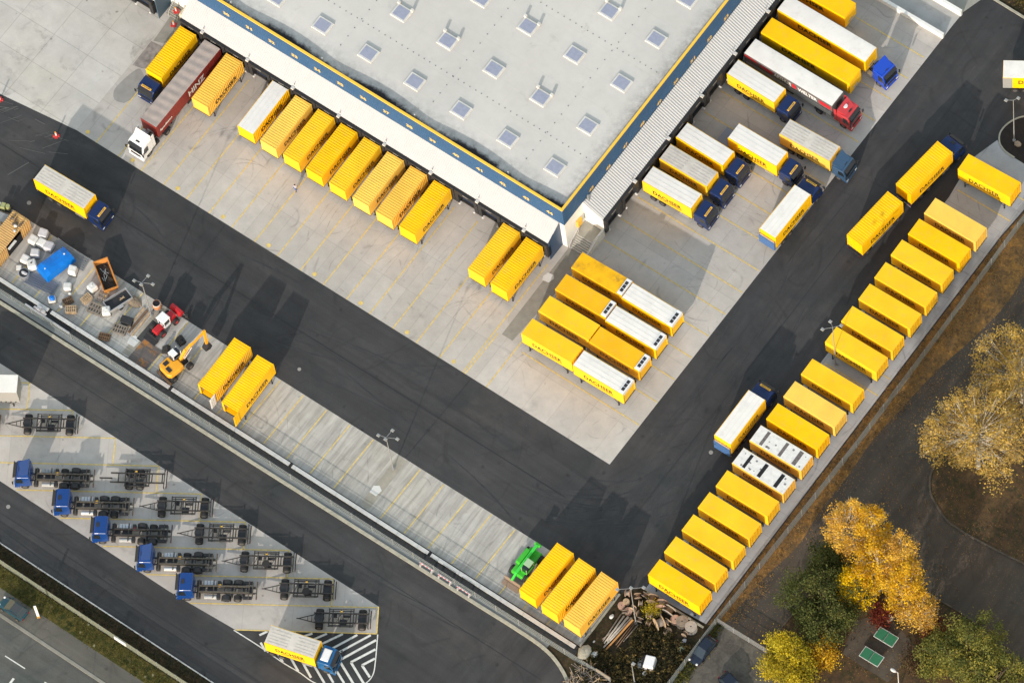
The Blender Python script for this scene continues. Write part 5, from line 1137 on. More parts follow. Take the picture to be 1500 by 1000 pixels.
# ------------------------------------------------------------------ CARS
def car(name, label, loc, yaw, m, roofm=None, L=4.3):
    t = thing(name, label, 'car', (*loc, 0), yaw); h = L / 2; W = .87
    # lofted body: sections along x with half width / sill / shoulder
    sec = [(-h, .62, .45, .72), (-h + .12, .78, .3, .88), (-h + .7, W, .25, .95), (-.2, W, .25, .94), (h - 1.1, W, .25, .90), (h - .35, .80, .28, .74), (h, .58, .42, .62)]
    b = MB(); vs = []
    for x, w_, z0, z1 in sec: vs += [(x, -w_, z0), (x, -w_ - .02, (z0 + z1) / 2), (x, -w_ * .92, z1), (x, w_ * .92, z1), (x, w_ + .02, (z0 + z1) / 2), (x, w_, z0)]
    fs = []
    for i in range(len(sec) - 1):
        for j in range(6): a = i * 6 + j; c_ = i * 6 + (j + 1) % 6; fs.append((a, c_, c_ + 6, a + 6))
    fs += [tuple(range(6))[::-1], tuple(range(len(vs) - 6, len(vs)))]
    b.add(vs, fs); o = b.build('body', m, t); sb = o.modifiers.new('s', 'SUBSURF'); sb.levels = 1; sb.render_levels = 1
    g = MB(); g.add([(-h + .25, -.76, .90), (-h + .25, .76, .90), (h - 1.05, .76, .88), (h - 1.05, -.76, .88), (-h + .75, -.6, 1.40), (-h + .75, .6, 1.40), (h - 2.0, .6, 1.42), (h - 2.0, -.6, 1.42)],
                    [(4, 7, 6, 5), (0, 4, 5, 1), (1, 5, 6, 2), (2, 6, 7, 3), (3, 7, 4, 0)]); g.build('glasshouse', mat('car_glass', (0.02, 0.03, 0.04), 0.12, spec=.7), t)
    r = MB(); r.box(-h + .72, h - 2.0, -.62, .62, 1.405, 1.455, .06, .05); o = r.build('roof', roofm or m, t)
    for s_ in (-1, 1):
        p = MB()
        p.bar((-h + .25, s_ * .77, .9), (-h + .75, s_ * .61, 1.42), .05, .05).bar((h - 1.05, s_ * .77, .88), (h - 2.0, s_ * .61, 1.43), .05, .05).bar((-.1, s_ * .80, .92), (-.15, s_ * .62, 1.42), .06, .05); p.bar((-h + .75, s_ * .62, 1.43), (h - 2.0, s_ * .62, 1.43), .05, .05)
        p.build('pillar', m, t)
        MB().box(h - 1.35, h - 1.2, s_ * .97 - .07, s_ * .97 + .07, .92, 1.04).build('mirror', m, t)
        MB().ell((h - .22, s_ * .56, .66), (.16, .16, .08), 8, 5).build('headlight', M_HEAD, t); MB().box(-h - .0, -h + .1, s_ * .55 - .14, s_ * .55 + .14, .62, .78).build('tail_lamp', M_TAIL, t)
        for x in (-h + .8, h - .85):
            q = MB().cyl((x, s_ * .84 - .1, .32), (x, s_ * .84 + .1, .32), .32, n=16).build('wheel', M_RUB, t); MB().cyl((x, s_ * .84 - .105, .32), (x, s_ * .84 + .105, .32), .2, n=10).build('rim', M_RIM, q)
    return t
car('parked_car', 'dark blue car parked in the lane beside the fence corner', (44.15, -21.0), R(-93), M_NAVYCAR, L=4.2)
car('parked_car', 'nearly black car cut by the bottom edge, lower in the same lane', (49.9, -22.7), R(-12), M_NAVYCAR, L=4.2)
car('parked_car', 'teal car with a dark roof parked on the pavement at the lower left', (-29.5, -64.1), R(180), M_TEAL, mat('dark_car_roof', (0.05, 0.055, 0.06), .3), 4.0)

# ------------------------------------------------------------------ LAMP POSTS
def lamp(label, x, y, h, heads):
    t = thing('lamp_post', label, 'lamp post', (x, y, 0), 0, 'floodlight posts in the yard')
    MB().cyl((0, 0, 0), (0, 0, h), .085, .04, n=8).build('pole', M_GALV, t); MB().cyl((0, 0, 0), (0, 0, .25), .2, n=10).build('base', M_GALV, t)
    a = MB()
    for ax, ay in heads: a.bar((0, 0, h - .08), (ax, ay, h), .04, .04)
    a.build('cross_arm', M_GALV, t)
    for ax, ay in heads: MB().box(ax - .22, ax + .22, ay - .19, ay + .19, h - .10, h + .05, .04, .04).build('lamp_head', M_GALV, t)
    return t
hd4 = [(-.9, -.9), (.95, .65), (-.7, .9), (.1, -.3)]
lamp('tall four-headed floodlight post among the rubble and bags at the left', -39.95, -22.45, 9.4, [(-.95, -.3), (.1, 1.2), (1.3, .6), (.1, -.25)])
lamp('tall four-headed floodlight post on the grey paved island of the lower strip', -1.95, -22.4, 9.3, [(-.95, -.3), (.1, 1.2), (1.3, .6), (.1, -.25)])
lamp('tall two-headed floodlight post in the dark kerbed bed at the right', 36.2, 58.1, 10.9, [(-.75, -.5), (.35, .6)])
lamp('tall three-headed floodlight post above the pile of cable drums', 35.1, -22.4, 10.6, [(-1.25, -1.0), (0, .1), (1.25, 1.0)])
lamp('floodlight post in the gap of the long fence-side row', 35.38, 19.9, 10.6, [(-.9, -.9), (.7, .8), (-.7, .5)])
lamp('slim white post standing in the scrub next to the abandoned white cab', 39.6, -28.95, 6.2, [(.2, .1)])
t = thing('street_lamp', 'short curved street lamp at the bottom edge below the green tables', 'street lamp', (66.6, -11.6, 0)); MB().cyl((0, 0, 0), (0, 0, 5.2), .07, .05, n=8).bar((0, 0, 5.15), (-.5, -.1, 5.4), .06, .06).build('pole', M_CAP, t); MB().ell((-.6, -.12, 5.38), (.42, .22, .12), 10, 6).build('lamp_head', M_CAP, t)

# ------------------------------------------------------------------ RUBBLE COMPOUND AT THE LEFT
def bag(x, y, lab, m=M_BAG, s_=1.0, rz=None, spout=False, h=None):
    t = thing('bulk_bag', lab, 'bulk bag', (x, y, 0), random.uniform(0, 1.5) if rz is None else rz, 'white bulk bags in the compound')
    a = .52 * s_; h = h or random.uniform(.75, 1.05) * s_
    o = MB().box(-a, a, -a, a, .1, h, .05, .05).build('bag', m, t); bevel(o, .16 * s_, 3)
    for p in o.data.vertices: p.co += Vector([random.uniform(-.06, .06) for _ in range(3)])
    MB().box(-a, a, -a, a, 0, .1).build('pallet', M_WOODG, t)
    if spout: MB().cyl((0, 0, h - .05), (.05, .03, h + .12), .13, .08, n=8).build('spout', M_BLACK if spout == 2 else m, t)
    return t
bag(-58.2, -21.2, 'large greyish bulk bag at the top of the cluster by the tan container', M_LILAC, 1.25, .3, h=1.1)
bag(-58.75, -22.55, 'white bulk bag closest to the tan container opening', M_BAG, 1.15, .1)
bag(-57.6, -22.35, 'white bulk bag in the middle of the upper cluster', M_BAG, 1.1, .1)
bag(-56.55, -22.15, 'greyish bulk bag touching the steel sheets in the upper cluster', M_LILAC, 1.2, .2)
bag(-57.35, -23.95, 'single white bulk bag below the upper cluster', M_LILAC, 1.1, .5)
bag(-57.9, -25.3, 'white bulk bag left of the one with a black spout', M_BAG, 1.15, .1)
bag(-56.7, -25.5, 'cream bulk bag with a black filling hole', M_BAG, 1.2, .9, 2)
bag(-58.0, -26.6, 'small flat white bag above the round tank', M_BAG, .7, .6, h=.4)
bag(-51.9, -23.2, 'pinkish white bulk bag right of the blue tarpaulin', M_BAG, 1.1, .3)
bag(-51.1, -25.3, 'white bulk bag standing alone below the pinkish one', M_BAG, 1.0, .6)
bag(-48.35, -23.7, 'white bulk bag standing left of the orange skip', M_BAG, 1.1, 1.3, 1)
bag(-44.9, -25.3, 'white bulk bag beside the black box trailer', M_BAG, 1.1, .75, 1)
bag(-51.7, -27.8, 'white crate bag with a torn blue film on top', M_BAG, 1.0, .78, h=.6)
o = MB().ell((0, 0, .78), (.45, .35, .16), 9, 5, jit=.25).build('plastic_film', M_TARPB); o.location = (-51.7, -27.75, 0); tag(o, 'crumpled blue film lying on a white crate bag', 'plastic film')
# tan ribbed container
t = thing('site_container', 'tan ribbed steel container with a dark side opening at the left edge', 'container', (-61.3, -24.6, 0), R(90), None)
L, W, zt = 6.6, 2.5, 2.7
b = MB().box(-L / 2, L / 2, W / 2 - .06, W / 2, .1, zt - .03).box(-L / 2, -L / 2 + .06, -W / 2, W / 2 - .06, .1, zt - .03).box(L / 2 - .06, L / 2, -W / 2, W / 2 - .06, .1, zt - .03)
for a0, a1 in ((-L / 2, -1.4), (1.5, L / 2)): q = ribbed_side(a1 - a0 + .3, .1, zt - .03, W / 2 - .02, -1, .3, .06); b.add([(x + (a0 + a1) / 2, y, z) for x, y, z in q.v], q.f)
for sx in (-1, 1):
    for k in range(8): b.box(sx * (L / 2 + .02) - .02, sx * (L / 2 + .02) + .02, -W / 2 + .1 + k * .3, -W / 2 + .25 + k * .3, .1, zt - .05)
b.build('body', M_TRAV, t); ribbed_roof(L, W, zt - .03, h=.05, pitch=.3).build('roof', M_TRAV, t)
MB().box(-L / 2 + .1, L / 2 - .1, -W / 2 + .3, W / 2 - .1, .1, .14).box(-1.4, 1.5, -W / 2 + .02, -W / 2 + .05, .1, 2.0).build('opening', M_DARK, t)
MB().box(-1.3, .2, -W / 2 - .35, -W / 2 - .02, 2.15, 2.22).build('flap', M_BAG, t)
q = MB()
for k in range(9): a, c_ = random.uniform(1.2, 2.9), random.uniform(-.9, .9); q.ell((a, c_, zt + .12), (random.uniform(.15, .35), random.uniform(.1, .3), .14), 7, 4, jit=.2)
o = q.build('roof_debris', mat('roof_debris_brown', (0.12, 0.09, 0.07), .9, var=.5, vscale=4)); o.matrix_world = Matrix.Translation((-61.3, -24.6, 0)) @ Matrix.Rotation(R(90), 4, 'Z'); tag(o, 'brown heap of debris lying on the tan container roof', 'debris')
for k, (x, y, m_) in enumerate(((-60.9, -23.0, M_BAG), (-60.55, -23.6, M_ALU))):
    o = MB().ell((0, 0, zt + .14), (.26, .2, .16), 9, 6, jit=.1).build('bucket', m_); o.location = (x, y, 0); tag(o, ['white bucket on the tan container roof', 'metal pot on the tan container roof'][k], 'bucket')
# blue tarpaulin stack
t = thing('covered_stack', 'building material stack under a bright blue tarpaulin', 'covered stack', (-54.2, -23.7, 0), R(76))
zz_ = lambda i, j: 1.45 + (.1 if i == 1 else 0) + random.uniform(-.08, .08)
vs = []; xs = np.linspace(-2.15, 2.15, 7); ys = np.linspace(-1.05, 1.05, 5)
for i, x in enumerate(xs):
    for j, y in enumerate(ys): vs.append((x, y, (1.5 if x < -.7 else 1.35) + .14 * math.cos(y * 1.6) + random.uniform(-.05, .05) - (.12 if i in (0, 6) else 0) - (.08 if abs(x + .75) < .25 else 0)))
m = MB(); m.add(vs, [(i * 5 + j, (i + 1) * 5 + j, (i + 1) * 5 + j + 1, i * 5 + j + 1) for i in range(6) for j in range(4)])
per = [i * 5 for i in range(7)] + [30 + j for j in range(1, 5)] + [i * 5 + 4 for i in range(5, -1, -1)] + [j for j in range(3, 0, -1)]
low = [(vs[k][0] * 1.06, vs[k][1] * 1.1, .12 + random.uniform(0, .1)) for k in per]; base = len(m.v); m.v += low; n_ = len(per)
for a in range(n_): m.f.append((per[a], per[(a + 1) % n_], base + (a + 1) % n_, base + a)); m.mi.append(0)
m.build('tarpaulin', M_TARPB, t)
MB().box(-1.95, 1.95, -.95, .95, 0, 1.15).build('stack', M_WOODG, t)
for x in (-1.6, 1.5): 
    o = MB().ell((0, 0, 1.55), (.13, .13, .1), 8, 5).build('weight_stone', M_CAP); o.location = (-54.2 + x * .24, -23.7 + x * .97, .02); tag(o, 'pale stone weighing down the lower end of the blue tarpaulin' if x < 0 else 'pale stone weighing down the upper end of the blue tarpaulin', 'stone')
# steel reinforcement mats
def mats(lab, x, y, rz, lx, ly, m=M_GALV, z0=0.05, n=3):
    o = MB()
    for k in range(n):
        ox = random.uniform(-.15, .15)
        a = -lx / 2
        while a < lx / 2: o.box(a + ox, a + ox + .05, -ly / 2, ly / 2, z0 + k * .06, z0 + .02 + k * .06); a += .22
        a = -ly / 2
        while a < ly / 2: o.box(-lx / 2 + ox, lx / 2 + ox, a, a + .05, z0 + .02 + k * .06, z0 + .04 + k * .06); a += .3
    o = o.build('steel_mat', m); o.location = (x, y, 0); o.rotation_euler = (0, 0, rz); return tag(o, lab, 'steel mats')
SM = mat('bluish_steel_mat', (0.20, 0.23, 0.30), .5, metal=.3)
mats('bluish steel mats lying below the blue tarpaulin', -54.3, -26.7, R(8), 4.2, 1.7, SM); mats('grey steel mats between the white bags and the road edge', -54.9, -21.35, R(-5), 3.4, 1.6, M_GALV); mats('grey steel mats right of the blue tarpaulin by the road edge', -52.2, -21.6, R(10), 2.2, 2.0, M_GALV)
t = thing('water_tank', 'round dark-rimmed tub beside the small bags at the left', 'tub', (-56.8, -27.0, 0)); MB().cyl((0, 0, 0), (0, 0, .8), .75, .7, n=18).build('tub', M_ALU, t); MB().cyl((0, 0, .78), (0, 0, .84), .62, n=16).build('contents', M_BLACK, t); MB().ell((.1, 0, .86), (.4, .25, .1), 9, 5, jit=.3).build('scrap', M_LILAC, t)
# orange skip
t = thing('skip', 'orange skip with dark rubble beside the left floodlight post', 'skip', (-47.75, -21.55, 0), R(134 + 12))
a, c_ = 2.0, .98; m = MB()
o_ = [(-a - .25, -c_), (a + .25, -c_), (a + .25, c_), (-a - .25, c_)]; i_ = [(x * .94, y * .9) for x, y in o_]; lo = [(x * .8, y * .85) for x, y in o_]
vs = [(x, y, 0) for x, y in lo] + [(x, y, 1.45) for x, y in o_] + [(x, y, 1.45) for x, y in i_] + [(x * .8, y * .8, .35) for x, y in i_]
fs = [(0, 3, 2, 1), (12, 13, 14, 15)]
for k in range(4): n1 = (k + 1) % 4; fs += [(k, n1, 4 + n1, 4 + k), (4 + k, 4 + n1, 8 + n1, 8 + k), (8 + k, 8 + n1, 12 + n1, 12 + k)]
m.add(vs, fs); m.build('skip_body', M_ORANGE, t)
q = MB(); xs = np.linspace(-1.95, 1.95, 12); ys = np.linspace(-.82, .82, 7); q.add([(x, y, .85 + random.uniform(-.12, .12)) for x in xs for y in ys], [(i * 7 + j, (i + 1) * 7 + j, (i + 1) * 7 + j + 1, i * 7 + j + 1) for i in range(11) for j in range(6)]); q.build('rubble', M_SOIL, t)
q = MB()
for k in range(10): x, y = random.uniform(-1, 1), random.uniform(-.5, .5); q.bar((x, y, 1.0), (x + random.uniform(-.7, .7), y + random.uniform(-.4, .4), 1.15), .06, .05)
q.build('scrap_metal', M_GALV, t)
# black box trailer
t = thing('box_trailer', 'open black car trailer with light frame by the orange skip', 'trailer', (-44.5, -23.35, 0), R(70))
MB().box(-1.7, 1.7, -.85, -.78, .4, .95).box(-1.7, 1.7, .78, .85, .4, .95).box(-1.7, -1.63, -.78, .78, .4, .95).box(1.63, 1.7, -.78, .78, .4, .95).build('side_panel', M_ALU, t); MB().box(-1.62, 1.62, -.77, .77, .4, .5).build('floor', M_BLACK, t)
MB().bar((1.7, -.5, .45), (2.8, 0, .45), .07, .07).bar((1.7, .5, .45), (2.8, 0, .45), .07, .07).build('drawbar', M_GALV, t)
for s_ in (-1, 1): q = MB().cyl((-.2, s_ * .98 - .09, .3), (-.2, s_ * .98 + .09, .3), .3, n=12).build('wheel', M_RUB, t); MB().box(-.6, .2, s_ * .98 - .12, s_ * .98 + .12, .6, .64).build('mudguard', M_ALU, t)
q = MB()
for k in range(5): q.bar((.2 + .15 * k, random.uniform(-.4, .4), .55), (.9, random.uniform(-.4, .4), .7), .07, .05)
q.build('load', M_WOOD, t)
# pallets
def pallet_stack(lab, x, y, rz, n=4, m=M_WOOD, group='pallet stacks', cat='pallets', s_=1.0):
    o = MB()
    for k in range(n):
        z = k * .145; ox, oy = random.uniform(-.04, .04), random.uniform(-.04, .04)
        for j in range(3): o.box(-.6 * s_ + ox, .6 * s_ + ox, (-.4 + j * .36) * s_ + oy, (-.3 + j * .36) * s_ + oy, z, z + .1)
        for j in range(6): o.box((-.6 + j * .22) * s_ + ox, (-.5 + j * .22) * s_ + ox, -.4 * s_ + oy, .42 * s_ + oy, z + .1, z + .13)
    o = o.build('pallet_stack', m); o.location = (x, y, 0); o.rotation_euler = (0, 0, rz); return tag(o, lab, cat, group)
pallet_stack('light pallet stack nearest the wall cap below the brown one', -48.75, -27.6, R(35), 5, s_=1.15)
pallet_stack('light pallet stack against the white bag by the skip', -48.1, -25.3, R(80), 5, s_=1.1)
pallet_stack('brown weathered pallet stack left of the light ones', -49.9, -26.8, R(60), 3, M_BROWNW, s_=1.1)
pallet_stack('grey weathered timber frame stack beside the box trailer bag', -46.3, -25.7, R(10), 2, M_WOODG, s_=1.7)
pallet_stack('brown broken pallet heap close to the wall cap, right end', -43.0, -28.2, R(20), 3, M_BROWNW, s_=1.2)
pallet_stack('grey crate stack in front of the black plastic box', -42.0, -26.3, R(15), 3, M_WOODG, s_=1.5)
pallet_stack('flat grey pallets lying above the timber frame stack', -46.4, -23.9, R(12), 1, M_WOODG, s_=1.6)
o = MB().box(-.75, .75, -.45, .45, 0, .7, .08, .06).box(-.8, .8, -.5, .5, .7, .76).build('plastic_box', M_BLACK); o.location = (-41.9, -24.9, 0); o.rotation_euler = (0, 0, R(15)); tag(o, 'black plastic box with a lid in front of the timber boards', 'box'); bevel(o, .05)
for k, (x, y) in enumerate(((-50.35, -25.9), (-50.2, -27.9))):
    o = MB().ell((0, 0, .18), (.28, .22, .2), 9, 6, jit=.2).build('sack', M_BAG); o.location = (x, y, 0); tag(o, ['small white sack above the brown pallets', 'small white sack left of the light pallets near the wall cap'][k], 'sack')
# planks
for k in range(3):
    o = MB().box(-1.9, 1.9, -.16, .16, .02, .1).box(-1.9, 1.9, -.14, .14, .11, .17).build('timber_board', M_WOOD if k != 1 else M_BROWNW); o.location = (-41.4 + .55 * k, -24.0 - .1 * k, 0); o.rotation_euler = (0, 0, R(88 + k)); tag(o, ['left pale board of the three lying by the floodlight post', 'brown middle board of the three lying by the floodlight post', 'right pale board of the three lying by the floodlight post'][k], 'board')
o = MB().ell((0, 0, .0), (1.1, .8, .35), 14, 6, jit=.1).build('sand_heap', mat('damp_sand', (0.22, 0.17, 0.12), .95, var=.2)); o.location = (-42.9, -22.1, 0); tag(o, 'low brown sand heap by the road edge left of the orange mixer', 'sand heap')
# concrete mixer drum
t = thing('concrete_mixer', 'orange and white concrete mixer drum between floodlight post and red loader', 'concrete mixer', (-39.9, -21.2, 0), .3)
MB().cyl((0, 0, .45), (0, 0, 1.15), .5, .62, n=18).cyl((0, 0, 1.15), (0, 0, 1.45), .62, .5, n=18, caps=False).build('drum', mat('faded_orange_paint', (0.55, 0.22, 0.10), .6), t); MB().cyl((0, 0, 1.44), (0, 0, 1.5), .55, .5, n=18, caps=False).cyl((0, 0, 1.30), (0, 0, 1.32), .46, n=16).build('mouth', M_BAG, t)
MB().cyl((0, 0, 1.33), (0, 0, 1.37), .42, n=16).build('opening', M_DARK, t)
MB().bar((-.5, -.5, 0), (-.2, -.2, .6), .06, .06).bar((.5, -.5, 0), (.2, -.2, .6), .06, .06).bar((.5, .5, 0), (.2, .2, .6), .06, .06).bar((-.5, .5, 0), (-.2, .2, .6), .06, .06).build('stand', M_BLACK, t)
# steel plates
o = MB().box(-1.7, 1.7, -1.45, 1.45, .02, .06).box(-1.7, -1.62, -1.45, 1.45, .06, .12).build('road_plate', M_RUST); o.location = (-37.3, -27.3, 0); o.rotation_euler = (0, 0, R(88)); tag(o, 'large rust-streaked steel plate below the red loader', 'steel plate')
o = MB().box(-1.6, 1.6, -.9, .9, .02, .05).build('rubber_mat', mat('dark_rubber_mat', (.05, .05, .05), .9)); o.location = (-38.6, -24.5, 0); o.rotation_euler = (0, 0, R(88)); tag(o, 'dark mat under the nose of the red loader', 'mat')
# red wheel loader: front (bucket) towards +x local
t = thing('wheel_loader', 'red compact loader with a white cab by the left floodlight post', 'loader', (-37.6, -22.6, 0), R(-97))
o = MB().box(-1.7, -.45, -.55, .55, .6, 1.45, .08, .08).build('engine_cover', M_REDP, t); bevel(o, .08)
o = MB().box(.15, 1.9, -.5, .5, .55, 1.15, .1, .08).build('front_body', M_REDP, t); bevel(o, .07)
MB().box(-.5, .55, -.6, .6, .7, 1.2).build('cab_base', M_WCAB, t)
c_ = MB()
for x in (-.48, .5):
    for y in (-.58, .58): c_.box(x - .04, x + .04, y - .04, y + .04, 1.2, 2.35)
c_.build('cab_pillar', M_WCAB, t); MB().box(-.44, .46, -.54, .54, 1.2, 2.3).build('cab_glass', M_GLASS, t); o = MB().box(-.62, .68, -.7, .7, 2.35, 2.5, .06, .06).build('cab_roof', M_WCAB, t); bevel(o, .05)
for x in (-1.15, 1.2):
    for s_ in (-1, 1): q = MB().cyl((x, s_ * .8 - .2, .52), (x, s_ * .8 + .2, .52), .52, n=16).build('wheel', M_RUB, t); MB().cyl((x, s_ * .8 - .21, .52), (x, s_ * .8 + .21, .52), .26, n=12).build('rim', M_REDP, q)
l_ = MB()
for s_ in (-1, 1): l_.bar((.3, s_ * .35, 1.25), (2.3, s_ * .35, .5), .12, .16)
l_.bar((.5, 0, 1.0), (2.2, 0, .7), .1, .1); l_.build('lift_arm', M_BLACK, t)
MB().xprism([(2.2, .05), (3.0, .02), (3.0, .1), (2.35, .2), (2.3, .8), (2.2, .8)], -.95, .95).build('bucket', M_BLACK, t)
o = MB().xprism([(-2.6, .9), (-1.95, .6), (-1.8, .9), (-2.1, 1.5), (-2.5, 1.5)], -.9, .9).build('rear_winch', M_REDP, t)
# orange excavator
t = thing('excavator', 'orange wheeled excavator with its boom reaching up towards the road', 'excavator', (-32.7, -26.6, 0), R(78))
o = MB().prism([(-1.9, -.7), (-1.6, -1.15), (-.2, -1.2), (.5, -1.1), (.5, .1), (-.1, .25), (-.1, 1.2), (-1.6, 1.15), (-1.9, .7)], 1.25, 2.15).build('superstructure', M_YORANGE, t); bevel(o, .14, 3)
MB().box(-1.5, -1.0, -.7, .1, 2.15, 2.2).box(-1.3, -.6, .35, .9, 2.15, 2.2).build('engine_grille', M_BLACK, t)
c_ = MB()
for x in (.1, 1.3):
    for y in (.32, 1.2): c_.box(x - .05, x + .05, y - .05, y + .05, 1.3, 2.9)
c_.build('cab_pillar', M_WCAB, t); MB().box(.13, 1.27, .36, 1.17, 1.35, 2.82).build('cab_glass', M_GLASS, t); o = MB().box(.0, .85, .26, 1.26, 2.88, 3.0, .03, .03).build('cab_roof', M_WCAB, t); MB().box(.1, 1.3, .32, 1.2, 1.25, 1.9).build('cab_base', M_WCAB, t)
MB().box(.3, 1.5, -.5, .15, 1.3, 1.7).build('boom_foot', M_BLACK, t)
bm = MB(); bm.bar((.7, -.15, 1.7), (1.9, -.15, 3.2), .34, .5).bar((1.8, -.15, 3.1), (4.9, -.15, 3.9), .30, .42); bm.build('boom', M_YORANGE, t)
MB().bar((1.2, .12, 1.9), (2.6, .12, 3.1), .1, .1).bar((1.2, -.42, 1.9), (2.6, -.42, 3.1), .1, .1).bar((2.8, -.15, 3.75), (4.6, -.15, 4.3), .1, .1).build('hydraulic_cylinder', M_ALU, t)
MB().bar((5.0, -.15, 4.15), (4.6, -.75, 1.9), .26, .34).build('dipper_arm', M_YORANGE, t)
MB().xprism([(4.0, 1.0), (4.7, .75), (5.1, 1.2), (4.9, 1.9), (4.6, 1.95), (4.1, 1.3)], -1.15, -.35).build('bucket', M_BLACK, t)
MB().box(-1.6, 1.6, -.5, .5, .55, 1.1).box(-.5, .5, -.5, .5, 1.1, 1.25).build('undercarriage', M_BLACK, t)
for x in (-1.3, 1.35):
    for s_ in (-1, 1): q = MB().cyl((x, s_ * 1.0 - .25, .52), (x, s_ * 1.0 + .25, .52), .52, n=16).build('wheel', M_RUB, t); MB().cyl((x, s_ * 1.0 - .26, .52), (x, s_ * 1.0 + .26, .52), .25, n=10).build('rim', M_RIM, q)
MB().box(-2.15, -1.95, -1.3, 1.3, .15, .75).build('dozer_blade', M_BROWNW, t)
for lab, x, y, rz, s_ in (('narrow black digging bucket on the ground left of the excavator cab', -35.4, -25.3, .5, 1.0), ('black grab attachment on the ground between loader and excavator', -34.6, -23.3, 1.2, 1.15)):
    o = MB().xprism([(-.45, .1), (.3, .02), (.55, .4), (.3, .75), (.1, .75), (-.35, .35)], -.5 * s_, .5 * s_).box(-.1, .25, -.2, .2, .7, .95)
    for k in range(5): o.bar((-.42, -.45 * s_ + k * .22 * s_, .1), (-.62, -.45 * s_ + k * .22 * s_, .06), .07, .05)
    o = o.build('digger_bucket', M_BLACK if s_ > 1 else M_FRAME); o.location = (x, y, 0); o.rotation_euler = (0, 0, rz); tag(o, lab, 'digger bucket', 'loose digger buckets')
t = thing('compactor', 'small black plate compactor standing on the asphalt edge by the loader', 'compactor', (-36.05, -20.1, 0), .4); MB().box(-.35, .35, -.25, .25, .02, .12).build('plate', M_BLACK, t); MB().box(-.22, .22, -.18, .18, .12, .6, .04, .04).build('engine', M_FRAME, t); MB().bar((-.2, 0, .5), (-.75, 0, 1.0), .05, .05).build('handle', M_GALV, t)
# junk by the far left edge
t = thing('pump_unit', 'small green-yellow pump unit on a frame at the left edge above the tan container', 'pump', (-64.6, -20.9, 0), .3); MB().box(-.8, .8, -.5, .5, .25, .45).build('base', M_BLACK, t); MB().box(-.6, .1, -.4, .4, .45, 1.1, .08, .05).build('motor', mat('dull_green_paint', (0.30, 0.32, 0.14), .6), t); MB().cyl((.4, 0, .45), (.4, 0, 1.2), .28, n=12).build('tank', mat('dull_green_paint', (0.3, 0.32, 0.14)), t)
t = thing('mesh_cage', 'grey wire cage with scrap left of the tan container', 'cage', (-64.1, -22.4, 0), .2); q = MB()
for k in range(9): q.box(-.9 + k * .22, -.86 + k * .22, -.6, -.57, 0, .9).box(-.9 + k * .22, -.86 + k * .22, .57, .6, 0, .9)
q.box(-.9, .9, -.6, .6, .88, .92).build('cage', M_GALV, t); MB().box(-.8, .8, -.5, .5, .02, .6, .1, .1).build('scrap', M_WOODG, t)
# temporary barriers
for x, y, lab in ((-65.7, -9.0, 'red-footed white marker post on the asphalt edge near the white dust marks'), (-75.0, -8.9, 'red-footed marker post cut by the left edge'), (-62.9, 12.2, 'red-footed marker post in front of the side stairs'), (-63.4, 13.6, 'red-footed marker post at the top of the side stairs')):
    t = thing('marker_post', lab, 'marker post', (x, y, 0 if y < 13.5 else 1.0), random.uniform(0, 2), 'red and white marker posts'); MB().box(-.45, .45, -.2, .2, 0, .1, .05, .05).box(-.2, .2, -.4, .4, 0, .09).build('foot', mat('red_plastic', (0.5, .03, .03), .5), t)
    MB().box(-.1, .1, -.04, .04, .1, .85).build('board', M_CAP, t); MB().box(-.1, .1, -.045, .045, .85, 1.1).build('board_top', mat('orange_plastic', (0.6, .25, .05), .5), t)
t = thing('pole_sign', 'slim white upright sign on a yellow foot beside the teal car', 'sign', (-26.4, -63.1, 0), R(45)); MB().box(-.16, .16, -.06, .06, .4, 3.4).build('panel', M_WCAB, t); MB().box(-.2, .2, -.14, .14, 0, .4).build('foot', mat('ochre_foot', (0.35, .2, .05), .7), t)
o = MB().box(-.9, .9, -.07, .07, .8, 1.5).build('fence_banner', M_WCAB); o.location = (-15.6, -60.28, 0); tag(o, 'small white banner hanging on the green-grey fence', 'banner')
for x in (-37.0, -26.4, -14.6, -5.0):
    o = MB().box(-.3, .3, -.15, .15, -.02, .13).build('gully', M_BLACK); o.location = (x, -57.7, .02); tag(o, f"black gully at the pale kerb, {['leftmost of four', 'second of four from the left', 'third of four from the left', 'rightmost of four'][[-37.0, -26.4, -14.6, -5.0].index(x)]}", 'gully', 'gullies along the bed kerb')
# things hung on the lower fence
o = MB()
for k in range(12): o.box(-3.6 + k * .6, -3.2 + k * .6, -.06, .06, .2, .3)
o.bar((-3.6, 0, .22), (3.6, 0, .22), .22, .18).bar((-2.4, .35, .3), (-.4, .3, .3), .3, .16).box(-1.9, -1.3, .2, .7, .3, .8).box(-1.1, -.7, .25, .6, .3, .7); o = o.build('steel_beam', M_LILAC); o.location = (-50.6, -30.25, 0); o.rotation_euler = (0, 0, R(-1)); tag(o, 'long grey steel beam with brackets lying on the shaded gravel by the fence', 'steel beam')
for k, (x, c_) in enumerate(((9.6, .9), (12.4, 1.0), (15.3, 1.1))):
    t = thing('road_barrier', f"red and white barrier board at the lower fence, {['left', 'middle', 'right'][k]} one of three", 'barrier', (x, -31.0, 0), 0, 'barrier boards at the fence')
    MB().box(-1.0, 1.0, -.04, .04, .75, 1.0).build('board', M_LILAC, t); q = MB()
    for j in range(4): q.box(-.95 + j * .5, -.72 + j * .5, -.05, -.041, .76, .99)
    q.build('stripe', mat('red_plastic', (.5, .03, .03), .5), t); MB().box(-.9, -.8, -.25, .25, 0, .75).box(.8, .9, -.25, .25, 0, .75).build('foot', M_LILAC, t)
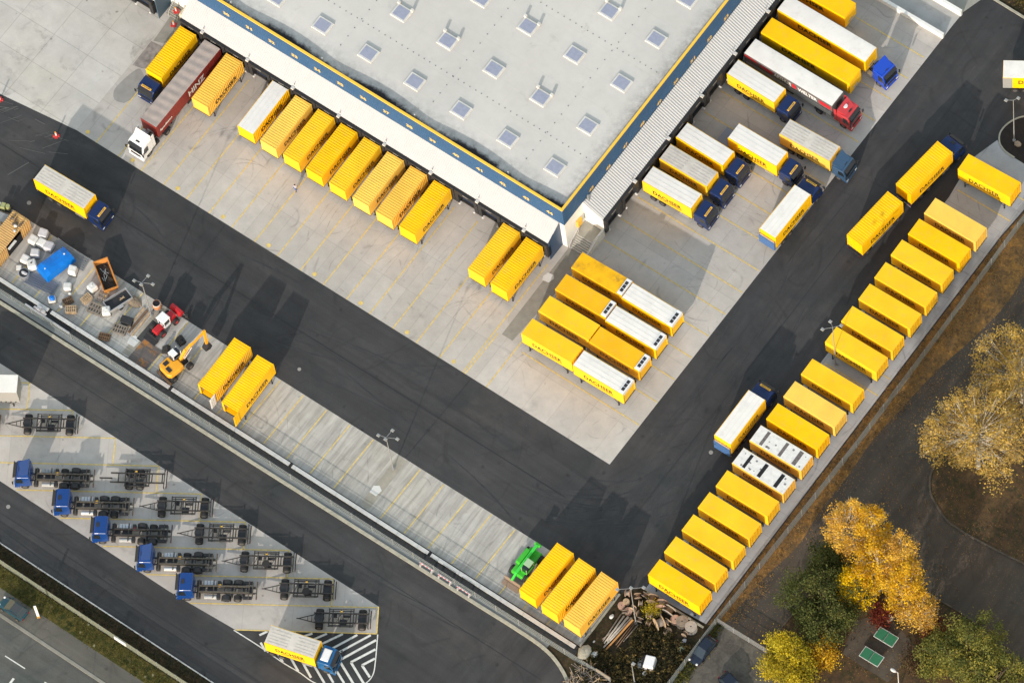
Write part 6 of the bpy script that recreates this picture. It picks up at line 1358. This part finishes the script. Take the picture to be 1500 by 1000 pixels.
# green telehandler
t = thing('telehandler', 'bright green telehandler parked left of the three containers', 'telehandler', (19.6, -23.9, 0), R(-92))
o = MB().box(-2.3, 1.9, -.95, .95, .65, 1.25, .12, .08).build('chassis', M_GREENP, t); bevel(o, .1)
o = MB().box(-1.7, .7, -1.12, -.35, 1.2, 1.75, .1, .08).build('engine_pod', M_GREENP, t); bevel(o, .1)
MB().box(-.3, 1.2, .28, 1.1, 1.2, 1.5).build('cab_base', M_GREENP, t); c_ = MB()
for x, y in ((-.25, .3), (1.15, .3), (-.25, 1.08), (1.15, 1.08)): c_.bar((x, y, 1.5), (x * .92 + .04, y, 2.4), .07, .07)
c_.build('cab_pillar', mat('pale_green_paint', (0.35, .5, .3), .5), t); MB().box(-.2, 1.1, .34, 1.05, 1.5, 2.36, .06, .02).build('cab_glass', M_GLASS, t); MB().box(-.35, .55, .22, 1.16, 2.38, 2.46).box(.55, .62, .22, 1.16, 2.38, 2.45).build('cab_roof', MT['pale_green_paint'], t)
MB().bar((-2.5, -.05, 2.05), (1.8, -.05, 1.45), .36, .40).bar((1.7, -.05, 1.5), (2.7, -.05, .9), .28, .3).build('boom', mat('vivid_green_paint', (0.04, .50, .05), .35), t)
MB().cyl((-2.6, -.45, 2.0), (-2.6, .4, 2.0), .22, n=10).build('boom_pivot', M_GREENP, t)
for x in (-1.6, 1.35):
    for s_ in (-1, 1): q = MB().cyl((x, s_ * 1.02 - .22, .6), (x, s_ * 1.02 + .22, .6), .6, n=16).build('wheel', M_RUB, t); MB().cyl((x, s_ * 1.02 - .23, .6), (x, s_ * 1.02 + .23, .6), .3, n=10).build('rim', M_GREENP, q)
MB().xprism([(2.6, .1), (3.5, .04), (3.5, .12), (2.75, .25), (2.7, .95), (2.6, .95)], -1.2, 1.2).build('bucket', mat('worn_bucket_brown', (0.25, .18, .13), .7), t)
# ------------------------------------------------------------------ DRUM AND TIMBER PILE
def drum(x, y, r, w_, tilt, rz, lab, m, core):
    """cable drum: axis horizontal when tilt = 0, upright when tilt = 1"""
    t = thing('cable_drum', lab, 'cable drum', (x, y, 0), rz, 'old wooden cable drums')
    a = Vector((math.cos(R(tilt)), 0, math.sin(R(tilt)))); c_ = Vector((0, 0, r * math.cos(R(tilt)) + w_ / 2 * math.sin(R(tilt)) + .02))
    for s_ in (-1, 1):
        p = c_ + a * (s_ * w_ / 2); f = MB().cyl(p - a * .035, p + a * .035, r, n=20); f.build('flange', m, t)
        h = MB().cyl(p + a * s_ * .036, p + a * s_ * .045, r * .13, n=8).build('hub_hole', M_BLACK, t)
    MB().cyl(c_ - a * w_ / 2, c_ + a * w_ / 2, r * .6, n=14).build('core', core, t); return t
dm = [M_WOOD, mat('aged_drum_wood', (0.26, .19, .13), .9, var=.25, vscale=3), mat('pink_drum_wood', (0.42, .27, .2), .9, var=.2, vscale=3), M_WOODG]
DP = [(32.58, -20.90), (33.36, -19.5), (32.36, -21.60), (33.23, -22.10), (34.14, -20.07), (35.15, -18.9), (36.53, -18.9), (37.74, -19.0), (37.71, -21.05), (39.11, -21.30), (38.95, -19.48), (39.85, -19.3), (41.2, -19.3), (41.0, -20.35), (36.87, -19.96), (36.11, -20.82), (33.75, -21.1), (34.5, -21.38), (33.5, -21.75), (35.39, -21.96), (38.3, -20.3), (36.55, -21.72), (32.1, -19.9), (34.0, -18.9)]
big = {6: .75, 7: .8, 8: .85, 9: .55, 10: .6, 11: .75, 12: .75, 5: .7}
places = ['at the left edge of the pile near the faded container', 'at the top of the pile beside the road', 'lowest at the left edge of the pile', 'right at the foot of the timber poles', 'left of the yellowish bush, upper side', 'just above the yellowish bush', 'large, right of the bush near the bright container', 'large pale-rimmed, under the bright yellow container', 'largest, lying alone at the lower middle of the pile', 'small round-faced, lowest of the pile, in the scrub', 'upright, under the right half of the bright container', 'upright, pale, just left of the rightmost drum', 'upright with a pale top, at the right end of the pile', 'small white-edged, leaning at the right end of the pile', 'between the bush and the largest drum', 'directly below the yellowish bush', 'small, in the left heap behind the floodlight pole', 'small, in front of the floodlight pole', 'small pinkish, left of the floodlight pole', 'small, right beside the pole foot', 'dark, in the middle right of the pile', 'small, in the scrub edge below the bush', 'at the upper left corner of the pile', 'dark, at the top of the pile by the kerb']
for i, (x, y) in enumerate(DP):
    r = big.get(i, random.uniform(.38, .52)); up = i in (0, 2, 10, 11, 12, 9, 18)
    drum(x, y, r, r * random.uniform(.8, 1.2), 88 if up else random.uniform(-8, 14), random.uniform(0, 3.1), f"{'upright' if up else 'tipped'} cable drum {places[i].replace('upright, ', '')}", dm[i % 4] if i not in (7, 12) else mat('pale_drum_rim', (0.34, .31, .27), .85, var=.15, vscale=3), M_BROWNW if i % 2 else M_WOODG)
pl = ['leftmost thin grey pole', 'second grey pole from the left', 'thick pale grey pole', 'grey pole with dark rings', 'thin brown pole right of the orange-brown one', 'rightmost thin brown pole', 'grey pole lying crosswise under the others', 'short brown pole at the right']
for k, (a, b, m_, r) in enumerate((((33.05, -22.6), (33.2, -26.7), M_WOODG, .09), ((33.5, -22.6), (33.5, -26.8), MT['pale_drum_rim'], .12), ((34.0, -22.4), (33.7, -26.4), MT['pale_drum_rim'], .16), ((34.45, -22.3), (33.75, -27.3), MT['pale_drum_rim'], .13), ((34.95, -22.5), (34.8, -26.2), M_BROWNW, .08), ((35.2, -22.4), (35.1, -26.5), M_BROWNW, .07), ((34.2, -22.2), (33.0, -26.5), M_WOODG, .09), ((35.6, -22.6), (35.3, -25.3), M_WOODG, .07))):
    o = MB().cyl((*a, .55 if k != 6 else .3), (*b, .16), r, r * .75, n=10).build('timber_pole', m_, None, True); tag(o, pl[k] + ' in the pile of poles', 'pole', 'timber poles beside the drums')
o = MB().cyl((34.75, -22.5, .8), (34.15, -27.6, .2), .14, .1, n=10).build('timber_pole', mat('orange_timber', (0.42, .2, .06), .7)); tag(o, 'long orange-brown pole on top of the grey poles', 'pole')
# abandoned cab, stones, wood rubbish
t = thing('scrap_cab', 'discarded white vehicle cab shell lying in the scrub', 'scrap cab', (39.6, -26.0, 0), R(20)); o = MB().box(-.6, .9, -.85, .85, .1, 1.25, .14, .1).build('shell', M_WCAB, t); bevel(o, .12, 3); MB().box(-.72, -.5, -.68, .68, .4, 1.12).build('opening', M_DARK, t); MB().box(-1.3, -.6, -.75, .75, .05, .35).build('floor_pan', M_GALV, t)
for k, (x, y, s_, m_) in enumerate(((32.3, -29.2, .9, M_KERB), (33.35, -28.7, .45, M_BAG), (32.15, -23.4, .28, M_BAG), (41.4, -21.1, .3, M_LILAC), (41.75, -22.0, .38, mat('lime_green_lump', (.5, .55, .35), .8)), (39.9, -27.2, .3, M_BAG), (32.3, -27.3, .15, M_BAG))):
    o = MB().ell((0, 0, s_ * .5), (s_ * .9, s_ * 1.2, s_ * .55), 10, 7, jit=.13).build('stone', m_); o.location = (x, y, 0); tag(o, ['large pale boulder at the lower corner of the concrete strip', 'crumpled white lump below the pale boulder', 'small white block beside the strip edge kerb', 'white stone by the fence below the rightmost drum', 'greenish white stone by the fence, further down', 'white scrap piece beside the discarded cab', 'tiny white stone under the poles'][k], 'stone')
t = thing('wood_heap', 'tangled heap of light brown wood scraps in the corner at the bottom edge', 'wood heap', (34.6, -31.6, 0)); q = MB()
for k in range(150): x, y, z = random.uniform(-1.8, 2.0), random.uniform(-2.6, 1.0), random.uniform(.05, .7); a = random.uniform(0, 6.3); l_ = random.uniform(.4, 1.5); q.bar((x, y, z), (x + math.cos(a) * l_, y + math.sin(a) * l_, z + random.uniform(-.05, .3)), .06, .06)
q.build('sticks', M_WOODG, t); q = MB()
for k in range(60): x, y, z = random.uniform(-1.8, 2.0), random.uniform(-2.6, 1.0), random.uniform(.2, .8); a = random.uniform(0, 6.3); l_ = random.uniform(.4, 1.6); q.bar((x, y, z), (x + math.cos(a) * l_, y + math.sin(a) * l_, z + random.uniform(-.05, .3)), .07, .05)
q.build('pale_sticks', M_WOOD, t)
o = MB().box(-1.1, 1.1, -.04, .04, .5, 1.6).build('fence_board', M_WOOD); o.location = (36.1, -30.5, 0); tag(o, 'light wooden board leaning on the fence above the wood heap', 'board')
# ------------------------------------------------------------------ PARK THINGS
for k, (x, y) in enumerate(((61.6, -7.05), (61.6, -10.15))):
    t = thing('table_tennis_table', ['green table tennis table with white edges, upper of the two', 'green table tennis table with white edges, lower of the two'][k], 'table', (x, y, 0), R(1), 'table tennis tables')
    MB().box(-1.37, 1.37, -.76, .76, .68, .74).build('edge', M_CAP, t); q = MB().box(-1.30, -.02, -.69, .69, .74, .748).box(.02, 1.30, -.69, .69, .74, .748); q.build('playing_surface', M_TTG, t); MB().box(-.015, .015, -.85, .85, .74, .89).build('net', M_GALV, t)
    for s_ in (-1, 1): MB().box(s_ * .85 - .12, s_ * .85 + .12, -.5, .5, 0, .68).build('leg', M_KERB, t)
t = thing('park_bench', 'light wooden bench under the yellow poplars above the green tables', 'bench', (59.9, -4.5, 0), R(-25)); q = MB()
for k in range(4): q.box(-.95, .95, -.35 + k * .17, -.22 + k * .17, .43, .47)
q.build('seat', M_CREAM, t); q = MB()
for k in range(3): q.box(-.95, .95, .34, .38, .55 + k * .14, .65 + k * .14)
q.build('backrest', M_CREAM, t)
for s_ in (-.8, .8): MB().box(s_ - .05, s_ + .05, -.3, .3, 0, .43).build('leg', M_KERB, t)
for k, (x, y, s_) in enumerate(((36.9, 57.9, .5), (38.0, 58.3, .35))):
    o = MB().ell((0, 0, s_ * .4), (s_, s_ * .8, s_ * .6), 9, 6, jit=.12).build('boulder', mat('warm_boulder', (.3, .23, .17), .9)); o.location = (x, y, 0); tag(o, ['larger warm grey boulder in the kerbed lamp bed', 'smaller warm grey boulder in the kerbed lamp bed'][k], 'boulder')

# ------------------------------------------------------------------ PERSON walking across the yard
def person(x, y, rz):
    t = thing('person', 'person with dark hair in a pale top and blue trousers walking across the concrete yard', 'person', (x, y, 0), rz)
    J = dict(pel=(0, 0, .95), wai=(0, 0, 1.1), che=(.02, 0, 1.32), nek=(.02, 0, 1.48), hed=(.04, 0, 1.6), top=(.04, 0, 1.74),
             hl=(0, .1, .9), kl=(.14, .1, .5), al=(.06, .1, .09), tl=(.24, .11, .04), hr=(0, -.1, .9), kr=(.02, -.1, .48), ar=(-.25, -.1, .14), tr_=(-.1, -.11, .04),
             sl=(.02, .19, 1.42), el=(-.06, .25, 1.13), wl=(.05, .26, .90), gl=(.09, .26, .82), sr=(.02, -.19, 1.42), er=(0, -.25, 1.14), wr=(.18, -.24, .95), gr=(.24, -.23, .90))
    Rr = dict(pel=.14, wai=.125, che=.15, nek=.06, hed=.095, top=.06, hl=.095, kl=.06, al=.042, tl=.035, hr=.095, kr=.06, ar=.042, tr_=.035, sl=.065, el=.045, wl=.03, gl=.03, sr=.065, er=.045, wr=.03, gr=.03)
    E_ = [('pel', 'wai'), ('wai', 'che'), ('che', 'nek'), ('nek', 'hed'), ('hed', 'top'), ('pel', 'hl'), ('hl', 'kl'), ('kl', 'al'), ('al', 'tl'), ('pel', 'hr'), ('hr', 'kr'), ('kr', 'ar'), ('ar', 'tr_'), ('che', 'sl'), ('sl', 'el'), ('el', 'wl'), ('wl', 'gl'), ('che', 'sr'), ('sr', 'er'), ('er', 'wr'), ('wr', 'gr')]
    def skin(name, keys, edges, grow, m):
        ks = list(keys); me = bpy.data.meshes.new(name); me.from_pydata([J[k] for k in ks], [(ks.index(a), ks.index(b)) for a, b in edges if a in ks and b in ks], []); me.materials.append(m)
        o = link(name, me, t); md = o.modifiers.new('skin', 'SKIN'); o.modifiers.new('sub', 'SUBSURF').levels = 1
        for i, k in enumerate(ks): v = me.skin_vertices[0].data[i]; v.radius = (Rr[k] + grow,) * 2
        me.skin_vertices[0].data[0].use_root = True; return o
    # one vertex list, pelvis first
    if True:
        ks = list(J); me = bpy.data.meshes.new('body'); me.from_pydata([J[k] for k in ks], [(ks.index(a), ks.index(b)) for a, b in E_], [])
        bm_ = me; me.materials.append(M_SKIN); o = link('body', me, t)
        bpy.context.view_layer.objects.active = o
        o.modifiers.new('skin', 'SKIN'); sb = o.modifiers.new('sub', 'SUBSURF'); sb.levels = 1; sb.render_levels = 1
        for i, k in enumerate(ks): me.skin_vertices[0].data[i].radius = (Rr[k], Rr[k])
        me.skin_vertices[0].data[0].use_root = True
    skin('trousers', ['pel', 'hl', 'kl', 'al', 'hr', 'kr', 'ar'], E_, .014, M_JEANS)
    skin('jacket', ['che', 'wai', 'pel', 'sl', 'el', 'wl', 'sr', 'er', 'wr'], E_, .018, mat('pale_shirt', (.32, .32, .36), .9))
    MB().ell((.025, 0, 1.68), (.115, .1, .10), 10, 7, zmin=-.4).build('hair', M_HAIR, t, True)
    for s_ in (-1, 1): MB().ell((.13 if s_ < 0 and False else (.20 if s_ > 0 else -.14), s_ * .1, .05), (.13, .05, .05), 8, 5).build('shoe', M_BLACK, t)
    return t
person(-35.3, 1.8, R(100))

# ------------------------------------------------------------------ TREES AND PLANTS
def leaves(centers, spread, n, size, cols, flat=0.35, seedv=0):
    """many small folded leaf faces scattered round the cluster centres"""
    g = np.random.default_rng(seedv); C_ = np.asarray(centers); k = g.integers(0, len(C_), n)
    p = C_[k, :3] + g.normal(0, 1, (n, 3)) * (spread * C_[k, 3:4]) * np.array([1, 1, .75])
    a = g.normal(0, 1, (n, 3)); a[:, 2] *= flat; a /= np.linalg.norm(a, axis=1)[:, None]; b = np.cross(a, g.normal(0, 1, (n, 3))); b /= np.linalg.norm(b, axis=1)[:, None]
    s_ = size * g.uniform(.55, 1.35, (n, 1)); v = np.empty((n, 4, 3)); v[:, 0] = p - a * s_; v[:, 1] = p + b * s_ * .62; v[:, 2] = p + a * s_; v[:, 3] = p - b * s_ * .62
    me = bpy.data.meshes.new('foliage'); me.vertices.add(n * 4); me.vertices.foreach_set('co', v.ravel()); me.loops.add(n * 4); me.loops.foreach_set('vertex_index', np.arange(n * 4)); me.polygons.add(n); me.polygons.foreach_set('loop_start', np.arange(n) * 4); me.polygons.foreach_set('loop_total', np.full(n, 4))
    ca = me.color_attributes.new('Col', 'FLOAT_COLOR', 'CORNER'); cc = np.asarray(cols); kc = g.random(len(C_)) * .8; u = np.clip(kc[k] + g.random(n) * .25, 0, .999) * (len(cc) - 1); i0 = u.astype(int); fr = (u - i0)[:, None]
    c_ = cc[i0] * (1 - fr) + cc[i0 + 1] * fr; c_ = c_ * g.uniform(.75, 1.25, (n, 1)); c4 = np.concatenate([c_, np.ones((n, 1))], 1); ca.data.foreach_set('color', np.repeat(c4, 4, 0).ravel())
    me.materials.append(M_LEAF); me.update(calc_edges=True); me.validate(); return me
def tree(name, label, x, y, h, rx, ry, z0, n, size, cols, bark=M_BARK, ncl=90, seedv=1, shape='round', group='trees in the park', lean=(0, 0), hollow=.45, tr=.2, limbs=26, spread=.5, cat='tree'):
    t = thing(name, label, cat, (x, y, 0), 0, group); g = random.Random(seedv); cs = []
    ch = h - z0
    while len(cs) < ncl:
        u = [g.uniform(-1, 1) for _ in range(3)]; r = math.sqrt(sum(q * q for q in u))
        if r > 1 or r < hollow: continue
        k = 1.0
        if shape == 'poplar': k = 1.0 - .50 * max(0, u[2]) ** 2 - .25 * max(0, -u[2]) ** 2
        bump = 1 + .16 * math.sin(3.1 * math.atan2(u[1], u[0]) + seedv) + .1 * math.sin(5.3 * math.atan2(u[1], u[0]) + 2 * seedv)
        cs.append((u[0] * rx * k * bump + lean[0] * (u[2] + 1) / 2, u[1] * ry * k * bump + lean[1] * (u[2] + 1) / 2, z0 + ch * (u[2] + 1) / 2, g.uniform(.55, 1.25)))
    m = MB(); th = z0 + ch * .35
    m.cyl((0, 0, 0), (lean[0] * .15, lean[1] * .15, th * .5), tr * 1.25, tr, n=8).cyl((lean[0] * .15, lean[1] * .15, th * .5), (lean[0] * .3, lean[1] * .3, th), tr, tr * .75, n=8).cyl((lean[0] * .3, lean[1] * .3, th), (lean[0] * .8, lean[1] * .8, z0 + ch * .85), tr * .75, tr * .15, n=7)
    m.build('trunk', bark, t)
    l_ = MB()
    for i in range(limbs):
        c_ = cs[i * len(cs) // limbs]; f = g.uniform(.15, .6); s0 = Vector((lean[0] * f, lean[1] * f, max(z0 * .6, min(z0 + ch * f, c_[2] - .6)))); e0 = Vector(c_[:3]); md = (s0 + e0) / 2 + Vector((0, 0, g.uniform(.1, .6)))
        l_.cyl(s0, md, tr * .34, tr * .2, n=5, caps=False).cyl(md, e0, tr * .2, tr * .06, n=5, caps=False)
        for _ in range(4): q = e0 + Vector((g.uniform(-1, 1), g.uniform(-1, 1), g.uniform(.1, 1))) * .9; l_.cyl(md.lerp(e0, g.uniform(.3, .9)), q, tr * .09, tr * .03, n=4, caps=False)
    l_.build('limb', bark, t)
    o = link('crown', leaves(cs, spread, n, size, cols, seedv=seedv), t); return t
GOLD = [(0.30, .15, .012), (0.52, .30, .014), (0.68, .43, .02), (0.74, .52, .05)]; PGOLD = [(0.26, .15, .04), (0.48, .28, .05), (0.62, .38, .05), (0.66, .45, .07)]; YEL = [(0.40, .27, .006), (0.72, .48, .004), (0.80, .56, .006), (0.76, .58, .03)]
GRN = [(0.028, .040, .011), (0.062, .080, .020), (0.10, .115, .03), (0.14, .145, .045)]; OLV = [(0.06, .080, .022), (0.14, .15, .035), (0.21, .21, .05), (0.36, .30, .05)]; YG = [(0.14, .14, .02), (0.34, .28, .02), (0.55, .42, .02), (0.45, .40, .03)]; RDD = [(0.09, .02, .015), (0.18, .03, .02), (0.22, .05, .02), (.26, .09, .03)]; OCH = [(0.22, .155, .07), (0.38, .26, .08), (0.54, .37, .08), (.48, .35, .11)]
tree('autumn_tree', 'broad ochre tree with pale bare branches showing, on the dark island at the right', 57.9, 18.2, 17.0, 6.2, 6.2, 3.0, 15500, .13, OCH, ncl=260, seedv=3, hollow=.3, spread=.46, tr=.28, limbs=120)
tree('autumn_tree', 'ochre tree at the right edge behind the broad one', 57.4, 28.6, 14.5, 6.2, 6.0, 2.4, 13500, .13, OCH, ncl=180, seedv=4, hollow=.3, tr=.27, limbs=100, spread=.46)
PK = dict(shape='poplar', hollow=.1, spread=.36)
tree('poplar', 'pale golden poplar with thin foliage, leftmost of the poplar group', 51.9, -1.0, 17.5, 2.8, 2.8, 2.5, 8200, .125, PGOLD, ncl=90, seedv=5, limbs=90, tr=.22, **PK)
tree('poplar', 'orange-yellow poplar behind, second in the poplar group', 54.8, .3, 18.0, 2.1, 2.1, 3.5, 6200, .125, GOLD, ncl=55, seedv=6, limbs=50, **PK)
tree('poplar', 'golden poplar in the middle of the poplar group', 57.3, -2.2, 14.5, 2.9, 2.9, 2.0, 9000, .125, GOLD, ncl=80, seedv=7, limbs=70, **PK)
tree('poplar', 'tall golden poplar right of the middle one', 59.8, -.9, 17.5, 2.2, 2.2, 3.0, 6800, .125, PGOLD, ncl=60, seedv=27, limbs=60, **PK)
tree('poplar', 'right-hand golden poplar with a pale trunk at its foot', 61.9, -2.9, 14.0, 2.6, 2.6, 2.0, 8000, .125, GOLD, ncl=76, seedv=8, limbs=66, **PK)
tree('poplar', 'brilliant yellow poplar in front of the group above the bench', 56.1, -4.7, 9.5, 2.3, 2.4, 1.5, 7000, .125, YEL, ncl=80, seedv=9, hollow=.2, spread=.42, limbs=50)
tree('poplar', 'lower golden tree at the right foot of the poplar group', 64.3, -3.6, 8.5, 2.2, 2.1, 1.4, 4300, .12, PGOLD, ncl=60, seedv=10, hollow=.2, spread=.42, limbs=50)
tree('dense_tree', 'large dark green tree left of the yellow poplars', 53.9, -9.0, 8.6, 4.9, 4.9, 1.0, 19000, .13, GRN, M_BARKD, ncl=170, seedv=11, hollow=.35)
tree('dense_tree', 'smaller dark green crown behind the large green tree', 51.3, -4.3, 6.5, 2.9, 2.9, 1.0, 8000, .13, GRN, M_BARKD, ncl=80, seedv=12, hollow=.35)
tree('autumn_tree', 'yellow-green leafy tree at the bottom edge below the dark green one', 54.2, -17.4, 7.4, 2.9, 2.9, 1.2, 9000, .13, YG, M_BARKD, ncl=80, seedv=13)
tree('autumn_tree', 'second yellow-green tree touching the bottom edge', 56.6, -18.6, 6.0, 2.4, 2.4, 1.0, 6000, .13, YG, M_BARKD, ncl=60, seedv=14)
tree('autumn_tree', 'small orange-yellow tree between the green tree and the tables', 57.0, -13.9, 4.6, 1.7, 1.7, .8, 3500, .12, GOLD, M_BARKD, ncl=50, seedv=15)
tree('olive_tree', 'large olive green tree at the lower right corner', 71.8, -4.0, 7.5, 4.6, 4.4, 1.0, 15000, .13, OLV, M_BARKD, ncl=140, seedv=16, hollow=.35)
tree('olive_tree', 'olive green tree with a yellow patch cut by the lower right corner', 76.5, -5.2, 7.0, 3.8, 3.8, 1.0, 10000, .13, OLV, M_BARKD, ncl=100, seedv=17, hollow=.35)
tree('olive_tree', 'olive green bush left of the large olive tree', 68.7, -6.4, 4.5, 2.4, 2.4, .5, 6000, .13, OLV, M_BARKD, ncl=60, seedv=18)
tree('red_shrub', 'dark red shrub at the foot of the golden poplars', 59.6, -5.0, 1.8, 1.2, 1.0, .1, 2600, .11, RDD, M_BARKD, ncl=35, seedv=19, tr=.05, limbs=12, group='shrubs', cat='shrub')
tree('red_shrub', 'dark red shrub right of the green tables', 66.6, -3.4, 2.4, 1.8, 1.3, .2, 2600, .11, RDD, M_BARKD, ncl=35, seedv=20, tr=.05, limbs=12, group='shrubs', cat='shrub')
tree('red_shrub', 'brownish shrub right of the table court', 66.4, -7.7, 1.9, 2.0, 1.6, .1, 2400, .11, [(.08, .05, .03), (.13, .08, .04), (.12, .10, .04)], M_BARKD, ncl=35, seedv=21, tr=.05, limbs=20, group='shrubs', cat='shrub')
tree('shrub', 'yellowish green bush growing among the cable drums', 35.9, -19.9, 1.6, .8, .8, .1, 900, .09, YG, M_BARKD, ncl=20, seedv=22, tr=.04, limbs=8, group='shrubs', cat='shrub')
tree('shrub', 'bronze-brown bush at the top right corner beyond the kerb', 27.5, 76.0, 2.4, 2.6, 1.4, .1, 3000, .12, [(.05, .05, .02), (.12, .09, .03), (.16, .13, .04)], M_BARKD, ncl=40, seedv=23, tr=.05, limbs=10, group='shrubs', cat='shrub')
def scatter(name, area, n, hmax, size, cols, seedv, kn=9):
    """low clumps: kind = stuff"""
    g = np.random.default_rng(seedv); cs = []
    x0, x1, y0, y1, test = area
    while len(cs) < n:
        x, y = g.uniform(x0, x1), g.uniform(y0, y1)
        if test(x, y): cs.append((x, y, g.uniform(.01, hmax), g.uniform(.4, 1.2)))
    o = link(name, leaves(cs, .22, n * kn, size, cols, seedv=seedv)); o['kind'] = 'stuff'; return o
inw = lambda x, y: (x > 33.0 + max(0, (-29 - y)) * .3) and x < 43.2 and y < -21.3 and y > -60 and x > 31.6 and not (32 < x < 35.8 and y > -27.5)
scatter('scrub', (31.5, 43.3, -44, -21.2, inw), 2300, .8, .13, [(.012, .016, .007), (.035, .032, .013), (.08, .065, .022), (.22, .15, .05)], 31, 10)
scatter('verge_herbs', (-60, 35, -62.6, -60.3, lambda x, y: True), 2600, .16, .07, [(.02, .03, .008), (.05, .055, .012), (.09, .085, .02), (.14, .12, .04)], 32, 8)
scatter('bed_cover', (-60, 35, -60.1, -58.1, lambda x, y: True), 2600, .14, .07, [(.02, .022, .01), (.035, .03, .014), (.06, .045, .025), (.05, .055, .02)], 33, 8)
scatter('fallen_leaves', (42.5, 60, -16, 46, lambda x, y: (x < 45.4 + .6 * math.sin(y * .4)) or (x < 50 and (y > 22 or abs(y - 2) < 4) and random.random() < .12)), 2600, .03, .06, [(.12, .07, .03), (.26, .14, .04), (.38, .22, .06), (.42, .3, .12)], 34, 7)
scatter('fallen_leaves', (46, 78, -14, 44, lambda x, y: (x - 57) ** 2 / 110 + (y - 19) ** 2 / 200 < 1 or (x - 59) ** 2 / 90 + (y + 4) ** 2 / 90 < 1), 1800, .02, .06, [(.10, .06, .03), (.22, .13, .05), (.35, .2, .05)], 35, 6)
scatter('lane_edge_plants', (43.4, 45.6, -32, -17, lambda x, y: x < 44.1 + .8 * abs(math.sin(y * .7))), 420, .35, .09, [(.04, .05, .012), (.10, .10, .02), (.2, .18, .03)], 36, 11)
